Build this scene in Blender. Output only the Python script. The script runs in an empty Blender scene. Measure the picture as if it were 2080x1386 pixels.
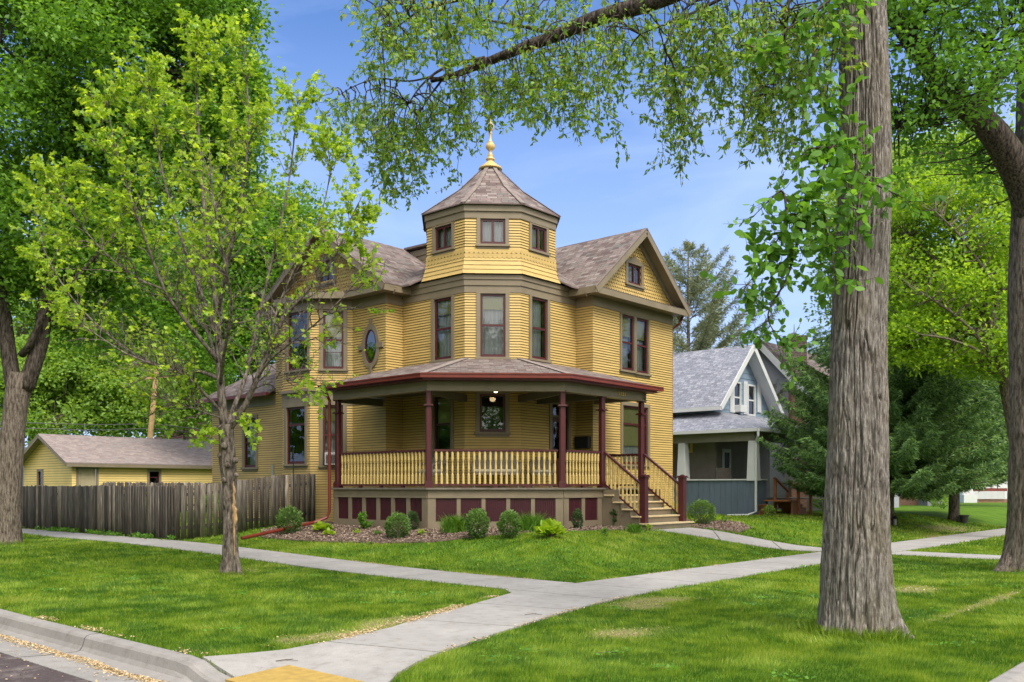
import bpy, bmesh, math, random
import numpy as np
from mathutils import Vector
random.seed(7); RNG = np.random.default_rng(11)
R = math.radians
PI = math.pi
scene = bpy.context.scene
COL = scene.collection

# ------------------------------------------------------------------ camera
EYE = 1.65
cam_d = bpy.data.cameras.new("camera"); cam = bpy.data.objects.new("camera", cam_d); COL.objects.link(cam)
cam.location = (0, 0, EYE); cam.rotation_euler = (R(90), 0, 0)
cam_d.sensor_width = 36; cam_d.lens = 1852/2080*36
cam_d.shift_y = (990-693)/2080
cam_d.clip_start = 0.1; cam_d.clip_end = 2000
scene.camera = cam

# ------------------------------------------------------------------ light
SUN_EL, SUN_AZ = 52.0, 148.0        # azimuth clockwise from +Y (the view direction)
world = bpy.data.worlds.new("World"); scene.world = world; world.use_nodes = True
nt = world.node_tree; N = nt.nodes; LK = nt.links
bg = N["Background"]
sky = N.new("ShaderNodeTexSky"); sky.sky_type = 'NISHITA'; sky.sun_disc = False
sky.sun_elevation = R(SUN_EL); sky.sun_rotation = R(SUN_AZ)
sky.air_density = 1.0; sky.dust_density = 0.6; sky.ozone_density = 2.5
tc = N.new("ShaderNodeTexCoord"); mp = N.new("ShaderNodeMapping"); mp.inputs['Scale'].default_value = (1.2, 1.2, 4.5)
nz = N.new("ShaderNodeTexNoise"); nz.inputs['Scale'].default_value = 2.2; nz.inputs['Detail'].default_value = 7; nz.inputs['Roughness'].default_value = .55
nz.inputs['Distortion'].default_value = .6
cr = N.new("ShaderNodeMapRange"); cr.inputs['From Min'].default_value = .42; cr.inputs['From Max'].default_value = .78
cr.inputs['To Min'].default_value = 0.10; cr.inputs['To Max'].default_value = .62
sep = N.new("ShaderNodeSeparateXYZ")
hz = N.new("ShaderNodeMapRange"); hz.inputs['From Min'].default_value = .0; hz.inputs['From Max'].default_value = .50
hz.inputs['To Min'].default_value = .95; hz.inputs['To Max'].default_value = .0
add = N.new("ShaderNodeMath"); add.operation = 'ADD'; add.use_clamp = True
mul = N.new("ShaderNodeMath"); mul.operation = 'MULTIPLY'
mx = N.new("ShaderNodeMix"); mx.data_type = 'RGBA'
tint = N.new("ShaderNodeMix"); tint.data_type = 'RGBA'; tint.blend_type = 'MULTIPLY'; tint.inputs['Factor'].default_value = 1
tint.inputs['B'].default_value = (.20, .56, .98, 1)
LK.new(tc.outputs['Generated'], mp.inputs['Vector']); LK.new(mp.outputs[0], nz.inputs['Vector'])
LK.new(tc.outputs['Generated'], sep.inputs[0]); LK.new(sep.outputs['Z'], hz.inputs['Value'])
LK.new(nz.outputs['Fac'], cr.inputs['Value']); LK.new(cr.outputs[0], mul.inputs[0]); mul.inputs[1].default_value = .8
LK.new(mul.outputs[0], add.inputs[0]); LK.new(hz.outputs[0], add.inputs[1])
LK.new(sky.outputs[0], tint.inputs['A']); LK.new(tint.outputs['Result'], mx.inputs['A'])
mx.inputs['B'].default_value = (3.55, 4.5, 6.7, 1)
LK.new(add.outputs[0], mx.inputs['Factor']); # unseen bright cloud added to the sky behind the photographer as neutral fill light
cb = N.new("ShaderNodeMapRange"); cb.inputs['From Min'].default_value = .15; cb.inputs['From Max'].default_value = .85; cb.inputs['To Min'].default_value = 0; cb.inputs['To Max'].default_value = .9
dt = N.new("ShaderNodeVectorMath"); dt.operation = 'DOT_PRODUCT'; LK.new(tc.outputs['Generated'], dt.inputs[0]); dt.inputs[1].default_value = (.25, -.75, .65)
LK.new(dt.outputs['Value'], cb.inputs['Value'])
m2 = N.new("ShaderNodeMix"); m2.data_type = 'RGBA'; LK.new(cb.outputs[0], m2.inputs['Factor']); LK.new(mx.outputs['Result'], m2.inputs['A']); m2.inputs['B'].default_value = (14.0, 13.4, 12.3, 1)
LK.new(m2.outputs['Result'], bg.inputs['Color'])
bg.inputs['Strength'].default_value = 0.11
sun_d = bpy.data.lights.new("sun", 'SUN'); sun_d.energy = 2.1; sun_d.angle = R(24); sun_d.color = (1, .94, .84)
sun = bpy.data.objects.new("sun", sun_d); COL.objects.link(sun)
sdir = Vector((math.sin(R(SUN_AZ))*math.cos(R(SUN_EL)), math.cos(R(SUN_AZ))*math.cos(R(SUN_EL)), math.sin(R(SUN_EL))))
sun.rotation_euler = sdir.to_track_quat('Z', 'Y').to_euler(); sun.location = (8, -10, 30)
scene.view_settings.view_transform = 'Standard'; scene.view_settings.look = 'None'
scene.view_settings.exposure = 0.84; scene.view_settings.gamma = 1
scene.cycles.use_denoising = True
scene.cycles.max_bounces = 6; scene.cycles.transparent_max_bounces = 8
scene.cycles.diffuse_bounces = 3; scene.cycles.glossy_bounces = 2; scene.cycles.transmission_bounces = 3
scene.cycles.caustics_reflective = False; scene.cycles.caustics_refractive = False

# ------------------------------------------------------------------ frames: a runs along the right-hand street, b along the left-hand street
U = np.array([.665, .747]); V = np.array([-.747, .665]); O = np.array([1.09, 15.5])
def L(a, b, z=0.0):
    return (O[0]+a*U[0]+b*V[0], O[1]+a*U[1]+b*V[1], z)
def to_ab(x, y):
    x = np.asarray(x, float)-O[0]; y = np.asarray(y, float)-O[1]
    return x*U[0]+y*U[1], x*V[0]+y*V[1]
def at(px, py, Y):                       # a surveyed point: bearing, height angle, distance
    return ((px-1040)/1852*Y, Y, EYE+(990-py)/1852*Y)
def ss(x0, x1, x):
    t = np.clip((np.asarray(x, float)-x0)/(x1-x0), 0, 1); return t*t*(3-2*t)
def curb_sd(a, b):
    x = -np.asarray(a, float)-4.35; y = -np.asarray(b, float)-4.0
    return np.hypot(np.maximum(x, 0), np.maximum(y, 0)) + np.minimum(np.maximum(x, y), 0) - 3.4
def ramp(a, b):
    return ss(-6.2, -7.7, a)*ss(-4.1, -3.5, b)*ss(-1.35, -1.95, b)
def gz(a, b):
    a = np.asarray(a, float); b = np.asarray(b, float)
    base = .2*ss(2, 14, b)
    m = np.minimum(a, b)
    g = base + (.55-base)*ss(.2, 3.9, m)
    return g - .12*ramp(a, b)
def gxy(x, y):
    a, b = to_ab(x, y); return float(gz(a, b))

# ------------------------------------------------------------------ noise
def _h(i, j, k):
    n = (i*374761393 + j*668265263 + k*2147483647) & 0xffffffff
    n = ((n ^ (n >> 13))*1274126177) & 0xffffffff
    return ((n ^ (n >> 16)) & 0xffff)/65535.0
def vn(x, y, z=0.0):
    x, y, z = np.broadcast_arrays(np.asarray(x, float), np.asarray(y, float), np.asarray(z, float))
    i = np.floor(x).astype(np.int64); j = np.floor(y).astype(np.int64); k = np.floor(z).astype(np.int64)
    fx = x-i; fy = y-j; fz = z-k
    fx = fx*fx*(3-2*fx); fy = fy*fy*(3-2*fy); fz = fz*fz*(3-2*fz)
    r = 0
    for di in (0, 1):
        for dj in (0, 1):
            for dk in (0, 1):
                r = r + _h(i+di, j+dj, k+dk)*(fx if di else 1-fx)*(fy if dj else 1-fy)*(fz if dk else 1-fz)
    return r
def fbm(x, y, z=0.0, o=4):
    r = 0; s = .5
    for q in range(o):
        r = r+s*vn(x*2**q+q*17, y*2**q+q*5, z*2**q); s *= .5
    return r

# ------------------------------------------------------------------ objects
WLOC = {}
def tag(o, label=None, cat=None, group=None, kind=None):
    if label: o['label'] = label
    if cat: o['category'] = cat
    if group: o['group'] = group
    if kind: o['kind'] = kind
    return o
def thing(name, label, cat, loc, group=None, kind=None):
    o = bpy.data.objects.new(name, None); COL.objects.link(o); o.location = loc
    o.empty_display_size = .2
    WLOC[o.name] = Vector(loc)
    return tag(o, label, cat, group, kind)
def link(name, me, mat, parent=None, off=None):
    o = bpy.data.objects.new(name, me); COL.objects.link(o)
    if mat is not None and len(me.materials) == 0: me.materials.append(mat)
    if parent is not None:
        o.parent = parent; WLOC[o.name] = WLOC[parent.name].copy()
    else: WLOC[o.name] = Vector((0, 0, 0))
    if off is not None:
        o.location = off; WLOC[o.name] = WLOC[o.name]+Vector(off)
    return o
def origin_of(parent): return WLOC[parent.name] if parent is not None else Vector((0, 0, 0))

class MB:
    def __init__(s): s.v = []; s.f = []; s.uv = []; s.m = []
    def add(s, pts, faces, uvs=None, mi=None):
        n = len(s.v); s.v.extend(tuple(p) for p in pts)
        s.m.extend(mi if mi is not None else [0]*len(faces))
        for k, f in enumerate(faces):
            s.f.append([n+i for i in f]); s.uv.append(uvs[k] if uvs else None)
    def face(s, pts, uv=None): s.add(pts, [list(range(len(pts)))], [uv])
    def box(s, c, sx, sy, sz, d=(1, 0)):
        """centre c, size along d, across d, up"""
        d = np.array(d, float); d = d/np.hypot(*d); n = np.array([-d[1], d[0]])
        P = []
        for z in (-sz/2, sz/2):
            for x, y in ((-1, -1), (1, -1), (1, 1), (-1, 1)):
                q = d*x*sx/2+n*y*sy/2; P.append((c[0]+q[0], c[1]+q[1], c[2]+z))
        s.add(P, [[0, 3, 2, 1], [4, 5, 6, 7], [0, 1, 5, 4], [1, 2, 6, 5], [2, 3, 7, 6], [3, 0, 4, 7]])
    def bar(s, p, q, w, h, up=(0, 0, 1)):
        p = Vector(p); q = Vector(q); d = (q-p).normalized(); up = Vector(up)
        x = d.cross(up)
        if x.length < 1e-4: x = d.cross(Vector((1, 0, 0)))
        x.normalize(); y = x.cross(d)
        P = [e+x*i*w/2+y*j*h/2 for e in (p, q) for i, j in ((-1, -1), (1, -1), (1, 1), (-1, 1))]
        s.add(P, [[0, 3, 2, 1], [4, 5, 6, 7], [0, 1, 5, 4], [1, 2, 6, 5], [2, 3, 7, 6], [3, 0, 4, 7]])
    def prism(s, poly, z0, z1):
        """poly: world xy points counter-clockwise; z0/z1 numbers or lists"""
        n = len(poly)
        Z0 = z0 if hasattr(z0, '__len__') else [z0]*n; Z1 = z1 if hasattr(z1, '__len__') else [z1]*n
        P = [(x, y, Z0[i]) for i, (x, y) in enumerate(poly)]+[(x, y, Z1[i]) for i, (x, y) in enumerate(poly)]
        s.add(P, [list(range(n))[::-1], list(range(n, 2*n))]+[[i, (i+1) % n, n+(i+1) % n, n+i] for i in range(n)])
    def slab(s, pts, t, uscale=1.0):
        """roof plane: pts with first edge along the eave; t = thickness straight down"""
        P = [Vector(p) for p in pts]; n = len(P)
        e = (P[1]-P[0]).normalized()
        nn = Vector((0, 0, 0))
        for i in range(n): nn += (P[i]-P[0]).cross(P[(i+1) % n]-P[0])
        nn.normalize()
        if nn.z < 0: nn = -nn
        w = nn.cross(e)
        if w.z < 0: w = -w
        o0 = P[0]
        base = Vector((0, 0, 0))
        uv = [((p).dot(e)*uscale, (p-base).dot(w)*uscale) for p in P]
        s.add(P+[p-Vector((0, 0, t)) for p in P], [list(range(n)), list(range(n, 2*n))[::-1]]+[[i, n+i, n+(i+1) % n, (i+1) % n] for i in range(n)],
              [uv, uv[::-1]]+[[(0, 0)]*4]*n)
    def tube(s, pts, rad, sides=6, cap=True):
        P = [Vector(p) for p in pts]; n = len(P)
        rad = rad if hasattr(rad, '__len__') else [rad]*n
        x = None; rings = []
        for i in range(n):
            d = (P[min(i+1, n-1)]-P[max(i-1, 0)]).normalized()
            if x is None:
                x = d.cross(Vector((0, 0, 1)));
                if x.length < .1: x = d.cross(Vector((1, 0, 0)))
            x = (x-d*x.dot(d)).normalized(); y = d.cross(x)
            rings.append([P[i]+x*math.cos(2*PI*k/sides)*rad[i]+y*math.sin(2*PI*k/sides)*rad[i] for k in range(sides)])
        V_ = [q for r in rings for q in r]
        F = [[i*sides+k, i*sides+(k+1) % sides, (i+1)*sides+(k+1) % sides, (i+1)*sides+k] for i in range(n-1) for k in range(sides)]
        if cap: F += [list(range(sides))[::-1], [(n-1)*sides+k for k in range(sides)]]
        s.add(V_, F)
    def lathe(s, c, prof, sides=12, rot=0.0):
        """prof: (radius, z) list, c base"""
        n = len(prof)
        V_ = [(c[0]+r*math.cos(2*PI*k/sides+rot), c[1]+r*math.sin(2*PI*k/sides+rot), c[2]+z) for r, z in prof for k in range(sides)]
        F = [[i*sides+k, i*sides+(k+1) % sides, (i+1)*sides+(k+1) % sides, (i+1)*sides+k] for i in range(n-1) for k in range(sides)]
        F += [list(range(sides))[::-1], [(n-1)*sides+k for k in range(sides)]]
        s.add(V_, F)
    def build(s, name, mat, parent=None, smooth=False, bevel=0.0, label=None):
        o0 = origin_of(parent)
        me = bpy.data.meshes.new(name)
        me.from_pydata([(p[0]-o0.x, p[1]-o0.y, p[2]-o0.z) for p in s.v], [], s.f)
        if any(u is not None for u in s.uv):
            l = me.uv_layers.new(name="uv"); k = 0; arr = []
            for f, u in zip(s.f, s.uv):
                arr.extend(u if u is not None else [(0, 0)]*len(f))
            l.data.foreach_set('uv', [c for t in arr for c in t])
        if smooth: me.shade_smooth()
        if isinstance(mat, (list, tuple)):
            for q_ in mat: me.materials.append(q_)
            me.polygons.foreach_set('material_index', s.m)
        o = link(name, me, mat, parent)
        if bevel > 0:
            m = o.modifiers.new('bevel', 'BEVEL'); m.width = bevel; m.segments = 2; m.limit_method = 'ANGLE'; m.angle_limit = R(40)
        if label: o['label'] = label
        return o

def np_mesh(name, verts, faces_n, rnd=None, loops=None, rnd2=None):
    """verts (n,3); faces all with faces_n corners, consecutive unless loops given"""
    me = bpy.data.meshes.new(name)
    verts = np.asarray(verts, np.float32)
    nv = len(verts)
    if loops is None: loops = np.arange(nv, dtype=np.int32)
    loops = np.asarray(loops, np.int32).ravel(); nl = len(loops); nf = nl//faces_n
    me.vertices.add(nv); me.vertices.foreach_set('co', verts.ravel())
    me.loops.add(nl); me.loops.foreach_set('vertex_index', loops)
    me.polygons.add(nf); me.polygons.foreach_set('loop_start', np.arange(0, nl, faces_n, dtype=np.int32))
    me.update(calc_edges=True)
    if rnd is not None:
        a = me.attributes.new('rnd', 'FLOAT', 'POINT'); a.data.foreach_set('value', np.asarray(rnd, np.float32))
    if rnd2 is not None:
        a = me.attributes.new('tone', 'FLOAT', 'POINT'); a.data.foreach_set('value', np.asarray(rnd2, np.float32))
    return me

# ------------------------------------------------------------------ materials
def new_mat(name):
    m = bpy.data.materials.new(name); m.use_nodes = True
    return m, m.node_tree.nodes, m.node_tree.links, m.node_tree.nodes['Principled BSDF']
def noise_node(N, LK, scale, detail=4, vec=None, rough=.55, obj=True, mscale=None):
    t = N.new('ShaderNodeTexNoise'); t.inputs['Scale'].default_value = scale; t.inputs['Detail'].default_value = detail
    t.inputs['Roughness'].default_value = rough
    if vec is None:
        g = N.new('ShaderNodeNewGeometry'); vec = g.outputs['Position']
    if mscale:
        m = N.new('ShaderNodeMapping'); m.inputs['Scale'].default_value = mscale; LK.new(vec, m.inputs[0]); vec = m.outputs[0]
    LK.new(vec, t.inputs['Vector']); return t
def ramp_node(N, LK, src, stops):
    r = N.new('ShaderNodeValToRGB'); e = r.color_ramp.elements
    while len(e) < len(stops): e.new(.5)
    for i, (p, c) in enumerate(stops): e[i].position = p; e[i].color = (*c, 1)
    LK.new(src, r.inputs[0]); return r
def paint(name, c, rough=.6, var=.12, scale=3.0, bump=.0, bscale=60, mscale=None, spec=.35, dirt=None):
    m, N, LK, b = new_mat(name)
    t = noise_node(N, LK, scale, 5, mscale=mscale)
    lo = tuple(x*(1-var) for x in c); hi = tuple(min(1, x*(1+var)) for x in c)
    r = ramp_node(N, LK, t.outputs['Fac'], [(.3, lo), (.7, hi)])
    out = r.outputs[0]
    if dirt:
        t2 = noise_node(N, LK, dirt[1], 6, rough=.7, mscale=dirt[4] if len(dirt) > 4 else None)
        r2 = ramp_node(N, LK, t2.outputs['Fac'], [(dirt[2], (0, 0, 0)), (dirt[3], (1, 1, 1))])
        mm = N.new('ShaderNodeMix'); mm.data_type = 'RGBA'; LK.new(r2.outputs[0], mm.inputs['Factor'])
        LK.new(out, mm.inputs['A']); mm.inputs['B'].default_value = (*dirt[0], 1); out = mm.outputs['Result']
    LK.new(out, b.inputs['Base Color'])
    b.inputs['Roughness'].default_value = rough; b.inputs['Specular IOR Level'].default_value = spec
    if bump > 0:
        t3 = noise_node(N, LK, bscale, 4, mscale=mscale)
        bp = N.new('ShaderNodeBump'); bp.inputs['Strength'].default_value = bump; bp.inputs['Distance'].default_value = .01
        LK.new(t3.outputs['Fac'], bp.inputs['Height']); LK.new(bp.outputs[0], b.inputs['Normal'])
    return m
def shingle_mat(name, cols, mortar, bw=.30, rh=.135, bump=.6):
    m, N, LK, b = new_mat(name)
    uv = N.new('ShaderNodeUVMap'); uv.uv_map = 'uv'
    wob = N.new('ShaderNodeTexNoise'); wob.inputs['Scale'].default_value = 1.3; wob.inputs['Detail'].default_value = 2
    LK.new(uv.outputs[0], wob.inputs['Vector'])
    vm = N.new('ShaderNodeVectorMath'); vm.operation = 'SCALE'; vm.inputs['Scale'].default_value = .012; LK.new(wob.outputs['Color'], vm.inputs[0])
    va = N.new('ShaderNodeVectorMath'); va.operation = 'ADD'; LK.new(uv.outputs[0], va.inputs[0]); LK.new(vm.outputs[0], va.inputs[1])
    br = N.new('ShaderNodeTexBrick'); LK.new(va.outputs[0], br.inputs['Vector'])
    br.inputs['Scale'].default_value = 1; br.inputs['Brick Width'].default_value = bw; br.inputs['Row Height'].default_value = rh
    br.inputs['Mortar Size'].default_value = .007; br.inputs['Mortar Smooth'].default_value = .3; br.inputs['Bias'].default_value = 0
    br.inputs['Color1'].default_value = (0, 0, 0, 1); br.inputs['Color2'].default_value = (1, 1, 1, 1); br.inputs['Mortar'].default_value = (.5, .5, .5, 1)
    br.offset = .37; br.squash = .7; br.squash_frequency = 3
    sp = N.new('ShaderNodeSeparateColor'); LK.new(br.outputs['Color'], sp.inputs[0])
    k = len(cols)
    r = ramp_node(N, LK, sp.outputs[0], [((i+.5)/k, c) for i, c in enumerate(cols)])
    n2 = noise_node(N, LK, 7, 6, rough=.7)
    r2 = ramp_node(N, LK, n2.outputs['Fac'], [(.3, (.82, .82, .82)), (.7, (1.12, 1.12, 1.12))])
    mm = N.new('ShaderNodeMix'); mm.data_type = 'RGBA'; mm.blend_type = 'MULTIPLY'; mm.inputs['Factor'].default_value = 1
    LK.new(r.outputs[0], mm.inputs['A']); LK.new(r2.outputs[0], mm.inputs['B'])
    mo = N.new('ShaderNodeMix'); mo.data_type = 'RGBA'; LK.new(br.outputs['Fac'], mo.inputs['Factor']); LK.new(mm.outputs['Result'], mo.inputs['A'])
    mo.inputs['B'].default_value = (*mortar, 1)
    LK.new(mo.outputs['Result'], b.inputs['Base Color'])
    # each course steps down towards its lower edge
    suv = N.new('ShaderNodeSeparateXYZ'); LK.new(va.outputs[0], suv.inputs[0])
    dv = N.new('ShaderNodeMath'); dv.operation = 'DIVIDE'; LK.new(suv.outputs['Y'], dv.inputs[0]); dv.inputs[1].default_value = rh
    fr = N.new('ShaderNodeMath'); fr.operation = 'FRACT'; LK.new(dv.outputs[0], fr.inputs[0])
    iv = N.new('ShaderNodeMath'); iv.operation = 'SUBTRACT'; iv.inputs[0].default_value = 1; LK.new(fr.outputs[0], iv.inputs[1])
    sb = N.new('ShaderNodeMath'); sb.operation = 'SUBTRACT'; LK.new(iv.outputs[0], sb.inputs[0]); LK.new(br.outputs['Fac'], sb.inputs[1])
    bp = N.new('ShaderNodeBump'); bp.inputs['Strength'].default_value = bump; bp.inputs['Distance'].default_value = .012
    LK.new(sb.outputs[0], bp.inputs['Height']); LK.new(bp.outputs[0], b.inputs['Normal'])
    b.inputs['Roughness'].default_value = .92; b.inputs['Specular IOR Level'].default_value = .2
    return m
def brick_mat(name, c1, c2, mortar, sc=1.0):
    m, N, LK, b = new_mat(name)
    uv = N.new('ShaderNodeUVMap'); uv.uv_map = 'uv'
    br = N.new('ShaderNodeTexBrick'); LK.new(uv.outputs[0], br.inputs['Vector'])
    br.inputs['Scale'].default_value = sc; br.inputs['Brick Width'].default_value = .22; br.inputs['Row Height'].default_value = .085
    br.inputs['Mortar Size'].default_value = .012; br.inputs['Color1'].default_value = (*c1, 1); br.inputs['Color2'].default_value = (*c2, 1); br.inputs['Mortar'].default_value = (*mortar, 1)
    LK.new(br.outputs['Color'], b.inputs['Base Color']); b.inputs['Roughness'].default_value = .9
    bp = N.new('ShaderNodeBump'); bp.inputs['Strength'].default_value = .5; bp.inputs['Distance'].default_value = -.01
    LK.new(br.outputs['Fac'], bp.inputs['Height']); LK.new(bp.outputs[0], b.inputs['Normal'])
    return m
def glass_mat(name='window_glass', refl=(.95, .98, 1.0), tintc=(.80, .83, .83), f0=.035):
    m, N, LK, b = new_mat(name); N.remove(b)
    out = N['Material Output']
    tr = N.new('ShaderNodeBsdfTransparent'); tr.inputs['Color'].default_value = (*tintc, 1)
    gl = N.new('ShaderNodeBsdfGlossy'); gl.inputs['Roughness'].default_value = .015; gl.inputs['Color'].default_value = (*refl, 1)
    t = noise_node(N, LK, 1.6, 2)
    bp = N.new('ShaderNodeBump'); bp.inputs['Strength'].default_value = .08; bp.inputs['Distance'].default_value = .05; LK.new(t.outputs['Fac'], bp.inputs['Height']); LK.new(bp.outputs[0], gl.inputs['Normal'])
    fr = N.new('ShaderNodeFresnel'); fr.inputs['IOR'].default_value = 1.5
    ad = N.new('ShaderNodeMath'); ad.operation = 'ADD'; ad.use_clamp = True; LK.new(fr.outputs[0], ad.inputs[0]); ad.inputs[1].default_value = f0
    mx = N.new('ShaderNodeMixShader'); LK.new(ad.outputs[0], mx.inputs[0]); LK.new(tr.outputs[0], mx.inputs[1]); LK.new(gl.outputs[0], mx.inputs[2])
    LK.new(mx.outputs[0], out.inputs['Surface'])
    return m
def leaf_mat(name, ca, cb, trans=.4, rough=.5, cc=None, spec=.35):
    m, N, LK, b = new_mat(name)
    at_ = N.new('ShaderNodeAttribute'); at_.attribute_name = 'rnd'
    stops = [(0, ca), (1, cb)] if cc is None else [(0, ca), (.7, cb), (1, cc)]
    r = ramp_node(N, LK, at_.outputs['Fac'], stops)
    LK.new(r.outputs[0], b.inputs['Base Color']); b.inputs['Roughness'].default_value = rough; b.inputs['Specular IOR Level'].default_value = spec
    tl = N.new('ShaderNodeBsdfTranslucent')
    mm = N.new('ShaderNodeMix'); mm.data_type = 'RGBA'; mm.blend_type = 'MULTIPLY'; mm.inputs['Factor'].default_value = 1
    LK.new(r.outputs[0], mm.inputs['A']); mm.inputs['B'].default_value = (1.9, 1.75, .8, 1); LK.new(mm.outputs['Result'], tl.inputs['Color'])
    mx = N.new('ShaderNodeMixShader'); mx.inputs[0].default_value = trans
    LK.new(b.outputs[0], mx.inputs[1]); LK.new(tl.outputs[0], mx.inputs[2]); LK.new(mx.outputs[0], N['Material Output'].inputs['Surface'])
    return m
def bark_mat(name, dark, mid, light, vs=(9, 9, 1.2), bump=.8, lichen=None):
    m, N, LK, b = new_mat(name)
    t = noise_node(N, LK, 3.2, 7, rough=.62, mscale=vs)
    r = ramp_node(N, LK, t.outputs['Fac'], [(.36, dark), (.46, mid), (.62, light)])
    tf = noise_node(N, LK, 42, 5, rough=.75, mscale=(1, 1, .38)); rf = ramp_node(N, LK, tf.outputs['Fac'], [(.30, (.62, .60, .58)), (.55, (1.0, 1.0, 1.0)), (.72, (1.38, 1.38, 1.38))])
    mf = N.new('ShaderNodeMix'); mf.data_type = 'RGBA'; mf.blend_type = 'MULTIPLY'; mf.inputs['Factor'].default_value = 1; LK.new(r.outputs[0], mf.inputs['A']); LK.new(rf.outputs[0], mf.inputs['B'])
    out = mf.outputs['Result']
    if lichen:
        t2 = noise_node(N, LK, 1.3, 5)
        r2 = ramp_node(N, LK, t2.outputs['Fac'], [(.5, (0, 0, 0)), (.75, (.6, .6, .6))])
        mm = N.new('ShaderNodeMix'); mm.data_type = 'RGBA'; LK.new(r2.outputs[0], mm.inputs['Factor']); LK.new(out, mm.inputs['A']); mm.inputs['B'].default_value = (*lichen, 1)
        out = mm.outputs['Result']
    LK.new(out, b.inputs['Base Color']); b.inputs['Roughness'].default_value = .95; b.inputs['Specular IOR Level'].default_value = .15
    bp = N.new('ShaderNodeBump'); bp.inputs['Strength'].default_value = bump; bp.inputs['Distance'].default_value = .03
    LK.new(t.outputs['Fac'], bp.inputs['Height']); LK.new(bp.outputs[0], b.inputs['Normal'])
    return m

YEL = (.495, .345, .118)
M = {}
M['yellow'] = paint('yellow_siding_paint', YEL, .55, .13, 1.0, mscale=(.55, .55, 13), dirt=((.33, .23, .085), 2.2, .50, .95, (.8, .8, 1.6)))
M['edgeshadow'] = paint('painted_edge_shadow', (.10, .06, .02), .9, .25, 6)  # dark brown painted in as the shadow line under laps and shingle edges
M['yellow_trim'] = paint('yellow_baluster_paint', (.58, .42, .15), .5, .08, 6)
M['taupe'] = paint('taupe_trim_paint', (.205, .166, .114), .5, .10, 2.5, dirt=((.13, .105, .07), 4, .6, .85))
M['maroon'] = paint('maroon_paint', (.068, .012, .015), .42, .15, 8, spec=.45)
M['lattice'] = paint('maroon_lattice_paint', (.055, .012, .018), .5, .15, 8)
M['red'] = paint('red_metal_gutter', (.155, .025, .016), .35, .15, 5, spec=.5)
M['roof'] = shingle_mat('mauve_roof_shingles', [(.12, .088, .083), (.155, .115, .107), (.19, .16, .145), (.22, .165, .155), (.15, .14, .13), (.26, .215, .20)], (.06, .048, .045), bw=.30, rh=.135)
M['groof'] = shingle_mat('pale_roof_shingles', [(.23, .185, .178), (.27, .22, .21), (.32, .26, .24), (.25, .22, .215)], (.2, .16, .15), bump=.4)
M['broof'] = shingle_mat('blue_grey_roof_shingles', [(.20, .21, .25), (.25, .26, .31), (.30, .31, .36), (.22, .23, .28), (.33, .34, .39)], (.10, .10, .13), bw=.22, rh=.12)
M['rroof'] = shingle_mat('reddish_roof_shingles', [(.16, .07, .065), (.21, .10, .09), (.25, .13, .12)], (.08, .04, .04))
M['glass'] = glass_mat()
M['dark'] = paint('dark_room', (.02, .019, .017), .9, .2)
M['curtain'] = paint('sheer_curtain', (.66, .68, .70), .9, .10, 3)
M['shade'] = paint('roller_shade', (.56, .53, .22), .8, .06, 3)
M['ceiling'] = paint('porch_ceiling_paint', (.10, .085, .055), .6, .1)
M['deck'] = paint('worn_porch_boards', (.16, .14, .115), .8, .25, 9)
M['tread'] = paint('tan_stair_tread', (.58, .46, .27), .7, .12, 8)
M['finial'] = paint('gold_finial_paint', (.55, .38, .13), .45, .2, 14, spec=.5)
M['brass'] = paint('brass_numbers', (.75, .50, .08), .3, .1)
M['white'] = paint('white_paint', (.60, .61, .62), .5, .05, 2, dirt=((.5, .49, .46), 4, .6, .85))
M['blue'] = paint('blue_grey_siding', (.20, .27, .36), .6, .08, 2)
M['bluewall'] = paint('slate_blue_board_wall', (.115, .15, .20), .6, .12, 3, mscale=(3, 3, .4))
M['beige'] = paint('beige_porch_wall', (.23, .21, .18), .7, .1)
M['cedar'] = paint('cedar_stair_wood', (.40, .155, .06), .6, .22, 5)
M['black'] = paint('black_metal', (.012, .012, .013), .5, .2)
M['grey'] = paint('grey_plastic', (.32, .33, .33), .5, .1)
M['gyellow'] = paint('garage_yellow_siding', (.70, .52, .19), .6, .06, 2)
M['gdoor'] = paint('tan_door_paint', (.36, .30, .19), .6, .08)
M['stucco'] = paint('grey_stucco', (.30, .31, .34), .9, .08, 3, .3, 40)
M['brick'] = brick_mat('dark_brown_brick', (.20, .10, .09), (.26, .15, .13), (.42, .37, .35))
M['redbrick'] = brick_mat('red_brown_brick', (.24, .10, .06), (.30, .14, .09), (.25, .2, .17))
M['wicker'] = paint('grey_wicker', (.17, .15, .125), .8, .3, 30)
M['cushion'] = paint('pale_cushion', (.42, .40, .35), .9, .08)
M['terracotta'] = paint('dark_pot', (.05, .045, .045), .7, .2)
m_, N_, L_, b_ = new_mat('weathered_fence_wood')
t_ = noise_node(N_, L_, 3.0, 7, rough=.65, mscale=(9, 9, .7)); t2_ = noise_node(N_, L_, 1.1, 4)
r_ = ramp_node(N_, L_, t_.outputs['Fac'], [(.25, (.050, .043, .038)), (.5, (.14, .122, .106)), (.75, (.32, .29, .25))])
at_ = N_.new('ShaderNodeAttribute'); at_.attribute_name = 'rnd'
r2_ = ramp_node(N_, L_, at_.outputs['Fac'], [(0, (.55, .52, .52)), (.75, (1.05, 1.05, 1.05)), (1, (1.9, 1.8, 1.65))])
mm_ = N_.new('ShaderNodeMix'); mm_.data_type = 'RGBA'; mm_.blend_type = 'MULTIPLY'; mm_.inputs['Factor'].default_value = 1
L_.new(r_.outputs[0], mm_.inputs['A']); L_.new(r2_.outputs[0], mm_.inputs['B']); L_.new(mm_.outputs['Result'], b_.inputs['Base Color']); b_.inputs['Roughness'].default_value = .9
b_.inputs['Specular IOR Level'].default_value = .15
M['fence'] = m_
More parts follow.
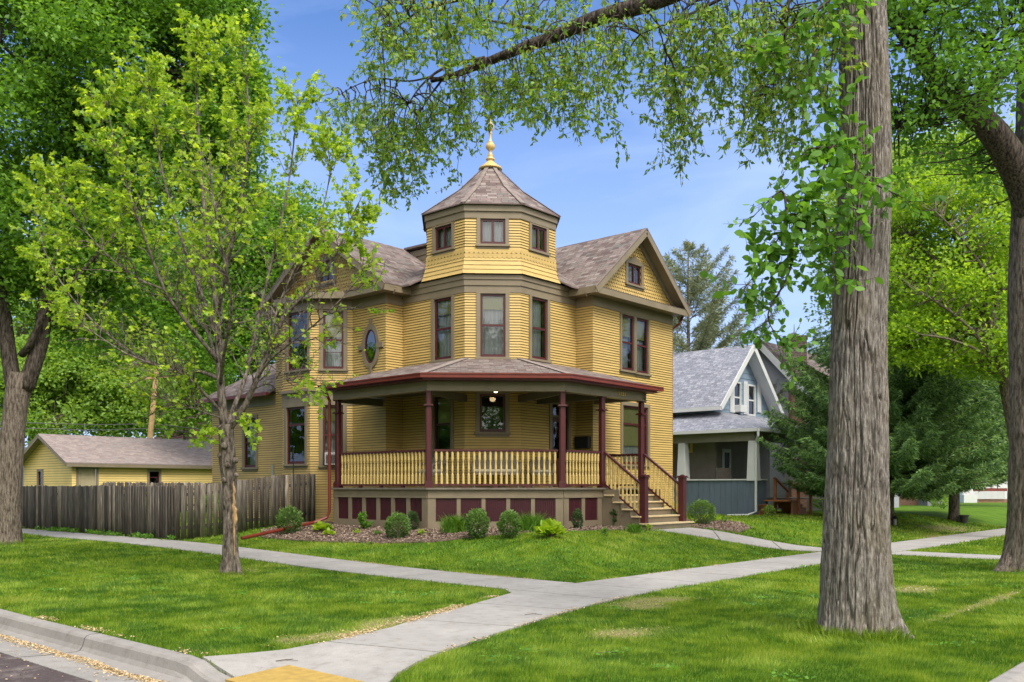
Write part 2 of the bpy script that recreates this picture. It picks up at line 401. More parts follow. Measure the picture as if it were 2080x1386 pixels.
# lamp glow
m_, N_, L_, b_ = new_mat('lit_lamp_globe'); b_.inputs['Base Color'].default_value = (.9, .8, .6, 1)
b_.inputs['Emission Color'].default_value = (1, .72, .36, 1); b_.inputs['Emission Strength'].default_value = 5; M['lamp'] = m_
# leaves
M['elm_leaf'] = leaf_mat('elm_leaf', (.085, .19, .022), (.24, .41, .055), .46, cc=(.34, .38, .13))
M['big_leaf'] = leaf_mat('broad_leaf', (.065, .17, .022), (.17, .36, .045), .42)
M['maple_leaf'] = leaf_mat('maple_leaf', (.14, .29, .022), (.47, .60, .065), .46)
M['ash_leaf'] = leaf_mat('dense_leaf', (.050, .155, .020), (.205, .385, .042), .42)
M['back_leaf'] = leaf_mat('mid_leaf', (.13, .26, .045), (.32, .47, .10), .45)
M['lime_leaf'] = leaf_mat('lime_leaf', (.12, .27, .022), (.38, .54, .05), .5)
M['needle'] = leaf_mat('spruce_needle', (.025, .085, .032), (.33, .52, .17), .22, .6)
M['pine_needle'] = leaf_mat('pine_needle', (.12, .155, .08), (.28, .31, .18), .15, .6)
M['box_leaf'] = leaf_mat('boxwood_leaf', (.030, .080, .016), (.18, .31, .075), .25)
M['hosta_leaf'] = leaf_mat('hosta_leaf', (.20, .36, .02), (.38, .50, .05), .35)
M['blade'] = leaf_mat('grass_tuft_blade', (.06, .16, .015), (.15, .30, .03), .35)
M['dark_leaf'] = leaf_mat('dark_shrub_leaf', (.02, .05, .015), (.07, .13, .04), .2)
M['bark'] = bark_mat('grey_furrowed_bark', (.088, .075, .065), (.185, .165, .148), (.32, .295, .27), vs=(11, 11, 2.0), lichen=(.19, .155, .085), bump=1.0)
M['bark2'] = bark_mat('brown_bark', (.055, .042, .034), (.13, .105, .085), (.23, .19, .16), (8, 8, 1.6))
M['limb'] = bark_mat('dark_limb_bark', (.020, .016, .013), (.060, .048, .040), (.13, .108, .09), (8, 8, 1.6))
M['twig'] = paint('twig_bark', (.10, .075, .055), .9, .2)
M['mbark'] = bark_mat('maple_bark', (.04, .032, .028), (.13, .105, .09), (.26, .22, .19), (6, 6, 1.6))
M['rawwood'] = paint('exposed_orange_wood', (.40, .25, .13), .8, .45, 9, mscale=(6, 6, .8))
M['pole'] = paint('utility_pole_wood', (.42, .27, .13), .8, .2, 4, mscale=(4, 4, .4))
M['wire'] = paint('wire_cable', (.10, .10, .10), .6, .1)

# lawn, concrete, road, mulch
def lawn_material():
    m, N, LK, b = new_mat('lawn_soil_and_thatch')
    t = noise_node(N, LK, 1.1, 6); t2 = noise_node(N, LK, 38, 3)
    r = ramp_node(N, LK, t.outputs['Fac'], [(.3, (.065, .135, .013)), (.55, (.10, .19, .018)), (.75, (.15, .23, .025))])
    r2 = ramp_node(N, LK, t2.outputs['Fac'], [(.3, (.55, .55, .5)), (.7, (1.25, 1.25, 1.1))])
    mm = N.new('ShaderNodeMix'); mm.data_type = 'RGBA'; mm.blend_type = 'MULTIPLY'; mm.inputs['Factor'].default_value = 1
    LK.new(r.outputs[0], mm.inputs['A']); LK.new(r2.outputs[0], mm.inputs['B'])
    a = N.new('ShaderNodeAttribute'); a.attribute_name = 'rnd'
    m3 = N.new('ShaderNodeMix'); m3.data_type = 'RGBA'; LK.new(a.outputs['Fac'], m3.inputs['Factor']); LK.new(mm.outputs['Result'], m3.inputs['A'])
    t4 = noise_node(N, LK, 30, 4); r4 = ramp_node(N, LK, t4.outputs['Fac'], [(.3, (.16, .11, .06)), (.7, (.42, .34, .20))])
    LK.new(r4.outputs[0], m3.inputs['B'])
    LK.new(m3.outputs['Result'], b.inputs['Base Color']); b.inputs['Roughness'].default_value = .95; b.inputs['Specular IOR Level'].default_value = .1
    bp = N.new('ShaderNodeBump'); bp.inputs['Strength'].default_value = .7; bp.inputs['Distance'].default_value = .03; LK.new(t2.outputs['Fac'], bp.inputs['Height']); LK.new(bp.outputs[0], b.inputs['Normal'])
    return m
M['lawn'] = lawn_material()
def concrete_material(name, base, crack=True):
    m, N, LK, b = new_mat(name)
    t = noise_node(N, LK, .9, 6); t2 = noise_node(N, LK, 90, 3, rough=.8); t3 = noise_node(N, LK, 6, 6, rough=.7)
    r = ramp_node(N, LK, t.outputs['Fac'], [(.3, tuple(x*.86 for x in base)), (.7, tuple(x*1.1 for x in base))])
    r2 = ramp_node(N, LK, t2.outputs['Fac'], [(.25, (.80, .80, .80)), (.75, (1.16, 1.15, 1.13))])
    r3 = ramp_node(N, LK, t3.outputs['Fac'], [(.28, (.74, .72, .69)), (.45, (.96, .955, .95)), (.7, (1.07, 1.07, 1.07))])
    mm = N.new('ShaderNodeMix'); mm.data_type = 'RGBA'; mm.blend_type = 'MULTIPLY'; mm.inputs['Factor'].default_value = 1
    LK.new(r.outputs[0], mm.inputs['A']); LK.new(r2.outputs[0], mm.inputs['B'])
    m3 = N.new('ShaderNodeMix'); m3.data_type = 'RGBA'; m3.blend_type = 'MULTIPLY'; m3.inputs['Factor'].default_value = 1
    LK.new(mm.outputs['Result'], m3.inputs['A']); LK.new(r3.outputs[0], m3.inputs['B'])
    out = m3.outputs['Result']
    if crack:
        vo = N.new('ShaderNodeTexVoronoi'); vo.feature = 'DISTANCE_TO_EDGE'; vo.inputs['Scale'].default_value = .42
        g = N.new('ShaderNodeNewGeometry'); w = noise_node(N, LK, 2.5, 4)
        va = N.new('ShaderNodeVectorMath'); va.operation = 'MULTIPLY_ADD'; LK.new(w.outputs['Color'], va.inputs[0]); va.inputs[1].default_value = (.5, .5, .5); LK.new(g.outputs['Position'], va.inputs[2])
        LK.new(va.outputs[0], vo.inputs['Vector'])
        rc = ramp_node(N, LK, vo.outputs['Distance'], [(0, (1, 1, 1)), (.006, (0, 0, 0))])
        mc = N.new('ShaderNodeMix'); mc.data_type = 'RGBA'; LK.new(rc.outputs[0], mc.inputs['Factor']); LK.new(out, mc.inputs['A']); mc.inputs['B'].default_value = (base[0]*.4, base[1]*.38, base[2]*.35, 1)
        out = mc.outputs['Result']
    LK.new(out, b.inputs['Base Color']); b.inputs['Roughness'].default_value = .9; b.inputs['Specular IOR Level'].default_value = .2
    bp = N.new('ShaderNodeBump'); bp.inputs['Strength'].default_value = .35; bp.inputs['Distance'].default_value = .006; LK.new(t2.outputs['Fac'], bp.inputs['Height']); LK.new(bp.outputs[0], b.inputs['Normal'])
    return m
M['concrete'] = concrete_material('sidewalk_concrete', (.35, .335, .325), False)
M['curb'] = concrete_material('curb_concrete', (.29, .275, .265), False)
M['asphalt'] = paint('asphalt', (.075, .055, .056), .9, .25, 40, .6, 120, dirt=((.20, .17, .16), 3, .5, .75))
M['yellowpad'] = paint('yellow_tactile_plate', (.40, .265, .068), .7, .16, 12, dirt=((.36, .27, .12), 30, .55, .8))
M['mulchbase'] = paint('mulch_soil', (.16, .115, .09), .95, .35, 22, .8, 60)
M['mulch'] = leaf_mat('mulch_chip', (.13, .085, .066), (.42, .32, .26), 0.0, .9)
M['straw'] = leaf_mat('dry_seed_flake', (.38, .27, .14), (.66, .52, .33), .1, .9)
M['grass'] = leaf_mat('lawn_blade', (.055, .135, .014), (.25, .36, .035), .36, .55, cc=(.38, .40, .10), spec=.25)
#==SETTING==
# ------------------------------------------------------------------ ground
DRY = [(-1.15, -2.35, .95, .5), (-4.9, -1.0, .8, .35), (-5.9, -1.25, .9, .35), (11.2, -.9, 1.4, .3), (3.0, -4.6, .7, .4), (-3.6, -3.6, .6, .5), (1.8, -5.9, 3.2, .13),
       (-2.9, 6.1, .5, .4), (24.5, 1.0, 2.6, .9), (20, 0.2, 2, .3)]
def dry(a, b):
    """0 = healthy turf, 1 = bare or straw-covered"""
    a = np.asarray(a, float); b = np.asarray(b, float)
    d = np.zeros(np.broadcast(a, b).shape)
    n = fbm(a*2.3, b*2.3, 3.1)
    for x, y, rx, ry in DRY:
        q = np.hypot((a-x)/rx, (b-y)/ry)+(n-.45)*1.6
        d = np.maximum(d, (1-ss(.45, 1.2, q))*.72)
    return d
WALK_L = [(-1.45, 80), (-1.45, 0.35), (-1.78, -.13), (-4.35, -1.02), (-4.92, -1.22), (-5.29, -1.38), (-6.3, -1.62), (-6.9, -1.60), (-7.72, -1.42)]
WALK_R = [(120, -1.47), (6.49, -1.47), (2.12, -1.60), (.14, -1.62), (-1.23, -1.75), (-2.31, -1.95), (-3.51, -2.22), (-4.68, -2.55), (-6.0, -2.95), (-6.85, -3.25), (-7.31, -3.55), (-7.72, -3.85)]
POLY_WALK = WALK_L[::-1]+[(0, 80), (0, 0), (120, 0)]+WALK_R
POLY_FRONT = [(7.62, 3.45), (9.55, 3.45), (11.75, 0.0), (10.45, 0.0)]
POLY_CROSS = [(10.3, -7.38), (11.75, -7.38), (11.75, -1.5), (10.3, -1.5)]
BED = [(2.3, 12.95), (1.5, 11.8), (1.5, 10.3), (1.65, 9.0), (1.9, 7.4), (2.35, 6.0), (3.15, 5.05), (4.45, 4.45), (6.1, 4.0), (7.6, 3.55), (7.6, 5.2), (3.7, 7.5), (3.7, 11.3), (4.6, 13)]
BED2 = [(9.62, 3.5), (10.6, 2.55), (12.0, 2.9), (13.3, 4.3), (14.0, 6.6), (9.9, 6.6), (9.85, 5)]
def inpoly(poly, a, b):
    a = np.asarray(a, float); b = np.asarray(b, float); r = np.zeros(a.shape, bool); n = len(poly)
    for i in range(n):
        x0, y0 = poly[i]; x1, y1 = poly[(i+1) % n]
        if y0 == y1: continue
        c = ((y0 > b) != (y1 > b)) & (a < (x1-x0)*(b-y0)/(y1-y0)+x0)
        r ^= c
    return r
def spaced():
    la = np.concatenate([[-400, -250, -150, -90, -60, -40, -30, -24], np.arange(-20, -8.4, 1.2), np.arange(-8.4, -7.2, .06), np.arange(-7.2, 16, .2), np.arange(16, 40, .8), np.arange(40, 80, 4), [90, 120, 160, 220, 300, 420]])
    lb = np.concatenate([[-400, -250, -150, -90, -60, -40, -30, -24], np.arange(-20, -8.0, 1.2), np.arange(-8.0, -6.9, .06), np.arange(-6.9, 16, .2), np.arange(16, 44, .8), np.arange(44, 80, 4), [90, 120, 160, 220, 300, 420]])
    return np.unique(np.round(la, 3)), np.unique(np.round(lb, 3))
la, lb = spaced()
A, B = np.meshgrid(la, lb, indexing='ij')
Z = gz(A, B) - .45*ss(.03, .16, curb_sd(A, B)) + (fbm(A*.5, B*.5)-.47)*.03*(curb_sd(A, B) < -.6)
Z += (fbm(A*.08, B*.08, 9)-.47)*.5*ss(45, 120, np.hypot(A, B))
X, Y = O[0]+A*U[0]+B*V[0], O[1]+A*U[1]+B*V[1]
vv = np.stack([X, Y, Z], -1).reshape(-1, 3); na, nb = len(la), len(lb)
ii, jj = np.meshgrid(np.arange(na-1), np.arange(nb-1), indexing='ij')
q = (ii*nb+jj).ravel(); lo = np.stack([q, q+nb, q+nb+1, q+1], -1)
me = np_mesh('lawn', vv, 4, rnd=dry(A, B).ravel(), loops=lo); me.shade_smooth()
ground = link('lawn', me, M['lawn']); ground['kind'] = 'structure'

def drape(name, poly, mat, dz, t=.06, cell=.5, zf=gz, reg=None):
    bm = bmesh.new(); vs = [bm.verts.new((x, y, 0)) for x, y in poly]; bm.faces.new(vs)
    xs = [p[0] for p in poly]; ys = [p[1] for p in poly]
    lim = 30
    for k in np.arange(max(min(xs), -30), min(max(xs), lim), cell):
        bmesh.ops.bisect_plane(bm, geom=bm.verts[:]+bm.edges[:]+bm.faces[:], plane_co=(k+.013, 0, 0), plane_no=(1, 0, 0))
    for k in np.arange(max(min(ys), -30), min(max(ys), lim), cell):
        bmesh.ops.bisect_plane(bm, geom=bm.verts[:]+bm.edges[:]+bm.faces[:], plane_co=(0, k+.013, 0), plane_no=(0, 1, 0))
    bmesh.ops.triangulate(bm, faces=[f for f in bm.faces if len(f.verts) > 4])
    r = bmesh.ops.extrude_face_region(bm, geom=bm.faces[:])
    top = [e for e in r['geom'] if isinstance(e, bmesh.types.BMVert)]; tops = set(top)
    for v_ in bm.verts:
        a, b = v_.co.x, v_.co.y; z = float(zf(a, b))+dz-(0 if v_ in tops else t)
        p = L(a, b, z); v_.co = p
    bmesh.ops.recalc_face_normals(bm, faces=bm.faces)
    me = bpy.data.meshes.new(name); bm.to_mesh(me); bm.free()
    o = link(name, me, mat)
    return o
# concrete walks are laid as slabs with open joints between them
def strip(name, poly, joints, mat, dz=.022):
    """cut a walk polygon into slabs at joint lines (point, direction) leaving 12 mm gaps"""
    bm = bmesh.new(); bm.faces.new([bm.verts.new((x, y, 0)) for x, y in poly])
    for (px_, py_), (nx, ny) in joints:
        for s in (-.014, .014):
            bmesh.ops.bisect_plane(bm, geom=bm.verts[:]+bm.edges[:]+bm.faces[:], plane_co=(px_+nx*s, py_+ny*s, 0), plane_no=(nx, ny, 0))
    kill = []
    for f in bm.faces:
        c = f.calc_center_median()
        for (px_, py_), (nx, ny) in joints:
            if abs((c.x-px_)*nx+(c.y-py_)*ny) < .0138 and f.calc_area() < .2: kill.append(f); break
    bmesh.ops.delete(bm, geom=kill, context='FACES')
    for k in np.arange(-10, 30, .5):
        bmesh.ops.bisect_plane(bm, geom=bm.verts[:]+bm.edges[:]+bm.faces[:], plane_co=(k+.013, 0, 0), plane_no=(1, 0, 0))
        bmesh.ops.bisect_plane(bm, geom=bm.verts[:]+bm.edges[:]+bm.faces[:], plane_co=(0, k+.013, 0), plane_no=(0, 1, 0))
    bmesh.ops.triangulate(bm, faces=[f for f in bm.faces if len(f.verts) > 4])
    r = bmesh.ops.extrude_face_region(bm, geom=bm.faces[:])
    tops = set(e for e in r['geom'] if isinstance(e, bmesh.types.BMVert))
    for v_ in bm.verts:
        a, b = v_.co.x, v_.co.y
        v_.co = L(a, b, float(gz(a, b))+(dz if v_ in tops else -.08))
    bmesh.ops.recalc_face_normals(bm, faces=bm.faces)
    me = bpy.data.meshes.new(name); bm.to_mesh(me); bm.free()
    o = link(name, me, mat); o['kind'] = 'structure'; return o
J = [((0, b), (0, 1)) for b in np.arange(1.5, 42, 1.55)]
strip('sidewalk_along_side_street', [(0, 80), (-1.45, 80), (-1.45, 0.02), (0, 0.02)], J, M['concrete'])
J = [((a, 0), (1, 0)) for a in np.arange(1.5, 42, 1.55)]
strip('sidewalk_along_front_street', [(.02, 0), (.02, -1.62), (2.12, -1.60), (6.49, -1.47), (100, -1.47), (100, 0)], J, M['concrete'])
DG = [(0.0, 0.0), (-1.45, 0.0), (-1.46, .33), (-1.80, -.13), (-3.1, -.60)]+WALK_L[3:]+WALK_R[:2:-1]+[(0.0, -1.63)]
strip('corner_walk_and_ramp', DG, [((-1.45, 0), (1, .02)), ((-3.2, 0), (.97, .24)), ((-4.75, -1), (.93, .30)), ((-6.3, -2), (.96, .25))], M['concrete'])
strip('front_walk', POLY_FRONT, [((8.9, 2.2), (.6, -.8)), ((9.9, 1.0), (.6, -.8))], M['concrete'])
strip('carriage_walk', POLY_CROSS, [((0, b), (0, 1)) for b in (-3, -4.5, -6)], M['concrete'])
m = drape('mulch_bed', BED, M['mulchbase'], .035); m['kind'] = 'structure'
m = drape('mulch_bed', BED2, M['mulchbase'], .035); m['kind'] = 'structure'

# kerb with gutter pan, running round the corner with a dropped part at the ramp
path = [(-7.75, 90), (-7.75, 60), (-7.75, 30)]+[(-7.75, b) for b in np.arange(20, -3.95, -.25)]
arc = [(-4.35+3.4*math.cos(t), -4.0+3.4*math.sin(t)) for t in np.linspace(PI, 1.5*PI, 24)]
path = path+arc+[(a, -7.4) for a in np.arange(-4.1, 20, .5)]+[(a, -7.4) for a in (25, 40, 60, 100)]
def profile(a, b):
    r = float(ramp(-7.9, b)) if a < -7.0 else 0.0
    top = .015-.125*r
    return [(-.02, -.3), (-.02, top-.006), (.0, top), (.10, top), (.135, top-.010), (.16, top-.035), (.185, min(top-.12, -.10)), (.215, -.150), (.26, -.160), (.62, -.150), (.86, -.135), (.86, -.3)]
rows = []
for i, (a, b) in enumerate(path):
    p0 = np.array(path[max(i-1, 0)]); p1 = np.array(path[min(i+1, len(path)-1)]); d = (p1-p0)/np.hypot(*(p1-p0)); n = np.array([d[1], -d[0]])
    n = -n if np.dot(n, (np.array([a, b])-np.array([0, 0]))) < 0 and False else n
    if curb_sd(*(np.array([a, b])+n*.2)) < curb_sd(a, b): n = -n
    base = float(gz(a+.4 if a < -7 else a, b)) if False else .2*float(ss(2, 14, b))
    rows.append([L(a+n[0]*x, b+n[1]*x, z+base) for x, z in profile(a, b)])
mb = MB(); k = len(rows[0])
gaps = set(range(3, len(path), 12))
for i in range(len(rows)-1):
    mb.add(rows[i]+rows[i+1], [[j, j+1, k+j+1, k+j] for j in range(k-1)]+([[0]+list(range(k-1, 0, -1))] if i in gaps or i == 0 else []))
o = mb.build('kerb', M['curb']); o['kind'] = 'structure'
mb = MB()   # dark joint fillets standing a hair proud of the kerb at each joint
for i in range(8, len(path)-10, 12):
    p = rows[i]; q = rows[i+1]; t = .05
    for j in range(1, k-2):
        a_, b_2 = Vector(p[j]), Vector(p[j+1]); d_ = (Vector(q[j])-a_)*t
        up = Vector((0, 0, .0025)); mb.face([a_+up, b_2+up, b_2+d_+up, a_+d_+up])
o = mb.build('kerb_joint', M['dark']); o['kind'] = 'structure'
# road
bm = bmesh.new()
outer = [(-7.75-.84, 90)]
ro = [(-8.59, 90), (-8.59, 14), (-8.59, 2), (-8.59, -4)]+[(-4.35+4.24*math.cos(t), -4.0+4.24*math.sin(t)) for t in np.linspace(PI, 1.5*PI, 14)][1:]+[(100, -8.24), (100, -40), (-40, -40), (-40, 90)]
def rz(a, b): return -.142+.2*ss(2, 14, b)
o = drape('road', ro, M['asphalt'], 0, .05, 2.0, rz); o['kind'] = 'structure'
# yellow tactile plate in the ramp
mb = MB()
def rzf(a, b): return float(gz(a, b))+.022
pa = [(-7.86, -3.40), (-7.18, -3.40), (-7.18, -2.06), (-7.86, -2.06)]
P_ = [L(a, b, rzf(a, b)+.008) for a, b in pa]; Q_ = [L(a, b, rzf(a, b)-.02) for a, b in pa]
mb.add(P_+Q_, [[0, 1, 2, 3], [0, 4, 5, 1], [1, 5, 6, 2], [2, 6, 7, 3], [3, 7, 4, 0]])
for i in range(14):
    for j in range(26):
        a = -7.84+(i+.5)*.66/14; b = -3.38+(j+.5)*1.30/26
        mb.lathe(L(a, b, rzf(a, b)+.008), [(.011, -.004), (.010, .002), (.006, .005)], 6)
o = mb.build('tactile_plate', M['yellowpad']); tag(o, 'yellow tactile warning plate with raised dots set in the corner ramp', 'tactile plate')
#==HOUSE==
# ------------------------------------------------------------------ yellow corner house
def Zp(py, Y): return EYE+(990-py)/1852*Y
class Wall:
    def __init__(s, p0, p1, z0, z1, ends=(0, 0)):
        s.p0 = np.array(L(*p0)[:2]); s.p1 = np.array(L(*p1)[:2]); s.len = float(np.hypot(*(s.p1-s.p0)))
        s.d = (s.p1-s.p0)/s.len; s.n = np.array([s.d[1], -s.d[0]])   # outside normal when walking left to right
        s.z0 = z0; s.z1 = z1; s.op = []; s.ends = ends
    def P(s, t, z, off=0.0):
        q = s.p0+s.d*t+s.n*off; return (q[0], q[1], z)
    def s_px(s, px):
        k = (px-1040)/1852
        # p0x + d.x t = k (p0y + d.y t)
        return float((k*s.p0[1]-s.p0[0])/(s.d[0]-k*s.d[1]))
    def z_px(s, px, py):
        t = s.s_px(px); Y = s.p0[1]+s.d[1]*t; return Zp(py, Y)
    def bx(s, mb, t0, t1, z0, z1, o0, o1):
        P_ = [s.P(t, z, o) for o in (o0, o1) for t, z in ((t0, z0), (t1, z0), (t1, z1), (t0, z1))]
        mb.add(P_, [[0, 3, 2, 1], [4, 5, 6, 7], [0, 1, 5, 4], [1, 2, 6, 5], [2, 3, 7, 6], [3, 0, 4, 7]])
    def laps(s, mb, expo=.077, prot=.020, top=None):
        z = s.z0
        while z < s.z1-.005:
            zb = z; zt = min(z+expo, s.z1)
            iv = [(0.0, s.len)]
            for o0, o1, q0, q1 in s.op:
                if zb < q1-.002 and zt > q0+.002:
                    nv = []
                    for a, b in iv:
                        if o0 > a: nv.append((a, min(b, o0)))
                        if o1 < b: nv.append((max(a, o1), b))
                    iv = [(a, b) for a, b in nv if b-a > .002]
            for a, b in iv:
                if top is not None:
                    r = top((zb+zt)/2)
                    if r is None: continue
                    a = max(a, r[0]); b = min(b, r[1])
                    if b-a < .02: continue
                ea = s.ends[0] if a == 0 else 0; eb = s.ends[1] if b == s.len else 0
                j = random.uniform(-.0015, .0015)
                g = min(.0125, expo*.2)
                A0 = s.P(a, zt+.004, 0); A1 = s.P(b, zt+.004, 0); B1 = s.P(b+eb*prot, zb+g, prot+j); B0 = s.P(a-ea*prot, zb+g, prot+j)
                C0 = s.P(a, zb+g, .001); C1 = s.P(b, zb+g, .001); D0 = s.P(a, zb, .001); D1 = s.P(b, zb, .001)
                mb.add([B0, B1, A1, A0, C0, C1, D0, D1], [[0, 1, 2, 3], [4, 5, 1, 0], [4, 0, 3], [5, 2, 1], [6, 7, 5, 4]], None, [0, 1, 0, 0, 1])  # underside and recessed strip take the painted shadow colour
            z += expo
G0 = .50
house = thing('victorian_house', 'two-storey yellow clapboard house with an octagonal corner turret and wraparound porch', 'house', L(8, 10, .55))
c90 = 1.0; c45 = .414
ZF = Zp(595, 25.55)      # underside of the frieze under the turret  (7.1)
ZE = 7.50                # eave
W = {}
W['bayfront'] = Wall((4.30, 14.91), (4.30, 13.49), G0, 7.2, (c45, c45))
W['bayside'] = Wall((4.30, 13.49), (5.21, 12.58), G0, 7.2, (c45, 0))
W['bayback'] = Wall((5.21, 15.82), (4.30, 14.91), G0, 7.2, (0, c45))
W['wingleft'] = Wall((5.21, 12.58), (5.21, 11.05), G0, 7.05, (0, c90))
W['wingrear'] = Wall((5.21, 16.65), (5.21, 15.82), G0, 7.05, (c90, 0))
W['wingreturn'] = Wall((5.21, 11.05), (5.87, 11.05), G0, 7.05, (c90, 0))
W['turretleft'] = Wall((5.87, 11.05), (5.87, 8.45), G0, ZF, (0, c45))
W['turretfront'] = Wall((5.87, 8.45), (6.96, 7.35), G0, ZF, (c45, c45))
W['turretright'] = Wall((6.96, 7.35), (9.52, 7.35), G0, ZF, (c45, 0))
W['frontreturn'] = Wall((9.52, 7.35), (9.52, 6.72), G0, 7.05, (0, c90))
W['front'] = Wall((9.52, 6.72), (13.93, 6.72), G0, 7.05, (c90, c90))
W['side'] = Wall((13.93, 6.72), (13.93, 16.65), G0, 7.5, (c90, c90))
W['back'] = Wall((13.93, 16.65), (5.21, 16.65), G0, 7.5, (c90, c90))
# upper turret (attic storey of the octagon)
TC = (7.74, 9.22); TR_ = 2.02
def octo(r, k): # k = 0 is the left corner of the front facet, increasing to the right
    t = R(225-22.5) + k*R(45)
    return (TC[0]+r*math.cos(t), TC[1]+r*math.sin(t))
ZT0, ZT1 = Zp(502, 25.55), Zp(444, 25.55)
for k in range(8):
    W['turrettop%d' % k] = Wall(octo(TR_, k), octo(TR_, k+1), ZT0, ZT1, (c45, c45))
# (corner 0->1 is the front facet, 7->0 the left one, 1->2 the right one)

def window(w, x0, x1, yt, yb, kind='double', cas=.11, shade=.0, curtain=True, head=True, sill=True, room=.9, mull=False, label=None):
    """x0,x1: sash edges; kind: double (hung), single, pair (two casements)"""
    t0, t1 = w.s_px(x0), w.s_px(x1); xm = (x0+x1)/2
    z0, z1 = w.z_px(xm, yb), w.z_px(xm, yt)
    w.op.append((t0, t1, z0, z1))
    mb = MB(); cp = .045
    w.bx(mb, t0-cas, t0, z0-.0, z1, -.02, cp); w.bx(mb, t1, t1+cas, z0, z1, -.02, cp)
    if head: w.bx(mb, t0-cas, t1+cas, z1, z1+cas, -.02, cp+.004)
    else: w.bx(mb, t0-cas, t1+cas, z1, z1+.03, -.02, cp+.002)
    # jamb liners
    for a, b in ((t0, t0+.012), (t1-.012, t1)): w.bx(mb, a, b, z0, z1, -.16, -.02)
    w.bx(mb, t0+.012, t1-.012, z1-.012, z1, -.16, -.02)
    win = mb.build('window', M['taupe'], house)
    if label: win['label'] = label
    if sill:
        mb = MB(); w.bx(mb, t0-cas-.03, t1+cas+.03, z0-.065, z0, -.02, .085); w.bx(mb, t0-cas, t1+cas, z0-.13, z0-.065, 0, .035); mb.build('sill', M['taupe'], win, bevel=.006)
    f = .052
    panes = []
    mb = MB()
    w.bx(mb, t0+.012, t0+.012+f, z0, z1-.012, -.06, -.005); w.bx(mb, t1-.012-f, t1-.012, z0, z1-.012, -.06, -.005)
    w.bx(mb, t0+.012+f, t1-.012-f, z1-.012-f, z1-.012, -.06, -.006); w.bx(mb, t0+.012+f, t1-.012-f, z0, z0+.085, -.06, -.006)
    i0, i1, k0, k1 = t0+.012+f, t1-.012-f, z0+.085, z1-.012-f
    if kind == 'double':
        zm = k0+(k1-k0)*.5
        w.bx(mb, i0, i1, zm-.028, zm+.028, -.075, -.012)
        panes = [(i0, i1, k0, zm-.028), (i0, i1, zm+.028, k1)]
    elif kind == 'pair':
        tm = (i0+i1)/2; w.bx(mb, tm-.03, tm+.03, k0, k1, -.07, -.008)
        panes = [(i0, tm-.03, k0, k1), (tm+.03, i1, k0, k1)]
    elif kind == 'transom':
        zm = k0+(k1-k0)*.70; w.bx(mb, i0, i1, zm-.03, zm+.03, -.07, -.012); panes = [(i0, i1, k0, zm-.03), (i0, i1, zm+.03, k1)]
    else: panes = [(i0, i1, k0, k1)]
    if mull:
        w.bx(mb, i0, i1, k0+.42, k0+.435, -.055, -.02)
    mb.build('window_frame', M['maroon'], win)
    for a, b, c, d in panes:
        mb = MB(); mb.face([w.P(a, c, -.035), w.P(b, c, -.035), w.P(b, d, -.035), w.P(a, d, -.035)]); mb.build('pane', M['glass'], win)
    # room recess behind the glass
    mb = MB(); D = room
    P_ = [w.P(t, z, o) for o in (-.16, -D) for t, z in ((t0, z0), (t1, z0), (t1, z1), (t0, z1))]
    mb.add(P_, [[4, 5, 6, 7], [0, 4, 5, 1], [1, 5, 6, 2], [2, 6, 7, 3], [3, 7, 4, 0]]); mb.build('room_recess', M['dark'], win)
    if shade > 0:
        zs = z1-.012-(z1-z0)*shade
        mb = MB(); w.bx(mb, t0+.03, t1-.03, zs, z1-.02, -.112, -.108); w.bx(mb, t0+.03, t1-.03, zs-.02, zs, -.118, -.102); mb.build('roller_shade', M['shade'], win)
    if curtain:
        mb = MB(); n = max(12, int((t1-t0)*40)); pts = []
        ph = random.uniform(0, 6)
        for i in range(n+1):
            t = t0+.02+(t1-t0-.04)*i/n; o_ = -.19+.022*math.sin(i*1.15+ph)+.010*math.sin(i*2.7+ph)
            pts.append((t, o_))
        for (a, oa), (b, ob) in zip(pts[:-1], pts[1:]): mb.face([w.P(a, z0+.01, oa), w.P(b, z0+.01, ob), w.P(b, z1-.03, ob), w.P(a, z1-.03, oa)])
        mb.build('curtain', M['curtain'], win, smooth=True)
    return win
# second floor
window(W['turretfront'], 975.6, 1026.7, 597, 726, shade=.22, head=False, label='tall second-floor window on the front facet of the turret')
window(W['turretleft'], 883, 918.4, 606, 731, shade=.24, head=False)
window(W['turretright'], 1078.6, 1110.6, 606, 731, shade=.0, head=False)
window(W['front'], 1261.6, 1286.5, 641, 753, shade=.36, head=False, cas=.09)
window(W['front'], 1291.4, 1315.3, 648, 759, shade=.36, head=False, cas=.09)
window(W['bayside'], 656.4, 698, 633, 750, shade=.42, head=False, mull=True)
window(W['bayfront'], 586, 626, 634, 752, kind='single', head=False, curtain=False)
# first floor
window(W['turretfront'], 974, 1027, 800, 878, kind='single', curtain=False)
window(W['turretleft'], 882.5, 917, 805, 920, shade=.46, curtain=False)
window(W['front'], 1263.8, 1314.5, 826, 944, kind='transom', shade=.66, curtain=True)
window(W['bayside'], 656, 697, 823, 946, shade=.25)
window(W['bayfront'], 583.5, 621, 827, 943, kind='transom', curtain=False)
# attic turret windows
window(W['turrettop0'], 975.6, 1026.4, 445, 497, kind='pair', head=False, cas=.10, label='small paired attic window on the front of the turret')
window(W['turrettop7'], 885, 919, 459, 508, kind='pair', head=False, cas=.10)
window(W['turrettop1'], 1078.5, 1108.5, 461, 511, kind='pair', head=False, cas=.10)
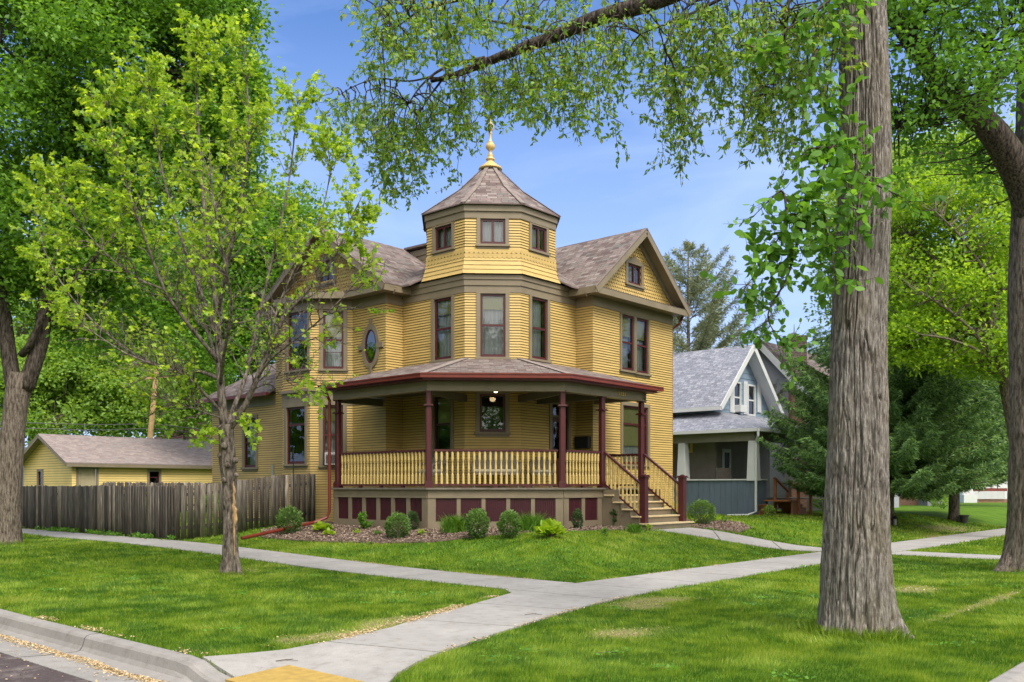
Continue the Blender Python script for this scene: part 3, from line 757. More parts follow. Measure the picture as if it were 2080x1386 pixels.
# door behind the porch
wd = W['turretright']; t0, t1 = wd.s_px(1120), wd.s_px(1153); zd0, zd1 = 1.66, 1.66+2.42
wd.op.append((t0, t1, zd0, zd1))
mb = MB(); wd.bx(mb, t0-.12, t0, zd0, zd1, -.02, .045); wd.bx(mb, t1, t1+.12, zd0, zd1, -.02, .045); wd.bx(mb, t0-.12, t1+.12, zd1, zd1+.12, -.02, .05)
dr = mb.build('door', M['taupe'], house); dr['label'] = 'dark front door with a glass panel under a transom'
mb = MB(); a, b = t0+.02, t1-.02; zt = zd1-.36
wd.bx(mb, a, a+.12, zd0, zt, -.09, -.04); wd.bx(mb, b-.12, b, zd0, zt, -.09, -.04); wd.bx(mb, a+.12, b-.12, zt-.14, zt, -.09, -.04); wd.bx(mb, a+.12, b-.12, zd0, zd0+.30, -.09, -.04)
wd.bx(mb, a+.12, b-.12, zd0+.72, zd0+.84, -.09, -.04); wd.bx(mb, a+.12, b-.12, zd0+.30, zd0+.72, -.08, -.06)
mb.build('door_leaf', paint('dark_stained_door', (.10, .03, .015), .4, .2), dr)
mb = MB(); wd.bx(mb, a, b, zt, zt+.05, -.09, -.03); mb.build('transom_bar', M['taupe'], dr)
mb = MB(); wd.bx(mb, a+.12, b-.12, zd0+.84, zt-.14, -.070, -.064); wd.bx(mb, a, b, zt+.05, zd1, -.070, -.064); mb.build('door_glass', M['glass'], dr)
mb = MB(); P_ = [wd.P(t, z, o) for o in (-.1, -1.1) for t, z in ((t0, zd0), (t1, zd0), (t1, zd1), (t0, zd1))]; mb.add(P_, [[4, 5, 6, 7], [0, 4, 5, 1], [1, 5, 6, 2], [2, 6, 7, 3], [3, 7, 4, 0]]); mb.build('room_recess', M['dark'], dr)
mb = MB(); mb.lathe(wd.P(a+.06, zd0+1.0, -.01), [(.03, -.03), (.035, 0), (.03, .03)], 10); mb.build('door_knob', M['brass'], dr)

# oval window
wo = W['wingleft']; cs = wo.s_px(755.2); cz = wo.z_px(755.2, 704)
ra = (wo.s_px(767)-wo.s_px(743.4))/2; rb = 35/1852*27.0
sz = 28
def ell(r1, r2, off, n=sz): return [wo.P(cs+r1*math.cos(2*PI*k/n), cz+r2*math.sin(2*PI*k/n), off) for k in range(n)]
def ring(mb, a1, b1, a2, b2, o0, o1):
    r = [ell(a1, b1, o0), ell(a1, b1, o1), ell(a2, b2, o1), ell(a2, b2, o0)]; n = sz
    V_ = [p for q in r for p in q]; F = []
    for i in range(4):
        j = (i+1) % 4
        for k in range(n): F.append([i*n+k, i*n+(k+1) % n, j*n+(k+1) % n, j*n+k])
    mb.add(V_, F)
mb = MB(); ring(mb, ra, rb, ra+.13, rb+.15, 0, .06)
for (dx, dz, w_, h_) in ((0, rb+.15, .11, .34), (0, -rb-.15, .11, .30), (ra+.14, 0, .30, .15), (-ra-.14, 0, .30, .15)):
    wo.bx(mb, cs+dx-w_/2, cs+dx+w_/2, cz+dz-h_/2, cz+dz+h_/2, 0, .072)
ow = mb.build('oval_window', M['taupe'], house); ow['label'] = 'oval window with four keystones on the left wing'
mb = MB(); ring(mb, ra-.045, rb-.05, ra, rb, .0, .05); mb.build('window_frame', M['maroon'], ow)
mb = MB(); mb.face(ell(ra-.04, rb-.045, .028)); mb.build('pane', glass_mat('green_window_glass', tintc=(.30, .42, .34), f0=.12), ow)
mb = MB(); mb.face(ell(ra-.02, rb-.02, .019)); mb.build('room_recess', paint('leaded_glass_backing', (.03, .055, .04), .6, .5, 14), ow)

# all clapboard
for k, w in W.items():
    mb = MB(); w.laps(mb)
    mb.build('turret_wall' if k.startswith('turrettop') else 'wall', [M['yellow'], M['edgeshadow']], house)

# friezes, built as stacked boards round a run of walls
def offpts(pts, off):
    """offset an open run of (a,b) points outwards; outside is to the right of travel as seen from outside-left to right"""
    P_ = [np.array(p, float) for p in pts]; out = []
    ns = []
    for i in range(len(P_)-1):
        d = P_[i+1]-P_[i]; d /= np.hypot(*d); ns.append(np.array([d[1], -d[0]]))
    for i in range(len(P_)):
        if i == 0: o_ = ns[0]*off
        elif i == len(P_)-1: o_ = ns[-1]*off
        else:
            n = ns[i-1]+ns[i]; o_ = n*off/(1+float(np.dot(ns[i-1], ns[i])))
        out.append(P_[i]+o_)
    return out
def band(mb, pts, z0, z1, o0, o1, slope=0.0, closed=False):
    """z1 outer top lowered by slope"""
    if closed: pts = list(pts)+[pts[0]]
    A0 = offpts(pts, o0); A1 = offpts(pts, o1)
    if closed:
        # fix the joint
        q = offpts([pts[-2]]+list(pts)+[pts[1]], o0)[1:-1]; A0 = q; A1 = offpts([pts[-2]]+list(pts)+[pts[1]], o1)[1:-1]
    for i in range(len(pts)-1):
        c = [L(*A0[i], z0), L(*A0[i+1], z0), L(*A1[i+1], z0), L(*A1[i], z0), L(*A0[i], z1), L(*A0[i+1], z1), L(*A1[i+1], z1-slope), L(*A1[i], z1-slope)]
        mb.add(c, [[0, 1, 2, 3][::-1], [4, 5, 6, 7], [0, 4, 5, 1][::-1], [3, 2, 6, 7], [0, 3, 7, 4], [1, 5, 6, 2]])
TP = [(5.87, 11.05), (5.87, 8.45), (6.96, 7.35), (9.52, 7.35)]
LP = [(5.21, 16.65), (5.21, 15.82), (4.30, 14.91), (4.30, 13.49), (5.21, 12.58), (5.21, 11.05), (5.87, 11.05)]
RP = [(9.52, 7.35), (9.52, 6.72), (13.93, 6.72)]
# octagon upper part, closed ring of corners
OC = [octo(TR_, k) for k in range(8)]
mb = MB()
zz = [ZF, Zp(581, 25.55), Zp(569, 25.55), Zp(559.5, 25.55)]
for i in range(3): band(mb, TP, zz[i]+(.0 if i == 0 else .003), zz[i+1], -.05, .03+.028*i)
fr = mb.build('turret_frieze', M['taupe'], house)
for q_ in (LP, RP): mb = MB(); band(mb, q_, 7.05, 7.34, -.05, .035); mb.build('frieze', M['taupe'], house)
# boxed eaves / cornice: soffit, fascia, drip
def cornice(pts, z, out=.42, name='cornice', ext=0.0):
    mb = MB(); band(mb, pts, z-.17, z-.14, -.05, out); band(mb, pts, z-.20, z, out, out+.03); return mb.build(name, M['taupe'], house)
cornice([(5.21, 17.0), (5.21, 15.82), (4.30+.25, 15.0), (4.30+.25, 13.40), (5.21, 12.58), (5.21, 11.05), (5.87, 11.05)], 7.52)
cornice([(9.52, 7.35), (9.52, 6.72), (14.3, 6.72)], 7.52)
# little shingled skirts on top of the gable cornices
mb = MB()
for p, q in (((4.75, 17.0), (4.75, 10.64)), ((9.11, 6.27), (14.32, 6.27))):
    mb = MB()
    if p[0] == q[0]: pts = [L(p[0], p[1], 7.525), L(q[0], q[1], 7.525), L(5.19, q[1]+.4, 7.62), L(5.19, p[1], 7.62)]
    else: pts = [L(p[0], p[1], 7.525), L(q[0], q[1], 7.525), L(q[0]-.4, 6.70, 7.62), L(p[0]+.4, 6.70, 7.62)]
    mb.slab(pts, .03)
    mb.build('cornice_skirt', M['roof'], house)
# lower bay frieze between floors
mb = MB(); z_a, z_b = Zp(824, 27.9), Zp(797, 27.9)
band(mb, LP[1:6], z_a, z_b, -.05, .03); band(mb, LP[1:6], z_b+.002, z_b+.12, -.05, .10, .05); mb.build('bay_frieze', M['taupe'], house)

# main roofs
ZR = 9.74; ov = .46
def zl(b): return ZR-.677*abs(b-13.85)
def zr(a): return ZR-.846*abs(a-11.72)
mb = MB()
eb0, eb1 = 10.60, 17.10
mb.slab([L(4.72, eb0, zl(eb0)), L(14.4, eb0, zl(eb0)), L(14.4, 13.85, ZR), L(4.72, 13.85, ZR)][::1], .05)
mb.slab([L(14.4, eb1, zl(eb1)), L(4.72, eb1, zl(eb1)), L(4.72, 13.85, ZR), L(14.4, 13.85, ZR)], .05)
mb.build('left_wing_roof', M['roof'], house)
mb = MB(); ea0, ea1 = 9.10, 14.34
mb.slab([L(ea0, 13.85, zr(ea0)), L(ea0, 6.25, zr(ea0)), L(11.72, 6.25, ZR), L(11.72, 13.85, ZR)], .05)
mb.slab([L(ea1, 6.25, zr(ea1)), L(ea1, 13.85, zr(ea1)), L(11.72, 13.85, ZR), L(11.72, 6.25, ZR)], .05)
mb.build('front_wing_roof', M['roof'], house)
# rakes (barge boards) and their soffits
def rake(pts3, w=.2):
    mb = MB()
    for p, q in pts3:
        p = Vector(p); q = Vector(q); dn = Vector((0, 0, -.17)); 
        mb.bar(p+Vector((0, 0, -.13)), q+Vector((0, 0, -.13)), .035, w)
    return mb
for q_ in ([(L(4.74, eb0, zl(eb0)), L(4.74, 13.85, ZR)), (L(4.74, 13.85, ZR), L(4.74, eb1, zl(eb1)))], [(L(ea0, 6.27, zr(ea0)), L(11.72, 6.27, ZR)), (L(11.72, 6.27, ZR), L(ea1, 6.27, zr(ea1)))]): rake(q_).build('rake_board', M['taupe'], house)
for (a0, a1, f, ax) in ((4.76, 5.25, zl, 'l'), (6.29, 6.74, zr, 'r')):
    mb = MB()   # sloping soffit
    for e, r in ((eb0, 13.85), (eb1, 13.85)) if ax == 'l' else ((ea0, 11.72), (ea1, 11.72)):
        ze = f(e)-.09; zt = ZR-.09
        P_ = [L(a0, e, ze), L(a1, e, ze), L(a1, r, zt), L(a0, r, zt)] if ax == 'l' else [L(e, a0, ze), L(e, a1, ze), L(r, a1, zt), L(r, a0, zt)]
        mb.slab(P_, .02)
    # inner rake trim on the gable wall
    for e, r in ((eb0, 13.85), (eb1, 13.85)) if ax == 'l' else ((ea0, 11.72), (ea1, 11.72)):
        ze = f(e)-.22; zt = ZR-.22
        if ax == 'l': mb.bar(L(5.15, e, ze), L(5.15, r, zt), .05, .14)
        else: mb.bar(L(e, 6.66, ze), L(r, 6.66, zt), .05, .14)
    mb.build('rake_soffit', M['taupe'], house)
# gable walls with fish-scale shingles
def fish(w, t0, t1, z0, zmax, inside, holes, rw=.128, rh=.105, prot=.028):
    mb = MB(); z = z0; r = 0
    while z < zmax:
        off = rw/2 if r % 2 else 0
        t = t0-off
        while t < t1:
            c = t+rw/2
            if inside(c, z) and inside(c, z+.20) and not any(h[0]-.02 < c < h[1]+.02 and h[2]-.06 < z < h[3] for h in holes):
                h = rw*.48; P_ = []
                for k in range(7):
                    th = PI+PI*k/6
                    P_.append(w.P(c+h*math.cos(th), z+h*.75+h*.75*math.sin(th), prot+random.uniform(-.002, .003)))
                P_ += [w.P(c+h, z+rh+.05, .001), w.P(c-h, z+rh+.05, .001)]
                n = len(P_); Q_ = [w.P(c+h*math.cos(PI+PI*k/6), z+h*.75+h*.75*math.sin(PI+PI*k/6), 0) for k in range(7)]
                mb.add(P_+Q_, [list(range(n))]+[[k, n+k, n+k+1, k+1][::-1] for k in range(6)], None, [0]+[1]*6)
            t += rw
        z += rh; r += 1
    return mb
gl = Wall((5.20, 17.0), (5.20, 10.7), 7.5, 9.7); gr = Wall((9.2, 6.71), (14.25, 6.71), 7.5, 9.7)
for w, ctr, sl, nm, wx in ((gl, 17.0-13.85, .677, 'gable_wall', None), (gr, 11.72-9.2, .846, 'gable_wall', (1274, 1301, 538, 579))):
    holes = []
    if wx:
        n0 = len(w.op)
        a0, a1 = w.s_px(wx[0]), w.s_px(wx[1]); z0, z1 = w.z_px(1287, wx[3]), w.z_px(1287, wx[2])
    else:
        a0, a1 = ctr-.36, ctr+.36; z0, z1 = 8.05, 8.75
    holes = [(a0, a1, z0, z1)]
    lim = lambda z, ctr=ctr, sl=sl: ((ctr-(ZR-.05-z)/sl), (ctr+(ZR-.05-z)/sl))
    mbk = MB()
    for (ta, tb, za, zb) in ((None, a0, 7.45, 9.7), (a1, None, 7.45, 9.7), (a0, a1, 7.45, z0), (a0, a1, z1, 9.7)):
        # backing sheets clipped to the gable triangle
        n = 14
        for i in range(n):
            q0 = za+(zb-za)*i/n; q1 = za+(zb-za)*(i+1)/n
            l0, r0 = lim(q0); l1, r1 = lim(q1)
            A_ = (max(ta, l0) if ta is not None else l0, min(tb, r0) if tb is not None else r0)
            B_ = (max(ta, l1) if ta is not None else l1, min(tb, r1) if tb is not None else r1)
            if A_[1] <= A_[0]: continue
            if B_[1] < B_[0]: B_ = ((B_[0]+B_[1])/2,)*2
            mbk.face([w.P(A_[0], q0), w.P(A_[1], q0), w.P(B_[1], q1), w.P(B_[0], q1)])
    gw = mbk.build('gable_wall', M['yellow'], house)
    mb = fish(w, 0, w.len, 7.56, 9.6, lambda t, z, lim=lim: lim(z)[0]+.03 < t < lim(z)[1]-.03, holes); mb.build('scale_shingles', [M['yellow'], M['edgeshadow']], gw)
    w.z0 = 0
    # small paired window
    Yc = w.P((a0+a1)/2, 0)[1]
    x0_ = 1040+1852*w.P(a0, 0)[0]/w.P(a0, 0)[1]; x1_ = 1040+1852*w.P(a1, 0)[0]/w.P(a1, 0)[1]; Ym = w.P(w.s_px((x0_+x1_)/2), 0)[1]
    window(w, x0_, x1_, 990-(z1-EYE)*1852/Ym, 990-(z0-EYE)*1852/Ym, kind='pair', cas=.13, curtain=bool(wx))
    mb = MB(); tm = (a0+a1)/2; w.bx(mb, tm-.22, tm+.22, z1+.11, z1+.20, 0, .05); w.bx(mb, tm-.10, tm+.10, z1+.20, z1+.25, 0, .05); mb.build('window_hood', M['taupe'], house)

# triangular roofs left and right of the turret, and the small raised gable behind it
mb = MB()
zc = 7.53
mb.slab([L(5.42, 11.1, zc), L(5.42, 10.25, zc), L(7.0, 9.6, zc+.9), L(7.0, 11.4, zc+.9)], .05)
mb.slab([L(8.72, 6.9, zc), L(9.6, 6.9, zc), L(10.0, 8.5, zc+.9), L(8.1, 8.5, zc+.9)], .05)
mb.build('turret_side_roof', M['roof'], house)
mb = MB(); d0 = Wall((8.55, 13.75), (8.55, 10.6), 8.2, 9.75); d0.bx(mb, 0, 3.15, 8.0, 9.62, -1.6, 0); d0.bx(mb, 0, 3.15, 9.42, 9.62, 0, .06); [d0.bx(mb, 0, 3.15, 8.3+.16*k_, 8.45+.16*k_, 0, .03) for k_ in range(7)]; mb.build('rear_roof_cheek', M['taupe'], house)
mb = MB(); mb.slab([L(8.35, 13.8, 9.76), L(8.35, 10.4, 9.70), L(10.6, 10.4, 9.70), L(10.6, 13.8, 9.76)], .07); mb.build('rear_roof_cap', M['roof'], house)

# flared shingle skirt of the turret, scallop course, frieze and cone roof
mb = MB()
zs = [Zp(558, 25.55)+(ZT0-Zp(558, 25.55))*k/6 for k in range(7)]
fl = [.15, .10, .065, .035, .015, .004, 0]
for k in range(8):
    for i in range(6):
        for lay in (0,):
            p0 = octo(TR_+fl[i]+.026, k); p1 = octo(TR_+fl[i]+.026, k+1); q0 = octo(TR_+fl[i+1], k); q1 = octo(TR_+fl[i+1], k+1)
            r0 = octo(TR_+fl[i]-.01, k); r1 = octo(TR_+fl[i]-.01, k+1)
            mb.add([L(*p0, zs[i]), L(*p1, zs[i]), L(*q1, zs[i+1]+.004), L(*q0, zs[i+1]+.004), L(*r0, zs[i]+.012), L(*r1, zs[i]+.012)], [[0, 1, 2, 3], [4, 5, 1, 0]], None, [0, 1])
        if i in (4, 5):        # scalloped lower edges
            w = Wall(octo(TR_+fl[i]+.035, k), octo(TR_+fl[i]+.035, k+1), 0, 1); n = 12; h = w.len/n
            for j in range(n):
                P_ = [w.P(j*h+h/2+h*.5*math.cos(PI+PI*q/6), zs[i]-.02+h*.42*(1+math.sin(PI+PI*q/6))-h*.38, .004) for q in range(7)]
                P_ += [w.P((j+1)*h, zs[i]+.06, .0), w.P(j*h, zs[i]+.06, .0)]
                n_ = len(P_); mb.add(P_+[w.P(j*h+h/2+h*.5*math.cos(PI+PI*q/6), zs[i]-.02+h*.42*(1+math.sin(PI+PI*q/6))-h*.38, -.030) for q in range(7)], [list(range(n_))]+[[q, n_+q, n_+q+1, q+1][::-1] for q in range(6)], None, [0]+[1]*6)
        else:                  # straight shingles: thin upright joints
            w = Wall(octo(TR_+fl[i]+.026, k), octo(TR_+fl[i]+.026, k+1), 0, 1)
            t = 0
            while t < w.len-.1:
                wd_ = random.uniform(.08, .16); e = random.uniform(.001, .005)
                mb.face([w.P(t, zs[i]-random.uniform(0, .006), e), w.P(min(t+wd_, w.len), zs[i]-random.uniform(0, .006), e), L(*(np.array(to_ab(*w.P(min(t+wd_, w.len), 0, -(fl[i]-fl[i+1]+.012))[:2]))), zs[i+1]), L(*(np.array(to_ab(*w.P(t, 0, -(fl[i]-fl[i+1]+.012))[:2]))), zs[i+1])])
                t += wd_
mb.build('turret_shingle_skirt', [M['yellow'], M['edgeshadow']], house)
mb = MB(); zf = [ZT1, Zp(429.5, 25.5), Zp(416, 25.5)]
band(mb, [octo(TR_, k) for k in range(8)], zf[0], zf[1], -.06, .03, closed=True); band(mb, [octo(TR_, k) for k in range(8)], zf[1]+.003, zf[2], -.06, .075, closed=True)
mb.build('turret_cornice', M['taupe'], house)
mb = MB(); zt0 = zf[2]+.0; zap = EYE+9.72
RO = 2.19; RM = 1.05; zm_ = zt0+(zap-zt0)*.47
for k in range(8):
    a0, a1 = octo(RO, k), octo(RO, k+1); b0, b1 = octo(RM, k), octo(RM, k+1); c0, c1 = octo(.11, k), octo(.11, k+1)
    mb.slab([L(*a0, zt0+.02), L(*a1, zt0+.02), L(*b1, zm_), L(*b0, zm_)], .035)
    mb.slab([L(*b0, zm_), L(*b1, zm_), L(*c1, zap-.03), L(*c0, zap-.03)], .03)
mb.build('turret_roof', M['roof'], house)
mb = MB()
for k in range(8):
    mb.bar(L(*octo(RO, k), zt0+.03), L(*octo(RM, k), zm_+.012), .16, .014); mb.bar(L(*octo(RM, k), zm_+.012), L(*octo(.12, k), zap-.02), .12, .014)
mb.build('hip_cap_shingles', paint('hip_shingle', (.21, .17, .155), .9, .25, 9), house)
fin = MB(); c = L(*TC, zap-.12)
prof = [(.36, -.06), (.34, .0), (.26, .04), (.20, .10), (.13, .17), (.10, .22), (.15, .235), (.155, .275), (.10, .30), (.085, .34), (.10, .37), (.075, .41), (.055, .50), (.10, .54), (.155, .59), (.165, .64), (.15, .70), (.10, .755), (.11, .77), (.06, .80), (.04, .88), (.038, .98), (.06, 1.02), (.07, 1.04), (.04, 1.08), (.055, 1.10)]
fin.lathe(c, [(r_*(.86 if z_ > .12 else 1), z_) for r_, z_ in prof], 16)
fn = fin.build('finial', M['finial'], house, smooth=True)
mb = MB(); c2 = Vector(c)+Vector((0, 0, 1.10))
for k in range(5):
    t = 2*PI*k/5; d = Vector((math.cos(t), math.sin(t), 0))
    mb.tube([c2+d*.03, c2+d*.095+Vector((0, 0, .07)), c2+d*.10+Vector((0, 0, .15)), c2+d*.03+Vector((0, 0, .24))], [.018, .02, .018, .014], 5)
mb.lathe(c2, [(.03, 0), (.02, .1), (.05, .22), (.055, .26), (.03, .30), (.016, .36), (.03, .40), (.026, .43), (.008, .47), (.004, .50)], 8)
mb.build('finial_crown', M['finial'], fn, smooth=True)

# interior floor slab / attic fill that keeps daylight out of the shell
mb = MB(); mb.prism([L(a, b)[:2] for a, b in ((5.9, 11.0), (5.9, 8.6), (7.05, 7.45), (9.45, 7.45), (9.6, 6.85), (13.8, 6.85), (13.8, 16.5), (5.35, 16.5), (5.35, 11.1))], 7.25, 7.3)
mb.build('attic_floor', M['dark'], house)

# ------------- rear one-storey wing
rw = Wall((5.32, 20.85), (5.32, 16.7), G0, 4.42, (c90, 0))
W2r = Wall((5.32, 20.85), (5.32, 16.7), G0, 4.42)
window(rw, 497, 521, 850, 950, kind='double', label='narrow window of the low rear wing')
mb = MB(); rw.laps(mb); Wall((13, 20.85), (5.32, 20.85), G0, 4.7, (0, c90)).laps(mb); mb.build('rear_wing_wall', [M['yellow'], M['edgeshadow']], house)
mb = MB(); band(mb, [(8, 20.85), (5.32, 20.85), (5.32, 16.7)][0:], 4.42, 4.78, -.05, .03); mb.build('rear_wing_frieze', M['taupe'], house)
mb = MB(); mb.slab([L(4.95, 21.2, 4.82), L(4.95, 16.66, 4.82), L(8.1, 16.66, 6.9), L(8.1, 19.0, 6.9)], .06); mb.slab([L(12, 21.2, 4.82), L(4.95, 21.2, 4.82), L(8.1, 19.0, 6.9), L(12, 19.0, 6.9)], .06); mb.build('rear_wing_roof', M['roof'], house)
mb = MB(); mb.bar(L(4.90, 21.2, 4.76), L(4.90, 16.7, 4.76), .11, .11); mb.build('rear_gutter', M['red'], house)

# ------------- porch
DZ = 1.635
def pz(y, Y): return Zp(y, Y)
def octs(wo_):      # offset outline of the turret walls: left line a, facet corners, right line b
    a = 5.87-wo_; b = 7.35-wo_; k = wo_*.4142
    return a, 8.45-k, 6.96-k, b
ENDL, ENDR = 11.35, 9.80
def outline(wo_, el, er):
    a, bb, aa, b = octs(wo_); return [(a, el), (a, bb), (aa, b), (er, b)]
o_ = outline(2.40, ENDL, ENDR)
mb = MB()
full = o_+[(ENDR, 6.72), (9.52, 6.72), (9.52, 7.35), (6.96, 7.35), (5.87, 8.45), (5.87, 11.05), (5.21, 11.05), (5.21, ENDL)]
mb.prism([L(*p)[:2] for p in full][::1], DZ-.045, DZ)
mb.build('porch_deck', M['deck'], house)
# skirt: frame boards and lattice
o2 = outline(2.30, ENDL, ENDR); gbase = .48
skirt_mb = MB(); 
def wl(p, q): return Wall(p, q, 0, 1)
segs = [(wl(o2[0], o2[1]), 6), (wl(o2[1], o2[2]), 5), (wl(o2[2], (7.66, o2[3][1])), 2)]
endw = wl((5.21, ENDL), (o2[0][0], ENDL))
lats = []
for w, n in segs:
    w.bx(skirt_mb, 0, w.len, DZ-.22, DZ-.045, -.03, .03)          # fascia
    w.bx(skirt_mb, 0, w.len, DZ-.26, DZ-.22, -.03, .045)
    w.bx(skirt_mb, 0, w.len, gbase, DZ-.86, -.03, .028)           # base board
    m_e = .20; gp = .10 if n == 5 else .14; wpan = (w.len-2*m_e+gp)/n
    edges = [0, m_e]
    for i in range(n):
        x = m_e+i*wpan; lats.append((w, x, x+wpan-gp))
    w.bx(skirt_mb, 0, m_e, DZ-.86, DZ-.26, -.03, .025)
    w.bx(skirt_mb, w.len-m_e, w.len, DZ-.86, DZ-.26, -.03, .025)
    for i in range(1, n): x = m_e+i*wpan-gp; w.bx(skirt_mb, x, x+gp, DZ-.86, DZ-.26, -.03, .022)
endw.bx(skirt_mb, 0, endw.len, gbase, DZ-.045, -.03, .02)
# skirt right of the steps
skirt = skirt_mb.build('porch_skirt', M['taupe'], house); skirt_mb = MB()
w = wl((9.62, o2[3][1]), (9.80, o2[3][1])); w.bx(skirt_mb, 0, w.len, gbase, DZ-.045, -.03, .03)
w = wl((9.80, o2[3][1]), (9.80, 6.72)); w.bx(skirt_mb, 0, w.len, gbase, DZ-.86, -.03, .03); w.bx(skirt_mb, 0, w.len, DZ-.26, DZ-.045, -.03, .03); w.bx(skirt_mb, 0, .15, DZ-.86, DZ-.26, -.03, .03); w.bx(skirt_mb, w.len-.15, w.len, DZ-.86, DZ-.26, -.03, .03)
lats.append((w, .15, w.len-.15))
skirt_mb.build('porch_skirt', M['taupe'], house)
for w, a, b in lats:
    mb = MB(); n = max(3, int((b-a)/.05)); h = (b-a)/n
    for i in range(n): w.bx(mb, a+i*h+.008, a+(i+1)*h-.008, DZ-.86, DZ-.26, -.02, .0)
    w.bx(mb, a, b, DZ-.86, DZ-.26, -.045, -.025)
    mb.build('lattice_panel', M['lattice'], skirt)
# posts
BZ0, BZ1 = EYE+2.48, EYE+2.69
pos = [(3.61, 11.22), (3.61, 7.51), (6.02, 5.09), (7.74, 5.09), (9.64, 5.09)]
def post(ab, rot, w_=.16):
    p = L(*ab, DZ); mb = MB(); d = U if rot is None else rot
    r = w_/2*1.08
    def oct_(r0, z0, r1, z1):
        P_ = []
        th0 = math.atan2(d[1], d[0])
        for rr, zz_ in ((r0, z0), (r1, z1)):
            for k in range(8):
                t = th0+R(45*(k//2)*2/1)+0
            for sx, sy in ((1, .62), (.62, 1), (-.62, 1), (-1, .62), (-1, -.62), (-.62, -1), (.62, -1), (1, -.62)):
                q = np.array(d)*sx*rr+np.array([-d[1], d[0]])*sy*rr; P_.append((p[0]+q[0], p[1]+q[1], p[2]+zz_))
        mb.add(P_, [list(range(8))[::-1], list(range(8, 16))]+[[k, (k+1) % 8, 8+(k+1) % 8, 8+k] for k in range(8)])
    H = BZ0-DZ
    mb.box((p[0], p[1], p[2]+.07), w_*1.25, w_*1.25, .14, d); mb.box((p[0], p[1], p[2]+.155), w_*1.12, w_*1.12, .03, d)
    oct_(w_/2, .17, w_/2, 1.0); oct_(w_/2, 1.0, w_/2, H-.42)
    mb.box((p[0], p[1], p[2]+H-.40), w_*1.5, w_*1.5, .03, d); mb.box((p[0], p[1], p[2]+H-.375), w_*1.25, w_*1.25, .02, d)
    oct_(w_/2*.93, H-.365, w_/2*.93, H-.05); mb.box((p[0], p[1], p[2]+H-.03), w_*1.25, w_*1.25, .06, d)
    return mb.build('porch_post', M['maroon'], house, bevel=.004)
dF = W['turretfront'].d
for ab, d in zip(pos, (V, dF, dF, U, U)): post(ab, d)
# beam
mb = MB()
bo = outline(2.26, 11.34, 9.76)
band(mb, bo, BZ0, BZ1, -.10, .09); band(mb, bo, BZ0-.03, BZ0, -.12, .11)
band(mb, [(9.64, 5.0), (9.64, 6.7)], BZ0, BZ1, -.08, .08)
beam = mb.build('porch_beam', M['taupe'], house)
mb = MB()
for p, q in (((3.61, 7.51), (5.87, 8.45)), ((6.02, 5.09), (6.96, 7.35)), ((7.74, 5.09), (7.74, 7.33)), ((3.61, 11.22), (5.2, 11.22))):
    mb = MB(); mb.bar(L(*p, BZ0+.0), L(*q, BZ0+.0), .14, .20); mb.build('ceiling_beam', M['ceiling'], house)
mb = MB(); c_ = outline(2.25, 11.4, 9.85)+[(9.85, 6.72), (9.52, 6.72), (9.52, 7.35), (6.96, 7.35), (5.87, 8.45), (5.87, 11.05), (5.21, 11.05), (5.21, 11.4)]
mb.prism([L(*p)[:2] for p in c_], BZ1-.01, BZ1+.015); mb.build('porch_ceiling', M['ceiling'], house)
# house number
cu = bpy.data.curves.new('house_number', 'FONT'); cu.body = '1121'; cu.size = .155; cu.extrude = .008; cu.align_x = 'CENTER'; cu.space_character = 1.25
tmp = bpy.data.objects.new('tmp', cu); COL.objects.link(tmp)
bpy.context.view_layer.update(); dg = bpy.context.evaluated_depsgraph_get(); tm = bpy.data.meshes.new_from_object(tmp.evaluated_get(dg)); bpy.data.objects.remove(tmp)
wn = Wall((bo[2][0], bo[2][1]-.10), (9.7, bo[2][1]-.10), 0, 1); tn = wn.s_px(1263); pb = wn.P(tn, BZ0+.05, .012)
yaw = math.atan2(U[1], U[0])
ho = origin_of(house)
for v_ in tm.vertices:
    x, y, z = v_.co; q = (pb[0]+x*U[0]-(-z)*(-U[1])*-1*0, 0)
    v_.co = (pb[0]+x*U[0]+z*wn.n[0]-ho.x, pb[1]+x*U[1]+z*wn.n[1]-ho.y, pb[2]+y-ho.z)
on = link('house_number', tm, M['brass'], house)
# porch roof
gz0 = EYE+2.86; gz1 = EYE+3.60
ro_ = outline(2.62, 11.46, 10.02); ri = outline(0.0, 11.46, 10.02)
mb = MB()
mb.slab([L(*ro_[0], gz0), L(*ro_[1], gz0), L(*ri[1], gz1), L(*ri[0], gz1)], .05)
mb.slab([L(*ro_[1], gz0), L(*ro_[2], gz0), L(*ri[2], gz1), L(*ri[1], gz1)], .05)
mb.slab([L(*ro_[2], gz0), L(*ro_[3], gz0), L(*ri[3], gz1), L(*ri[2], gz1)], .05)
mb.build('porch_roof', M['roof'], house)
mb = MB()
M['hippale'] = paint('hip_shingle_pale', (.24, .195, .18), .9, .25, 9)
for i in (1, 2): mb = MB(); mb.bar(L(*ro_[i], gz0+.012), L(*ri[i], gz1+.012), .22, .012); mb.build('porch_hip_cap', M['hippale'], house)
mb = MB(); band(mb, outline(2.32, 11.42, 9.98), BZ1+.0, BZ1+.03, -.1, .30); band(mb, outline(2.55, 11.44, 10.0), BZ1+.03, BZ1+.13, -.02, .012); mb.build('porch_soffit', M['maroon'], house)
mb = MB(); go = outline(2.62, 11.5, 10.06)
band(mb, go, gz0-.125, gz0-.115, 0, .085); band(mb, go, gz0-.115, gz0-.02, .075, .10); band(mb, go, gz0-.03, gz0+.0, .095, .118); band(mb, go, gz0-.02, gz0+.02, -.01, .006)
for e in ((0, 1), (3, 2)):
    p = np.array(go[e[0]]); n = np.array((-1, 0)) if e[0] == 0 else np.array((0, -1)); q = p+n*.05
    mb.box(L(*q, gz0-.06), .10, .10, .12, U)
mb.build('porch_gutter', M['red'], house)
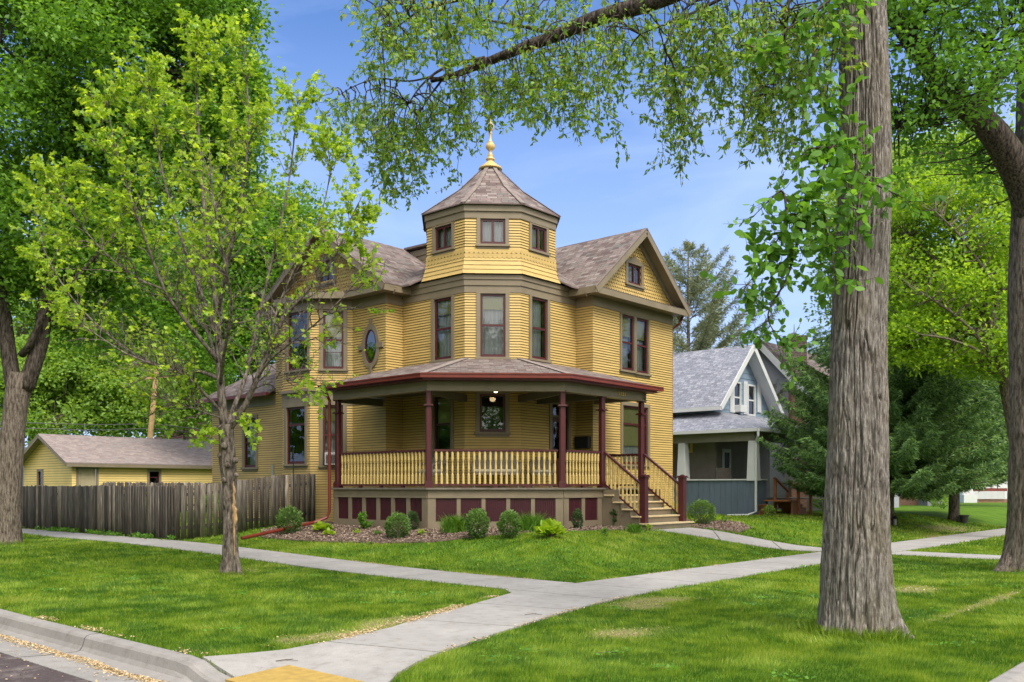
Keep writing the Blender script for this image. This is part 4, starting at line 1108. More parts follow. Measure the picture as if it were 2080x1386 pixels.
# end gable pieces of the porch roof
mb = MB()
for P_ in ([L(3.35, 11.40, BZ1), L(5.21, 11.40, BZ1), L(5.21, 11.40, gz0+.48), L(3.35, 11.40, gz0)], [L(9.96, 4.85, BZ1), L(9.96, 6.72, BZ1), L(9.96, 6.72, gz0+.50), L(9.96, 4.85, gz0)]):
    mb = MB(); mb.face(P_); mb.build('porch_roof_end', M['taupe'], house)

# downspout: from the gutter corner down the post, then along the ground
dp = [L(3.30, 11.38, gz0-.10), L(3.32, 11.40, gz0-.22), L(3.46, 11.42, gz0-.42), L(3.46, 11.42, .98), L(3.40, 11.46, .80), L(3.05, 11.6, .66), L(.35, 10.9, .36)]
mb = MB(); mb.tube(dp, .046, 8); dsp = mb.build('downspout', M['red'], house, smooth=False)

# railings
BAL = None
def bal_mesh(h):
    mb = MB(); n = h
    pr = [(.034, 0), (.034, h*.27), (.024, h*.29), (.030, h*.30), (.018, h*.33), (.027, h*.40), (.031, h*.46), (.024, h*.56), (.018, h*.66), (.030, h*.69), (.022, h*.705), (.034, h*.73), (.034, h)]
    mb.lathe((0, 0, 0), pr, 8, R(22.5)); me = bpy.data.meshes.new('baluster'); me.from_pydata(mb.v, [], mb.f); me.materials.append(M['yellow_trim']); return me
BM = bal_mesh(.84)
nbal = 0
def railing(p, q, name='railing', n=None, slope=None, sp=.14, trim=.12):
    global nbal
    P_ = Vector(L(*p, DZ)); Q_ = Vector(L(*q, DZ)); d = (Q_-P_).normalized(); ln = (Q_-P_).length
    a = P_+d*trim; b = Q_-d*trim
    mb = MB(); up = Vector((0, 0, 1))
    mb.bar(a+up*.955, b+up*.955, .085, .05); mb.bar(a+up*.925, b+up*.925, .05, .03); mb.bar(a+up*.075, b+up*.075, .07, .05)
    k = max(1, int(ln/1.1))
    for i in range(1, k+1):
        mb.box(tuple(a+(b-a)*(i/(k+1))+up*.025), .09, .07, .05, (d.x, d.y))
    r = mb.build(name, M['maroon'], house)
    n = n or int(round((b-a).length/sp)); off = origin_of(r)
    for i in range(n):
        c = a+(b-a)*((i+.5)/n)+up*.10
        o = bpy.data.objects.new('baluster', BM); COL.objects.link(o); o.parent = r; o.location = c-off; o.rotation_euler = (0, 0, math.atan2(d.y, d.x)); nbal += 1
    return r
railing(pos[0], pos[1], n=25); railing(pos[1], pos[2], n=23); railing(pos[2], pos[3], n=11); railing(pos[4], (9.64, 6.72), n=9)
# steps
mb0 = MB(); sb = []
st_x0, st_x1 = 7.58, 9.80
TZ = [DZ-.185*k for k in range(1, 6)]
for k, z in enumerate(TZ):
    b1 = 4.95-.29*k; b0 = b1-.31
    x0_, x1_ = (st_x0, st_x1) if k == 4 else (7.62, 9.76)
    if k == 4: b0 = 3.46
    mb = MB(); c = L((x0_+x1_)/2, (b0+b1)/2, z-.02); mb.box(c, x1_-x0_, b1-b0, .04, U); tr_ = mb.build('stair_tread', M['tread'], house, bevel=.008)
    mb = MB(); c = L((x0_+x1_)/2, b0+.05, z-.04-.075); mb.box(c, x1_-x0_-.06, .03, .15, U); mb.build('stair_riser', M['taupe'], house)
for x in (7.72, 9.66):          # closed sides below the treads
    mb = MB(); c = L(x-.02 if x < 8 else x+.02, 4.78, (.45+DZ-.05)/2); mb.box(c, .05, .56, DZ-.05-.45, U)
    P_ = [L(x, 4.95, .45), L(x, 3.55, .45)]
    poly = [(4.95, DZ-.05)]+[(4.95-.29*k-(.0), TZ[k]-.04) for k in range(5)]+[(3.52, TZ[4]-.04), (3.52, .45), (4.95, .45)]
    # stepped solid
    for k in range(5):
        b1 = 4.95-.29*k; b0 = b1-.29; c = L(x, (b0+b1)/2, (TZ[k]-.04+.45)/2); mb.box(c, .05, b1-b0, TZ[k]-.04-.45, U)
    mb.build('stair_stringer', M['taupe'], house)
for x, px_ in ((7.74, 0), (9.64, 1)):
    p = L(x, 3.74, TZ[4]); mb = MB()
    mb.box((p[0], p[1], p[2]+.60), .165, .165, 1.20, U); mb.box((p[0], p[1], p[2]+1.215), .24, .24, .03, U); mb.box((p[0], p[1], p[2]+1.245), .21, .21, .03, U); mb.box((p[0], p[1], p[2]+1.17), .19, .19, .03, U)
    mb.lathe((p[0], p[1], p[2]+1.26), [(.07, 0), (.06, .02), (.02, .035)], 8)
    mb.build('newel_post', M['maroon'], house, bevel=.006)
    a = Vector(L(x, 5.09-.10, DZ+.95)); b = Vector(L(x, 3.74+.09, TZ[4]+1.02)); dn = Vector((0, 0, -.84))
    mb = MB(); mb.bar(a, b, .08, .045); mb.bar(a+dn, b+dn, .07, .045); rl = mb.build('stair_railing', M['maroon'], house); off = origin_of(rl)
    for i in range(9):
        c = a+(b-a)*((i+.6)/9.2)+dn+Vector((0, 0, .0))
        o = bpy.data.objects.new('baluster', BM); COL.objects.link(o); o.parent = rl; o.location = c-off; o.rotation_euler = (0, 0, math.atan2(V[1], V[0])); o.scale = (1, 1, .98)
# porch lamps
for px_, py_, Yd in ((1007, 797, 24.3),):
    p = at(px_, py_, Yd); mb = MB(); mb.lathe((p[0], p[1], BZ1-.17), [(.02, 0), (.07, .03), (.09, .08), (.08, .12)], 14); lm = mb.build('porch_lamp', M['lamp'], house, smooth=True)
    mb = MB(); mb.lathe((p[0], p[1], BZ1-.05), [(.10, 0), (.10, .035)], 14); mb.build('lamp_mount', M['brass'], lm)
# antenna-like black rod in front of the bay and a thermometer on the wall
p = at(596, 890, 26.6); mb = MB(); mb.tube([(p[0], p[1], .45), (p[0], p[1], Zp(915, 26.6))], .014, 6); mb.tube([(p[0], p[1], Zp(915, 26.6)), (p[0], p[1], Zp(912, 26.6))], .03, 6)
o = mb.build('garden_pole', M['black']); tag(o, 'thin black garden pole standing behind the picket fence below the bay window', 'pole')
wt = Wall((5.21, 16.65), (5.21, 15.82), 0, 1); p = at(555, 955, 29.5)
mb = MB(); rw.bx(mb, rw.s_px(553.5), rw.s_px(557.5), rw.z_px(555, 970), rw.z_px(555, 944), .02, .045); o = mb.build('wall_thermometer', M['grey'], None, bevel=.004); tag(o, 'slim grey thermometer hung on the yellow wall behind the fence', 'thermometer')
# window air conditioner
w = W['bayside']; t0, t1 = w.s_px(657), w.s_px(690); z0, z1 = w.z_px(665, 945), w.z_px(665, 920)
ac = thing('air_conditioner', 'white window air conditioner with a dark grille in the ground-floor bay window', 'air conditioner', w.P((t0+t1)/2, z0, .15))
mb = MB(); w.bx(mb, t0+.08, t1, z0, z1, -.03, .30); mb.build('casing', M['white'], ac, bevel=.01)
mb = MB(); w.bx(mb, t0+.11, t1-.03, z0+.04, z1-.05, .29, .305)
mb.build('grille', M['grey'], ac)
mb = MB()
for k in range(9): z = z0+.05+k*(z1-z0-.12)/9; w.bx(mb, t0+.12, t1-.04, z, z+.012, .305, .312)
mb.build('grille_slats', M['black'], ac)
# black wall box (mail box) by the door
w = W['frontreturn']; mb = MB(); a, b = w.s_px(1174), w.s_px(1201); z0, z1 = w.z_px(1187, 911), w.z_px(1187, 887)
w.bx(mb, a, b, z0, z1, .01, .16); o = mb.build('wall_box', M['black'], None, bevel=.01); tag(o, 'black box mounted on the yellow porch wall to the right of the front door', 'wall box')
# porch furniture
def chair(name, label, cat, ab, width, face, arms=True, hgt=.95, curved=True):
    p = L(*ab, DZ); t = thing(name, label, cat, p, None); d = np.array(face, float); d /= np.hypot(*d); n = np.array([-d[1], d[0]])
    def Q(x, y, z): q = n*x+d*y; return (p[0]+q[0], p[1]+q[1], p[2]+z)
    hw = width/2
    mb = MB(); mb.bar(Q(-hw, 0, .38), Q(hw, 0, .38), .52, .07); mb.build('seat', M['wicker'], t)
    mb = MB(); mb.bar(Q(-hw+.05, .02, .455), Q(hw-.05, .02, .455), .46, .08); mb.build('seat_cushion', M['cushion'], t, bevel=.025)
    mb = MB(); nb_ = 14; prev = None
    for i in range(nb_+1):
        x = -hw+2*hw*i/nb_; zt = hgt-(.14*abs(x/hw)**2.5 if curved else 0); top = Q(x, -.30, zt); bot = Q(x, -.22, .40)
        if prev: mb.add([prev[1], bot, top, prev[0]]+[tuple(np.array(q)-np.append(d*.03, 0)) for q in (prev[1], bot, top, prev[0])], [[0, 1, 2, 3], [7, 6, 5, 4], [3, 2, 6, 7], [0, 4, 5, 1]])
        prev = (top, bot)
    mb.tube([Q(-hw+2*hw*i/nb_, -.31, hgt-(.14*abs((-1+2*i/nb_))**2.5 if curved else 0)) for i in range(nb_+1)], .025, 6)
    mb.build('backrest', M['wicker'], t)
    if arms:
        for s in (-1, 1):
            mb = MB(); mb.tube([Q(s*hw, -.28, .66), Q(s*(hw+.03), .0, .66), Q(s*(hw+.02), .22, .62), Q(s*hw, .25, .40)], .028, 6); mb.build('armrest', M['wicker'], t)
    for sx in (-1, 1):
        for sy in (-1, 1):
            mb = MB(); mb.tube([Q(sx*(hw-.04), sy*.22, .0), Q(sx*(hw-.04), sy*.22, .36)], .022, 6); mb.build('leg', M['wicker'], t)
    return t
fd = np.array([.057, -.998])
chair('loveseat', 'curved-back grey wicker loveseat behind the middle of the porch railing', 'loveseat', (5.75, 7.15), 1.25, (W['turretfront'].n))
chair('porch_chair', 'dark wicker chair on the porch below the left ground-floor window', 'chair', (4.65, 8.55), .6, W['turretleft'].n, hgt=.9)
chair('porch_chair', 'wicker porch chair between the loveseat and the front door', 'chair', (7.05, 6.65), .6, W['turretfront'].n, hgt=.85)
# side gutters and downpipe on the right-hand corner
mb = MB(); mb.bar(L(ea1+.06, 6.27, zr(ea1)-.03), L(ea1+.06, 13.8, zr(ea1)-.03), .11, .11); mb.build('side_gutter', M['red'], house)
mb = MB(); mb.tube([L(14.3, 6.5, zr(ea1)-.1), L(14.1, 6.55, 7.1), L(13.99, 6.78, 6.9), L(13.99, 6.78, .6)], .045, 6); mb.build('corner_downspout', M['red'], house)

#==VEG==
# ------------------------------------------------------------------ vegetation tools
def unit(v): return v/np.maximum(np.linalg.norm(v, axis=-1, keepdims=True), 1e-9)
def rand_dirs(n, up=0.0):
    v = RNG.normal(size=(n, 3)); v[:, 2] += up; return unit(v)
def leaf_quads(P, D, size, aspect=.55, fold=.12, nrm=None):
    """P stem ends, D pointing directions, size lengths -> folded diamond leaves"""
    n = len(P); size = np.broadcast_to(size, (n,))[:, None]
    D = unit(D); r = RNG.normal(size=(n, 3)) if nrm is None else nrm+RNG.normal(size=(n, 3))*.9
    S = unit(np.cross(D, r)); Nn = np.cross(S, D)
    a = P; b = P+D*size*.45+S*size*aspect/2+Nn*size*fold; c = P+D*size-Nn*size*.08; d = P+D*size*.45-S*size*aspect/2+Nn*size*fold
    return np.stack([a, b, c, d], 1).reshape(-1, 3)
MAPLE = np.array([(0, 0), (.16, .06), (.42, .0), (.34, .26), (.55, .50), (.26, .52), (.17, .66), (0, 1.0), (-.17, .66), (-.26, .52), (-.55, .50), (-.34, .26), (-.42, 0), (-.16, .06)])
def leaf_shape(P, D, size, shape, cup=.18, nrm=None):
    n = len(P); k = len(shape); size = np.broadcast_to(size, (n,))[:, None, None]
    D = unit(D); r = RNG.normal(size=(n, 3)) if nrm is None else nrm+RNG.normal(size=(n, 3))*.45
    S = unit(np.cross(D, r)); Nn = np.cross(S, D)
    x = shape[:, 0][None, :, None]; y = shape[:, 1][None, :, None]
    V_ = P[:, None, :]+size*(S[:, None, :]*x+D[:, None, :]*y+Nn[:, None, :]*(-cup*(x**2+.6*(y-.4)**2)))
    return V_.reshape(-1, 3)
OVAL = np.array([(0, 0), (.20, .16), (.30, .42), (.22, .72), (0, 1.0), (-.22, .72), (-.30, .42), (-.20, .16)])
def leaf_obj(name, V_, k, mat, parent, tone=None, rndv=None):
    n = len(V_)//k
    r = RNG.random(n) if rndv is None else rndv
    o0 = origin_of(parent); V_ = V_-np.array(o0)
    me = np_mesh(name, V_, k, rnd=np.repeat(r, k))
    return link(name, me, mat, parent)
def curve(p, q, n=6, sag=0.0, wob=.06, up=0.0):
    p = np.array(p, float); q = np.array(q, float); d = np.linalg.norm(q-p)
    t = np.linspace(0, 1, n)[:, None]
    c = p+(q-p)*t; off = RNG.normal(size=(n, 3))*wob*d*np.sin(PI*t)
    c = c+off; c[:, 2] += (-sag*d*np.sin(PI*t)+up*d*(t-t**2)*1.0)[:, 0]; return c
def spline(pts, n=6):
    """Catmull-Rom through points"""
    P = [np.array(p, float) for p in pts]; P = [2*P[0]-P[1]]+P+[2*P[-1]-P[-2]]; out = []
    for i in range(1, len(P)-2):
        for k in range(n):
            t = k/n; a, b, c, d = P[i-1:i+3]
            out.append(.5*((2*b)+(-a+c)*t+(2*a-5*b+4*c-d)*t*t+(-a+3*b-3*c+d)*t**3))
    out.append(P[-2]); return np.array(out)
def gpt(a, b, dz=0): return L(a, b, float(gz(a, b))+dz)

def trunk_mesh(name, pts, rad, parent, mat, nsec=64, step=.04, groove=.03, freq=16, flare=None, lean=None, vfreq=1.3, seed=0, foot=.16):
    """furrowed trunk: pts (spline nodes), rad per node; flare = list of (angle, strength) root buttresses at the foot"""
    C = spline(pts, 10); Rr = np.interp(np.linspace(0, len(rad)-1, len(C)), np.arange(len(rad)), rad)
    seg = np.linalg.norm(np.diff(C, axis=0), axis=1); s = np.concatenate([[0], np.cumsum(seg)]); T = np.arange(0, s[-1], step)
    C = np.stack([np.interp(T, s, C[:, i]) for i in range(3)], 1); Rr = np.interp(T, s, Rr)
    d = np.gradient(C, axis=0); d = unit(d); x = np.tile(np.array([1., 0, 0]), (len(T), 1)); x = unit(x-d*(x*d).sum(1, keepdims=True)); y = np.cross(d, x)
    th = np.linspace(0, 2*PI, nsec, endpoint=False)
    TT, HH = np.meshgrid(th, T, indexing='xy')
    cx, cy = np.cos(TT), np.sin(TT)
    tw = fbm(cx*1.5+5, cy*1.5, HH*vfreq*.6+seed, 3)*1.8
    n1 = fbm(cx*freq*.34+tw, cy*freq*.34-tw*.5, HH*vfreq+seed, 2); n3 = fbm(cx*freq*.75-tw, cy*freq*.75+tw, HH*vfreq*2.6+seed, 2)
    rid = np.minimum(1, np.abs(n1-.375)/.055)-.28*np.maximum(0, 1-np.abs(n3-.375)/.035)+.25*(fbm(cx*freq*1.5, cy*freq*1.5, HH*14, 2)-.37)
    n2 = fbm(cx*2+9, cy*2, HH*.8+seed)-.47
    RR = Rr[:, None]*(1+.10*n2)+groove*(rid-.5)+groove*.25*(vn(cx*freq, cy*freq, HH*6)-.5)
    if flare:
        for ang, st, sh in flare:
            RR = RR+st*np.exp(-((np.angle(np.exp(1j*(TT-ang))))/sh)**2)*np.exp(-HH/.28)
        RR = RR+Rr[:, None]*foot*np.exp(-HH/.30)
    P = C[:, None, :]+x[:, None, :]*(cx*RR)[..., None]+y[:, None, :]*(cy*RR)[..., None]
    m, n = RR.shape; i, j = np.meshgrid(np.arange(m-1), np.arange(n), indexing='ij')
    lo = np.stack([i*n+j, i*n+(j+1) % n, (i+1)*n+(j+1) % n, (i+1)*n+j], -1).reshape(-1, 4)
    o0 = origin_of(parent); me = np_mesh(name, P.reshape(-1, 3)-np.array(o0), 4, loops=lo); me.shade_smooth()
    return link(name, me, mat, parent)

class Tree:
    def __init__(s, name, label, base, group=None):
        s.t = thing(name, label, 'tree', base, group); s.base = np.array(base, float); s.wood = MB(); s.nodes = []; s.noder = []
    def limb(s, pts, r0, r1, sides=8, n=5, mb=None, reg=True):
        C = spline(pts, n); rr = np.linspace(r0, r1, len(C)); (mb or s.wood).tube([tuple(p) for p in C], list(rr), sides)
        if reg:
            s.nodes += list(C); s.noder += list(rr)
        return C
def cloud(tree, blobs, leafmat, nclu, per, lsize, csize, aspect=.6, twigs=True, up=.2, hollow=.45, gap=.0, gapscale=.5, droop=0.0, name='crown'):
    """clusters of leaves spread in lumpy blobs (centre, radii, weight)"""
    w = np.array([b[2] if len(b) > 2 else b[1][0]*b[1][1]*b[1][2] for b in blobs], float); w /= w.sum()
    cnt = RNG.multinomial(nclu, w); CC = []
    for b, c in zip(blobs, cnt):
        if c == 0: continue
        d = rand_dirs(c*2); r = (hollow+(1-hollow)*RNG.random(c*2)**.6); ctr = np.array(b[0]); rad = np.array(b[1])
        lump = 1+.28*(fbm(d[:, 0]*2.2+ctr[0], d[:, 1]*2.2+ctr[1], d[:, 2]*2.2)-.47)*2
        P = ctr+d*r[:, None]*rad*lump[:, None]
        if gap > 0:
            g = fbm(P[:, 0]*gapscale, P[:, 1]*gapscale, P[:, 2]*gapscale*1.3, 3); P = P[g > np.quantile(g, gap)]
        CC.append(P[:c])
    C = np.concatenate(CC)
    if twigs and len(tree.nodes):
        Nn = np.array(tree.nodes); nr = np.array(tree.noder); step = max(1, len(C)//700)
        for c in C[::step]:
            dd = np.linalg.norm(Nn-c, axis=1)+np.maximum(0, Nn[:, 2]-c[2])*.7; k = int(np.argmin(dd))
            if dd[k] < 3.2:
                q = curve(Nn[k], c, 4, sag=.08, wob=.05); tree.wood.tube([tuple(p) for p in q], [min(nr[k]*.5, .022), .014, .009, .004], 4, False)
    n = len(C)*per
    off = RNG.normal(size=(n, 3))*csize*np.array([1, 1, .62]); P = np.repeat(C, per, 0)+off
    D = unit(off+rand_dirs(n)*csize*1.1+np.array([0, 0, up-droop])*csize)
    sz = lsize*(.65+.7*RNG.random(n))
    nrm = np.tile([0, 0, 1.0], (n, 1))
    V_ = leaf_quads(P, D, sz, aspect, nrm=nrm)
    tone = np.repeat(RNG.random(len(C))*.5, per)+RNG.random(n)*.5
    return leaf_obj(name, V_, 4, M[leafmat], tree.t, rndv=tone), C

# ------------------------------------------------------------------ large elm at the right, with its hanging branches
b0 = gpt(-2.1, -5.6); B0 = np.array(at(1737, 1284, 10.25))
big = Tree('elm_tree', 'massive grey furrowed elm trunk in the right foreground with hanging leafy branches', tuple(B0))
def a3(px, py, Y): return np.array(at(px, py, Y))
trunk_mesh('trunk', [a3(1735, 1300, 10.25), a3(1737, 1150, 10.25), a3(1742, 900, 10.25), a3(1745, 650, 10.3), a3(1757, 350, 10.35), a3(1752, 0, 10.45), a3(1750, -400, 10.6)],
           [.335, .345, .302, .272, .262, .228, .21], big.t, M['bark'], 360, .016, .048, 22, flare=[(R(-28), .34, .20), (R(-78), .07, .16), (R(-160), .10, .16), (R(200), .035, .3), (R(150), .06, .4), (R(-115), .04, .2), (R(-60), .05, .12), (R(-140), .04, .12)], vfreq=1.35, foot=.03)
# main overhanging limb, seen along the top of the picture
limbm = MB()
A1 = big.limb([a3(1752, -260, 10.5), a3(1600, -150, 11), a3(1430, -45, 11.6), a3(1330, 2, 12), a3(1210, 38, 12.3), a3(1130, 72, 12.6), a3(1060, 98, 12.8), a3(985, 128, 13), a3(925, 152, 13.2), a3(875, 165, 13.3)], .155, .028, 12, mb=big.wood)
A2 = big.limb([a3(985, 118, 13), a3(930, 130, 13.1), a3(890, 145, 13.1), a3(855, 175, 13), a3(830, 210, 12.9)], .030, .008, 6)
A3 = big.limb([a3(915, 140, 13.2), a3(900, 160, 13.3), a3(870, 200, 13.4), a3(850, 235, 13.5), a3(835, 270, 13.6)], .022, .006, 6)
A4 = big.limb([a3(880, 155, 13.2), a3(830, 165, 13.1), a3(770, 160, 13), a3(720, 175, 13), a3(680, 200, 13)], .016, .004, 5)
A5 = big.limb([a3(1400, -60, 11.6), a3(1250, -60, 11.8), a3(1100, -30, 12), a3(980, -10, 12.2), a3(860, 20, 12.3), a3(800, 60, 12.3)], .05, .008, 6)
A6 = big.limb([a3(1500, -90, 11.3), a3(1480, -20, 11.2), a3(1400, 10, 11.1), a3(1350, 90, 11)], .035, .006, 5)
A7 = big.limb([a3(1700, -180, 10.6), a3(1600, -60, 10.9), a3(1500, -20, 11.3), a3(1400, 30, 11.6), a3(1300, 70, 12)], .045, .008, 6)
A8 = big.limb([a3(1640, -120, 10.6), a3(1598, 20, 10.7), a3(1590, 110, 10.7), a3(1575, 190, 10.8)], .03, .006, 6)
A9 = big.limb([a3(1130, 72, 12.6), a3(1090, 60, 12.8), a3(1040, 50, 13.0), a3(960, 40, 13.2), a3(880, 60, 13.3)], .035, .006, 5)
# strands: (start px, py, end px, py, distance, density)
strands = []
def hang(px, py, dy, Y, n=1, dx=0, spread=22, dens=1.0):
    for i in range(n):
        x = px+random.gauss(0, spread); y = py+random.gauss(0, 10); l = dy*random.uniform(.55, 1.05)
        strands.append((x, y, x+dx*random.uniform(.5, 1.3)+random.gauss(0, 14), y+l, Y+random.uniform(-.7, .7), dens))
for spec in [(700, 195, 55, 13, 5, -35), (730, 190, 100, 13, 5, -5), (765, 180, 150, 13, 6, -10), (800, 200, 210, 13, 8, -25), (830, 230, 190, 13.3, 8, -30), (860, 210, 190, 13.3, 8, 0), (890, 180, 190, 13.3, 6, 10), (920, 165, 150, 13.2, 6, 10), (950, 150, 130, 13, 6, 10),
             (985, 140, 110, 13, 6, 0), (1020, 130, 110, 12.8, 7, 10), (1055, 110, 140, 12.8, 8, 10), (1090, 100, 160, 12.6, 8, 10), (1125, 90, 175, 12.5, 8, 10), (1160, 80, 190, 12.5, 7, 5), (1195, 70, 210, 12.3, 6, 5), (1230, 50, 170, 12.2, 5, 5), (1210, 200, 120, 12.2, 1, 10),
             (1265, 30, 140, 12.1, 5, 5), (1300, 30, 140, 12, 4, 0), (1340, 20, 330, 11.8, 5, 25), (1375, 10, 370, 11.6, 6, 10), (1410, 0, 300, 11.5, 6, 10), (1440, 0, 260, 11.4, 5, 10), (1350, 120, 170, 11.6, 3, -10), (1390, 200, 180, 11.5, 3, 5),
             (1480, -10, 260, 11.3, 7, 10), (1520, -10, 300, 11, 8, 10), (1560, 10, 300, 10.9, 9, 10), (1600, 20, 300, 10.7, 9, 5), (1635, 20, 240, 10.6, 8, 10), (1670, 0, 220, 10.4, 8, 0), (1585, 190, 150, 10.8, 5, -5), (1540, 200, 120, 10.8, 3, -10),
             (790, -10, 130, 12.3, 6, 10), (830, -10, 180, 12.3, 7, 0), (870, -10, 170, 12.3, 7, 0), (910, -10, 150, 12.4, 7, 0), (950, -20, 150, 12.5, 6, 0), (1000, -20, 130, 12.5, 6, 0), (1060, -20, 120, 12.5, 6, 0), (1120, -20, 110, 12.3, 5, 0), (1180, -20, 100, 12.3, 4, 0), (1270, -20, 100, 12, 4, 0), (750, -15, 40, 12.3, 3, -20), (800, 60, 110, 12.5, 4, -30), (830, 90, 80, 13, 5, -30)]:
    hang(*spec)
Pl = []; Dl = []
for (x0, y0, x1, y1, Y, dens) in strands:
    p = a3(x0, y0, Y); q = a3(x1, y1, Y+random.uniform(-.3, .3)); c = curve(p, q, 8, wob=.085)
    big.wood.tube([tuple(k) for k in c], list(np.linspace(.007, .0025, len(c))), 4, False)
    ln = np.linalg.norm(q-p); m = int(ln*dens*15)+4
    subs = [(c, m)]
    for k in range(int(ln*5.5)+1):         # side twigs
        i = random.randint(1, len(c)-2); s0 = c[i]; dl = np.array([random.gauss(0, 1), random.gauss(0, 1), random.uniform(-1.2, .1)]); dl = dl/np.linalg.norm(dl)*random.uniform(.12, .50)
        c2 = curve(s0, s0+dl, 4, wob=.09); big.wood.tube([tuple(z) for z in c2], [.003, .0025, .002, .0015], 3, False); subs.append((c2, int(np.linalg.norm(dl)*30)+2))
    for cc, mm in subs:
        t = RNG.random(mm)*(len(cc)-1); i = np.minimum(t.astype(int), len(cc)-2); f = (t-i)[:, None]
        P = cc[i]*(1-f)+cc[i+1]*f; d = unit(cc[i+1]-cc[i]); side = RNG.normal(size=(mm, 3)); side[:, 2] -= .55
        Pl.append(P+RNG.normal(size=(mm, 3))*.012); Dl.append(unit(d*.6+unit(side)*.9))
# twigs tying strands to the limbs
Nn = np.array(big.nodes)
for (x0, y0, x1, y1, Y, dens) in strands:
    p = a3(x0, y0, Y); dd = np.linalg.norm(Nn-p, axis=1); k = int(np.argmin(dd))
    if dd[k] > .04: c = curve(Nn[k], p, 5, sag=-.12, wob=.05); big.wood.tube([tuple(z) for z in c], [.012, .010, .009, .008, .007], 4, False)
P = np.concatenate(Pl); D = np.concatenate(Dl)
leaf_obj('crown', leaf_quads(P, D, .042+.058*RNG.random(len(P)), .50, .10), 4, M['elm_leaf'], big.t)
# broad-leaved shoots growing out of the trunk
sh = []
def shoot(pts, n, ls, spread=.16):
    C = spline([a3(*p) for p in pts], 6); big.wood.tube([tuple(p) for p in C], list(np.linspace(.016, .004, len(C))), 5, False)
    for k in range(n):
        i = random.randint(1, len(C)-1); dl = np.array([random.gauss(0, 1), random.gauss(0, .8), random.gauss(-.15, .7)]); dl = dl/np.linalg.norm(dl)*random.uniform(.08, .42)
        c2 = curve(C[i], C[i]+dl, 4, wob=.06, sag=.1); big.wood.tube([tuple(z) for z in c2], [.004, .003, .0025, .002], 3, False)
        m = random.randint(4, 7); t = np.linspace(.25, 1, m)*(len(c2)-1); i2 = np.minimum(t.astype(int), len(c2)-2); f = (t-i2)[:, None]
        P = c2[i2]*(1-f)+c2[i2+1]*f; s_ = RNG.normal(size=(m, 3)); s_[:, 2] -= .5; sh.append((P, unit(unit(dl)*.7+unit(s_)), np.full(m, ls)*(.6+.6*RNG.random(m))))
shoot([(1722, 286, 10.0), (1690, 300, 9.7), (1665, 360, 9.5), (1630, 410, 9.4), (1595, 460, 9.3), (1560, 520, 9.3), (1510, 590, 9.3)], 120, .125)
shoot([(1700, 300, 9.8), (1665, 300, 9.6), (1640, 305, 9.5), (1620, 325, 9.5)], 16, .09)
shoot([(1735, 300, 9.9), (1740, 340, 9.5), (1730, 400, 9.3), (1745, 450, 9.3), (1735, 520, 9.3)], 34, .12)
shoot([(1735, 340, 9.8), (1770, 370, 9.6), (1810, 390, 9.6), (1850, 410, 9.7)], 22, .11)
shoot([(1660, 400, 9.5), (1680, 460, 9.3), (1690, 520, 9.2), (1700, 580, 9.2)], 38, .11)
shoot([(1600, 450, 9.3), (1590, 390, 9.4), (1560, 410, 9.4), (1540, 430, 9.5)], 12, .075)
shoot([(1640, 420, 9.4), (1600, 560, 9.3), (1560, 640, 9.3), (1590, 700, 9.3)], 70, .085)
shoot([(1740, -60, 10), (1700, 30, 9.8), (1690, 120, 9.7), (1680, 200, 9.7), (1700, 240, 9.7)], 38, .11)
shoot([(1720, -30, 10), (1660, 20, 9.8), (1600, 60, 9.8), (1570, 110, 9.8)], 34, .11)
shoot([(1660, 100, 9.8), (1640, 150, 9.7), (1640, 190, 9.7)], 16, .10)
P = np.concatenate([s_[0] for s_ in sh]); D = np.concatenate([s_[1] for s_ in sh]); S = np.concatenate([s_[2] for s_ in sh])
leaf_obj('trunk_shoots', leaf_shape(P, D, S, OVAL, .25), 8, M['big_leaf'], big.t)
big.wood.build('limbs', M['limb'], big.t, smooth=True)

# ------------------------------------------------------------------ right-edge elm
R0 = np.array(at(2096, 1160, 17.9)); re_ = Tree('elm_tree', 'dark-limbed elm at the right edge of the picture with a thick limb leaning left', tuple(R0), None)
trunk_mesh('trunk', [a3(2096, 1175, 17.9), a3(2100, 1050, 17.9), a3(2104, 800, 17.9), a3(2100, 600, 17.9), a3(2108, 380, 17.9), a3(2116, 150, 17.9), a3(2120, -300, 18.2)],
           [.50, .46, .45, .44, .43, .40, .36], re_.t, M['bark2'], 110, .05, .03, 16, flare=[(R(185), .36, .4), (R(-60), .1, .3), (R(-120), .12, .3)])
re_.limb([a3(2105, 470, 17.9), a3(2082, 385, 17.7), a3(2045, 310, 17.4), a3(2005, 255, 17.2), a3(1950, 210, 17), a3(1905, 160, 16.8), a3(1850, 80, 16.6), a3(1815, 30, 16.5), a3(1780, -60, 16.3)], .33, .11, 14)
re_.limb([a3(1985, 215, 17.1), a3(2020, 160, 17.1), a3(2060, 125, 17.1), a3(2100, 95, 17.1)], .16, .10, 9)
re_.limb([a3(1900, 170, 16.8), a3(1890, 205, 16.7), a3(1860, 245, 16.6), a3(1825, 262, 16.6)], .10, .03, 7)
re_.limb([a3(1990, 180, 17), a3(2000, 110, 16.9), a3(2030, 60, 16.8), a3(2080, 40, 16.7)], .06, .02, 6)
re_.limb([a3(1850, 90, 16.6), a3(1870, 10, 16.4), a3(1930, -80, 16.2), a3(2000, -160, 16)], .09, .03, 6)
re_.limb([a3(2116, 0, 18), a3(2050, -120, 17.5), a3(1950, -180, 17), a3(1850, -200, 16.5)], .2, .05, 7)
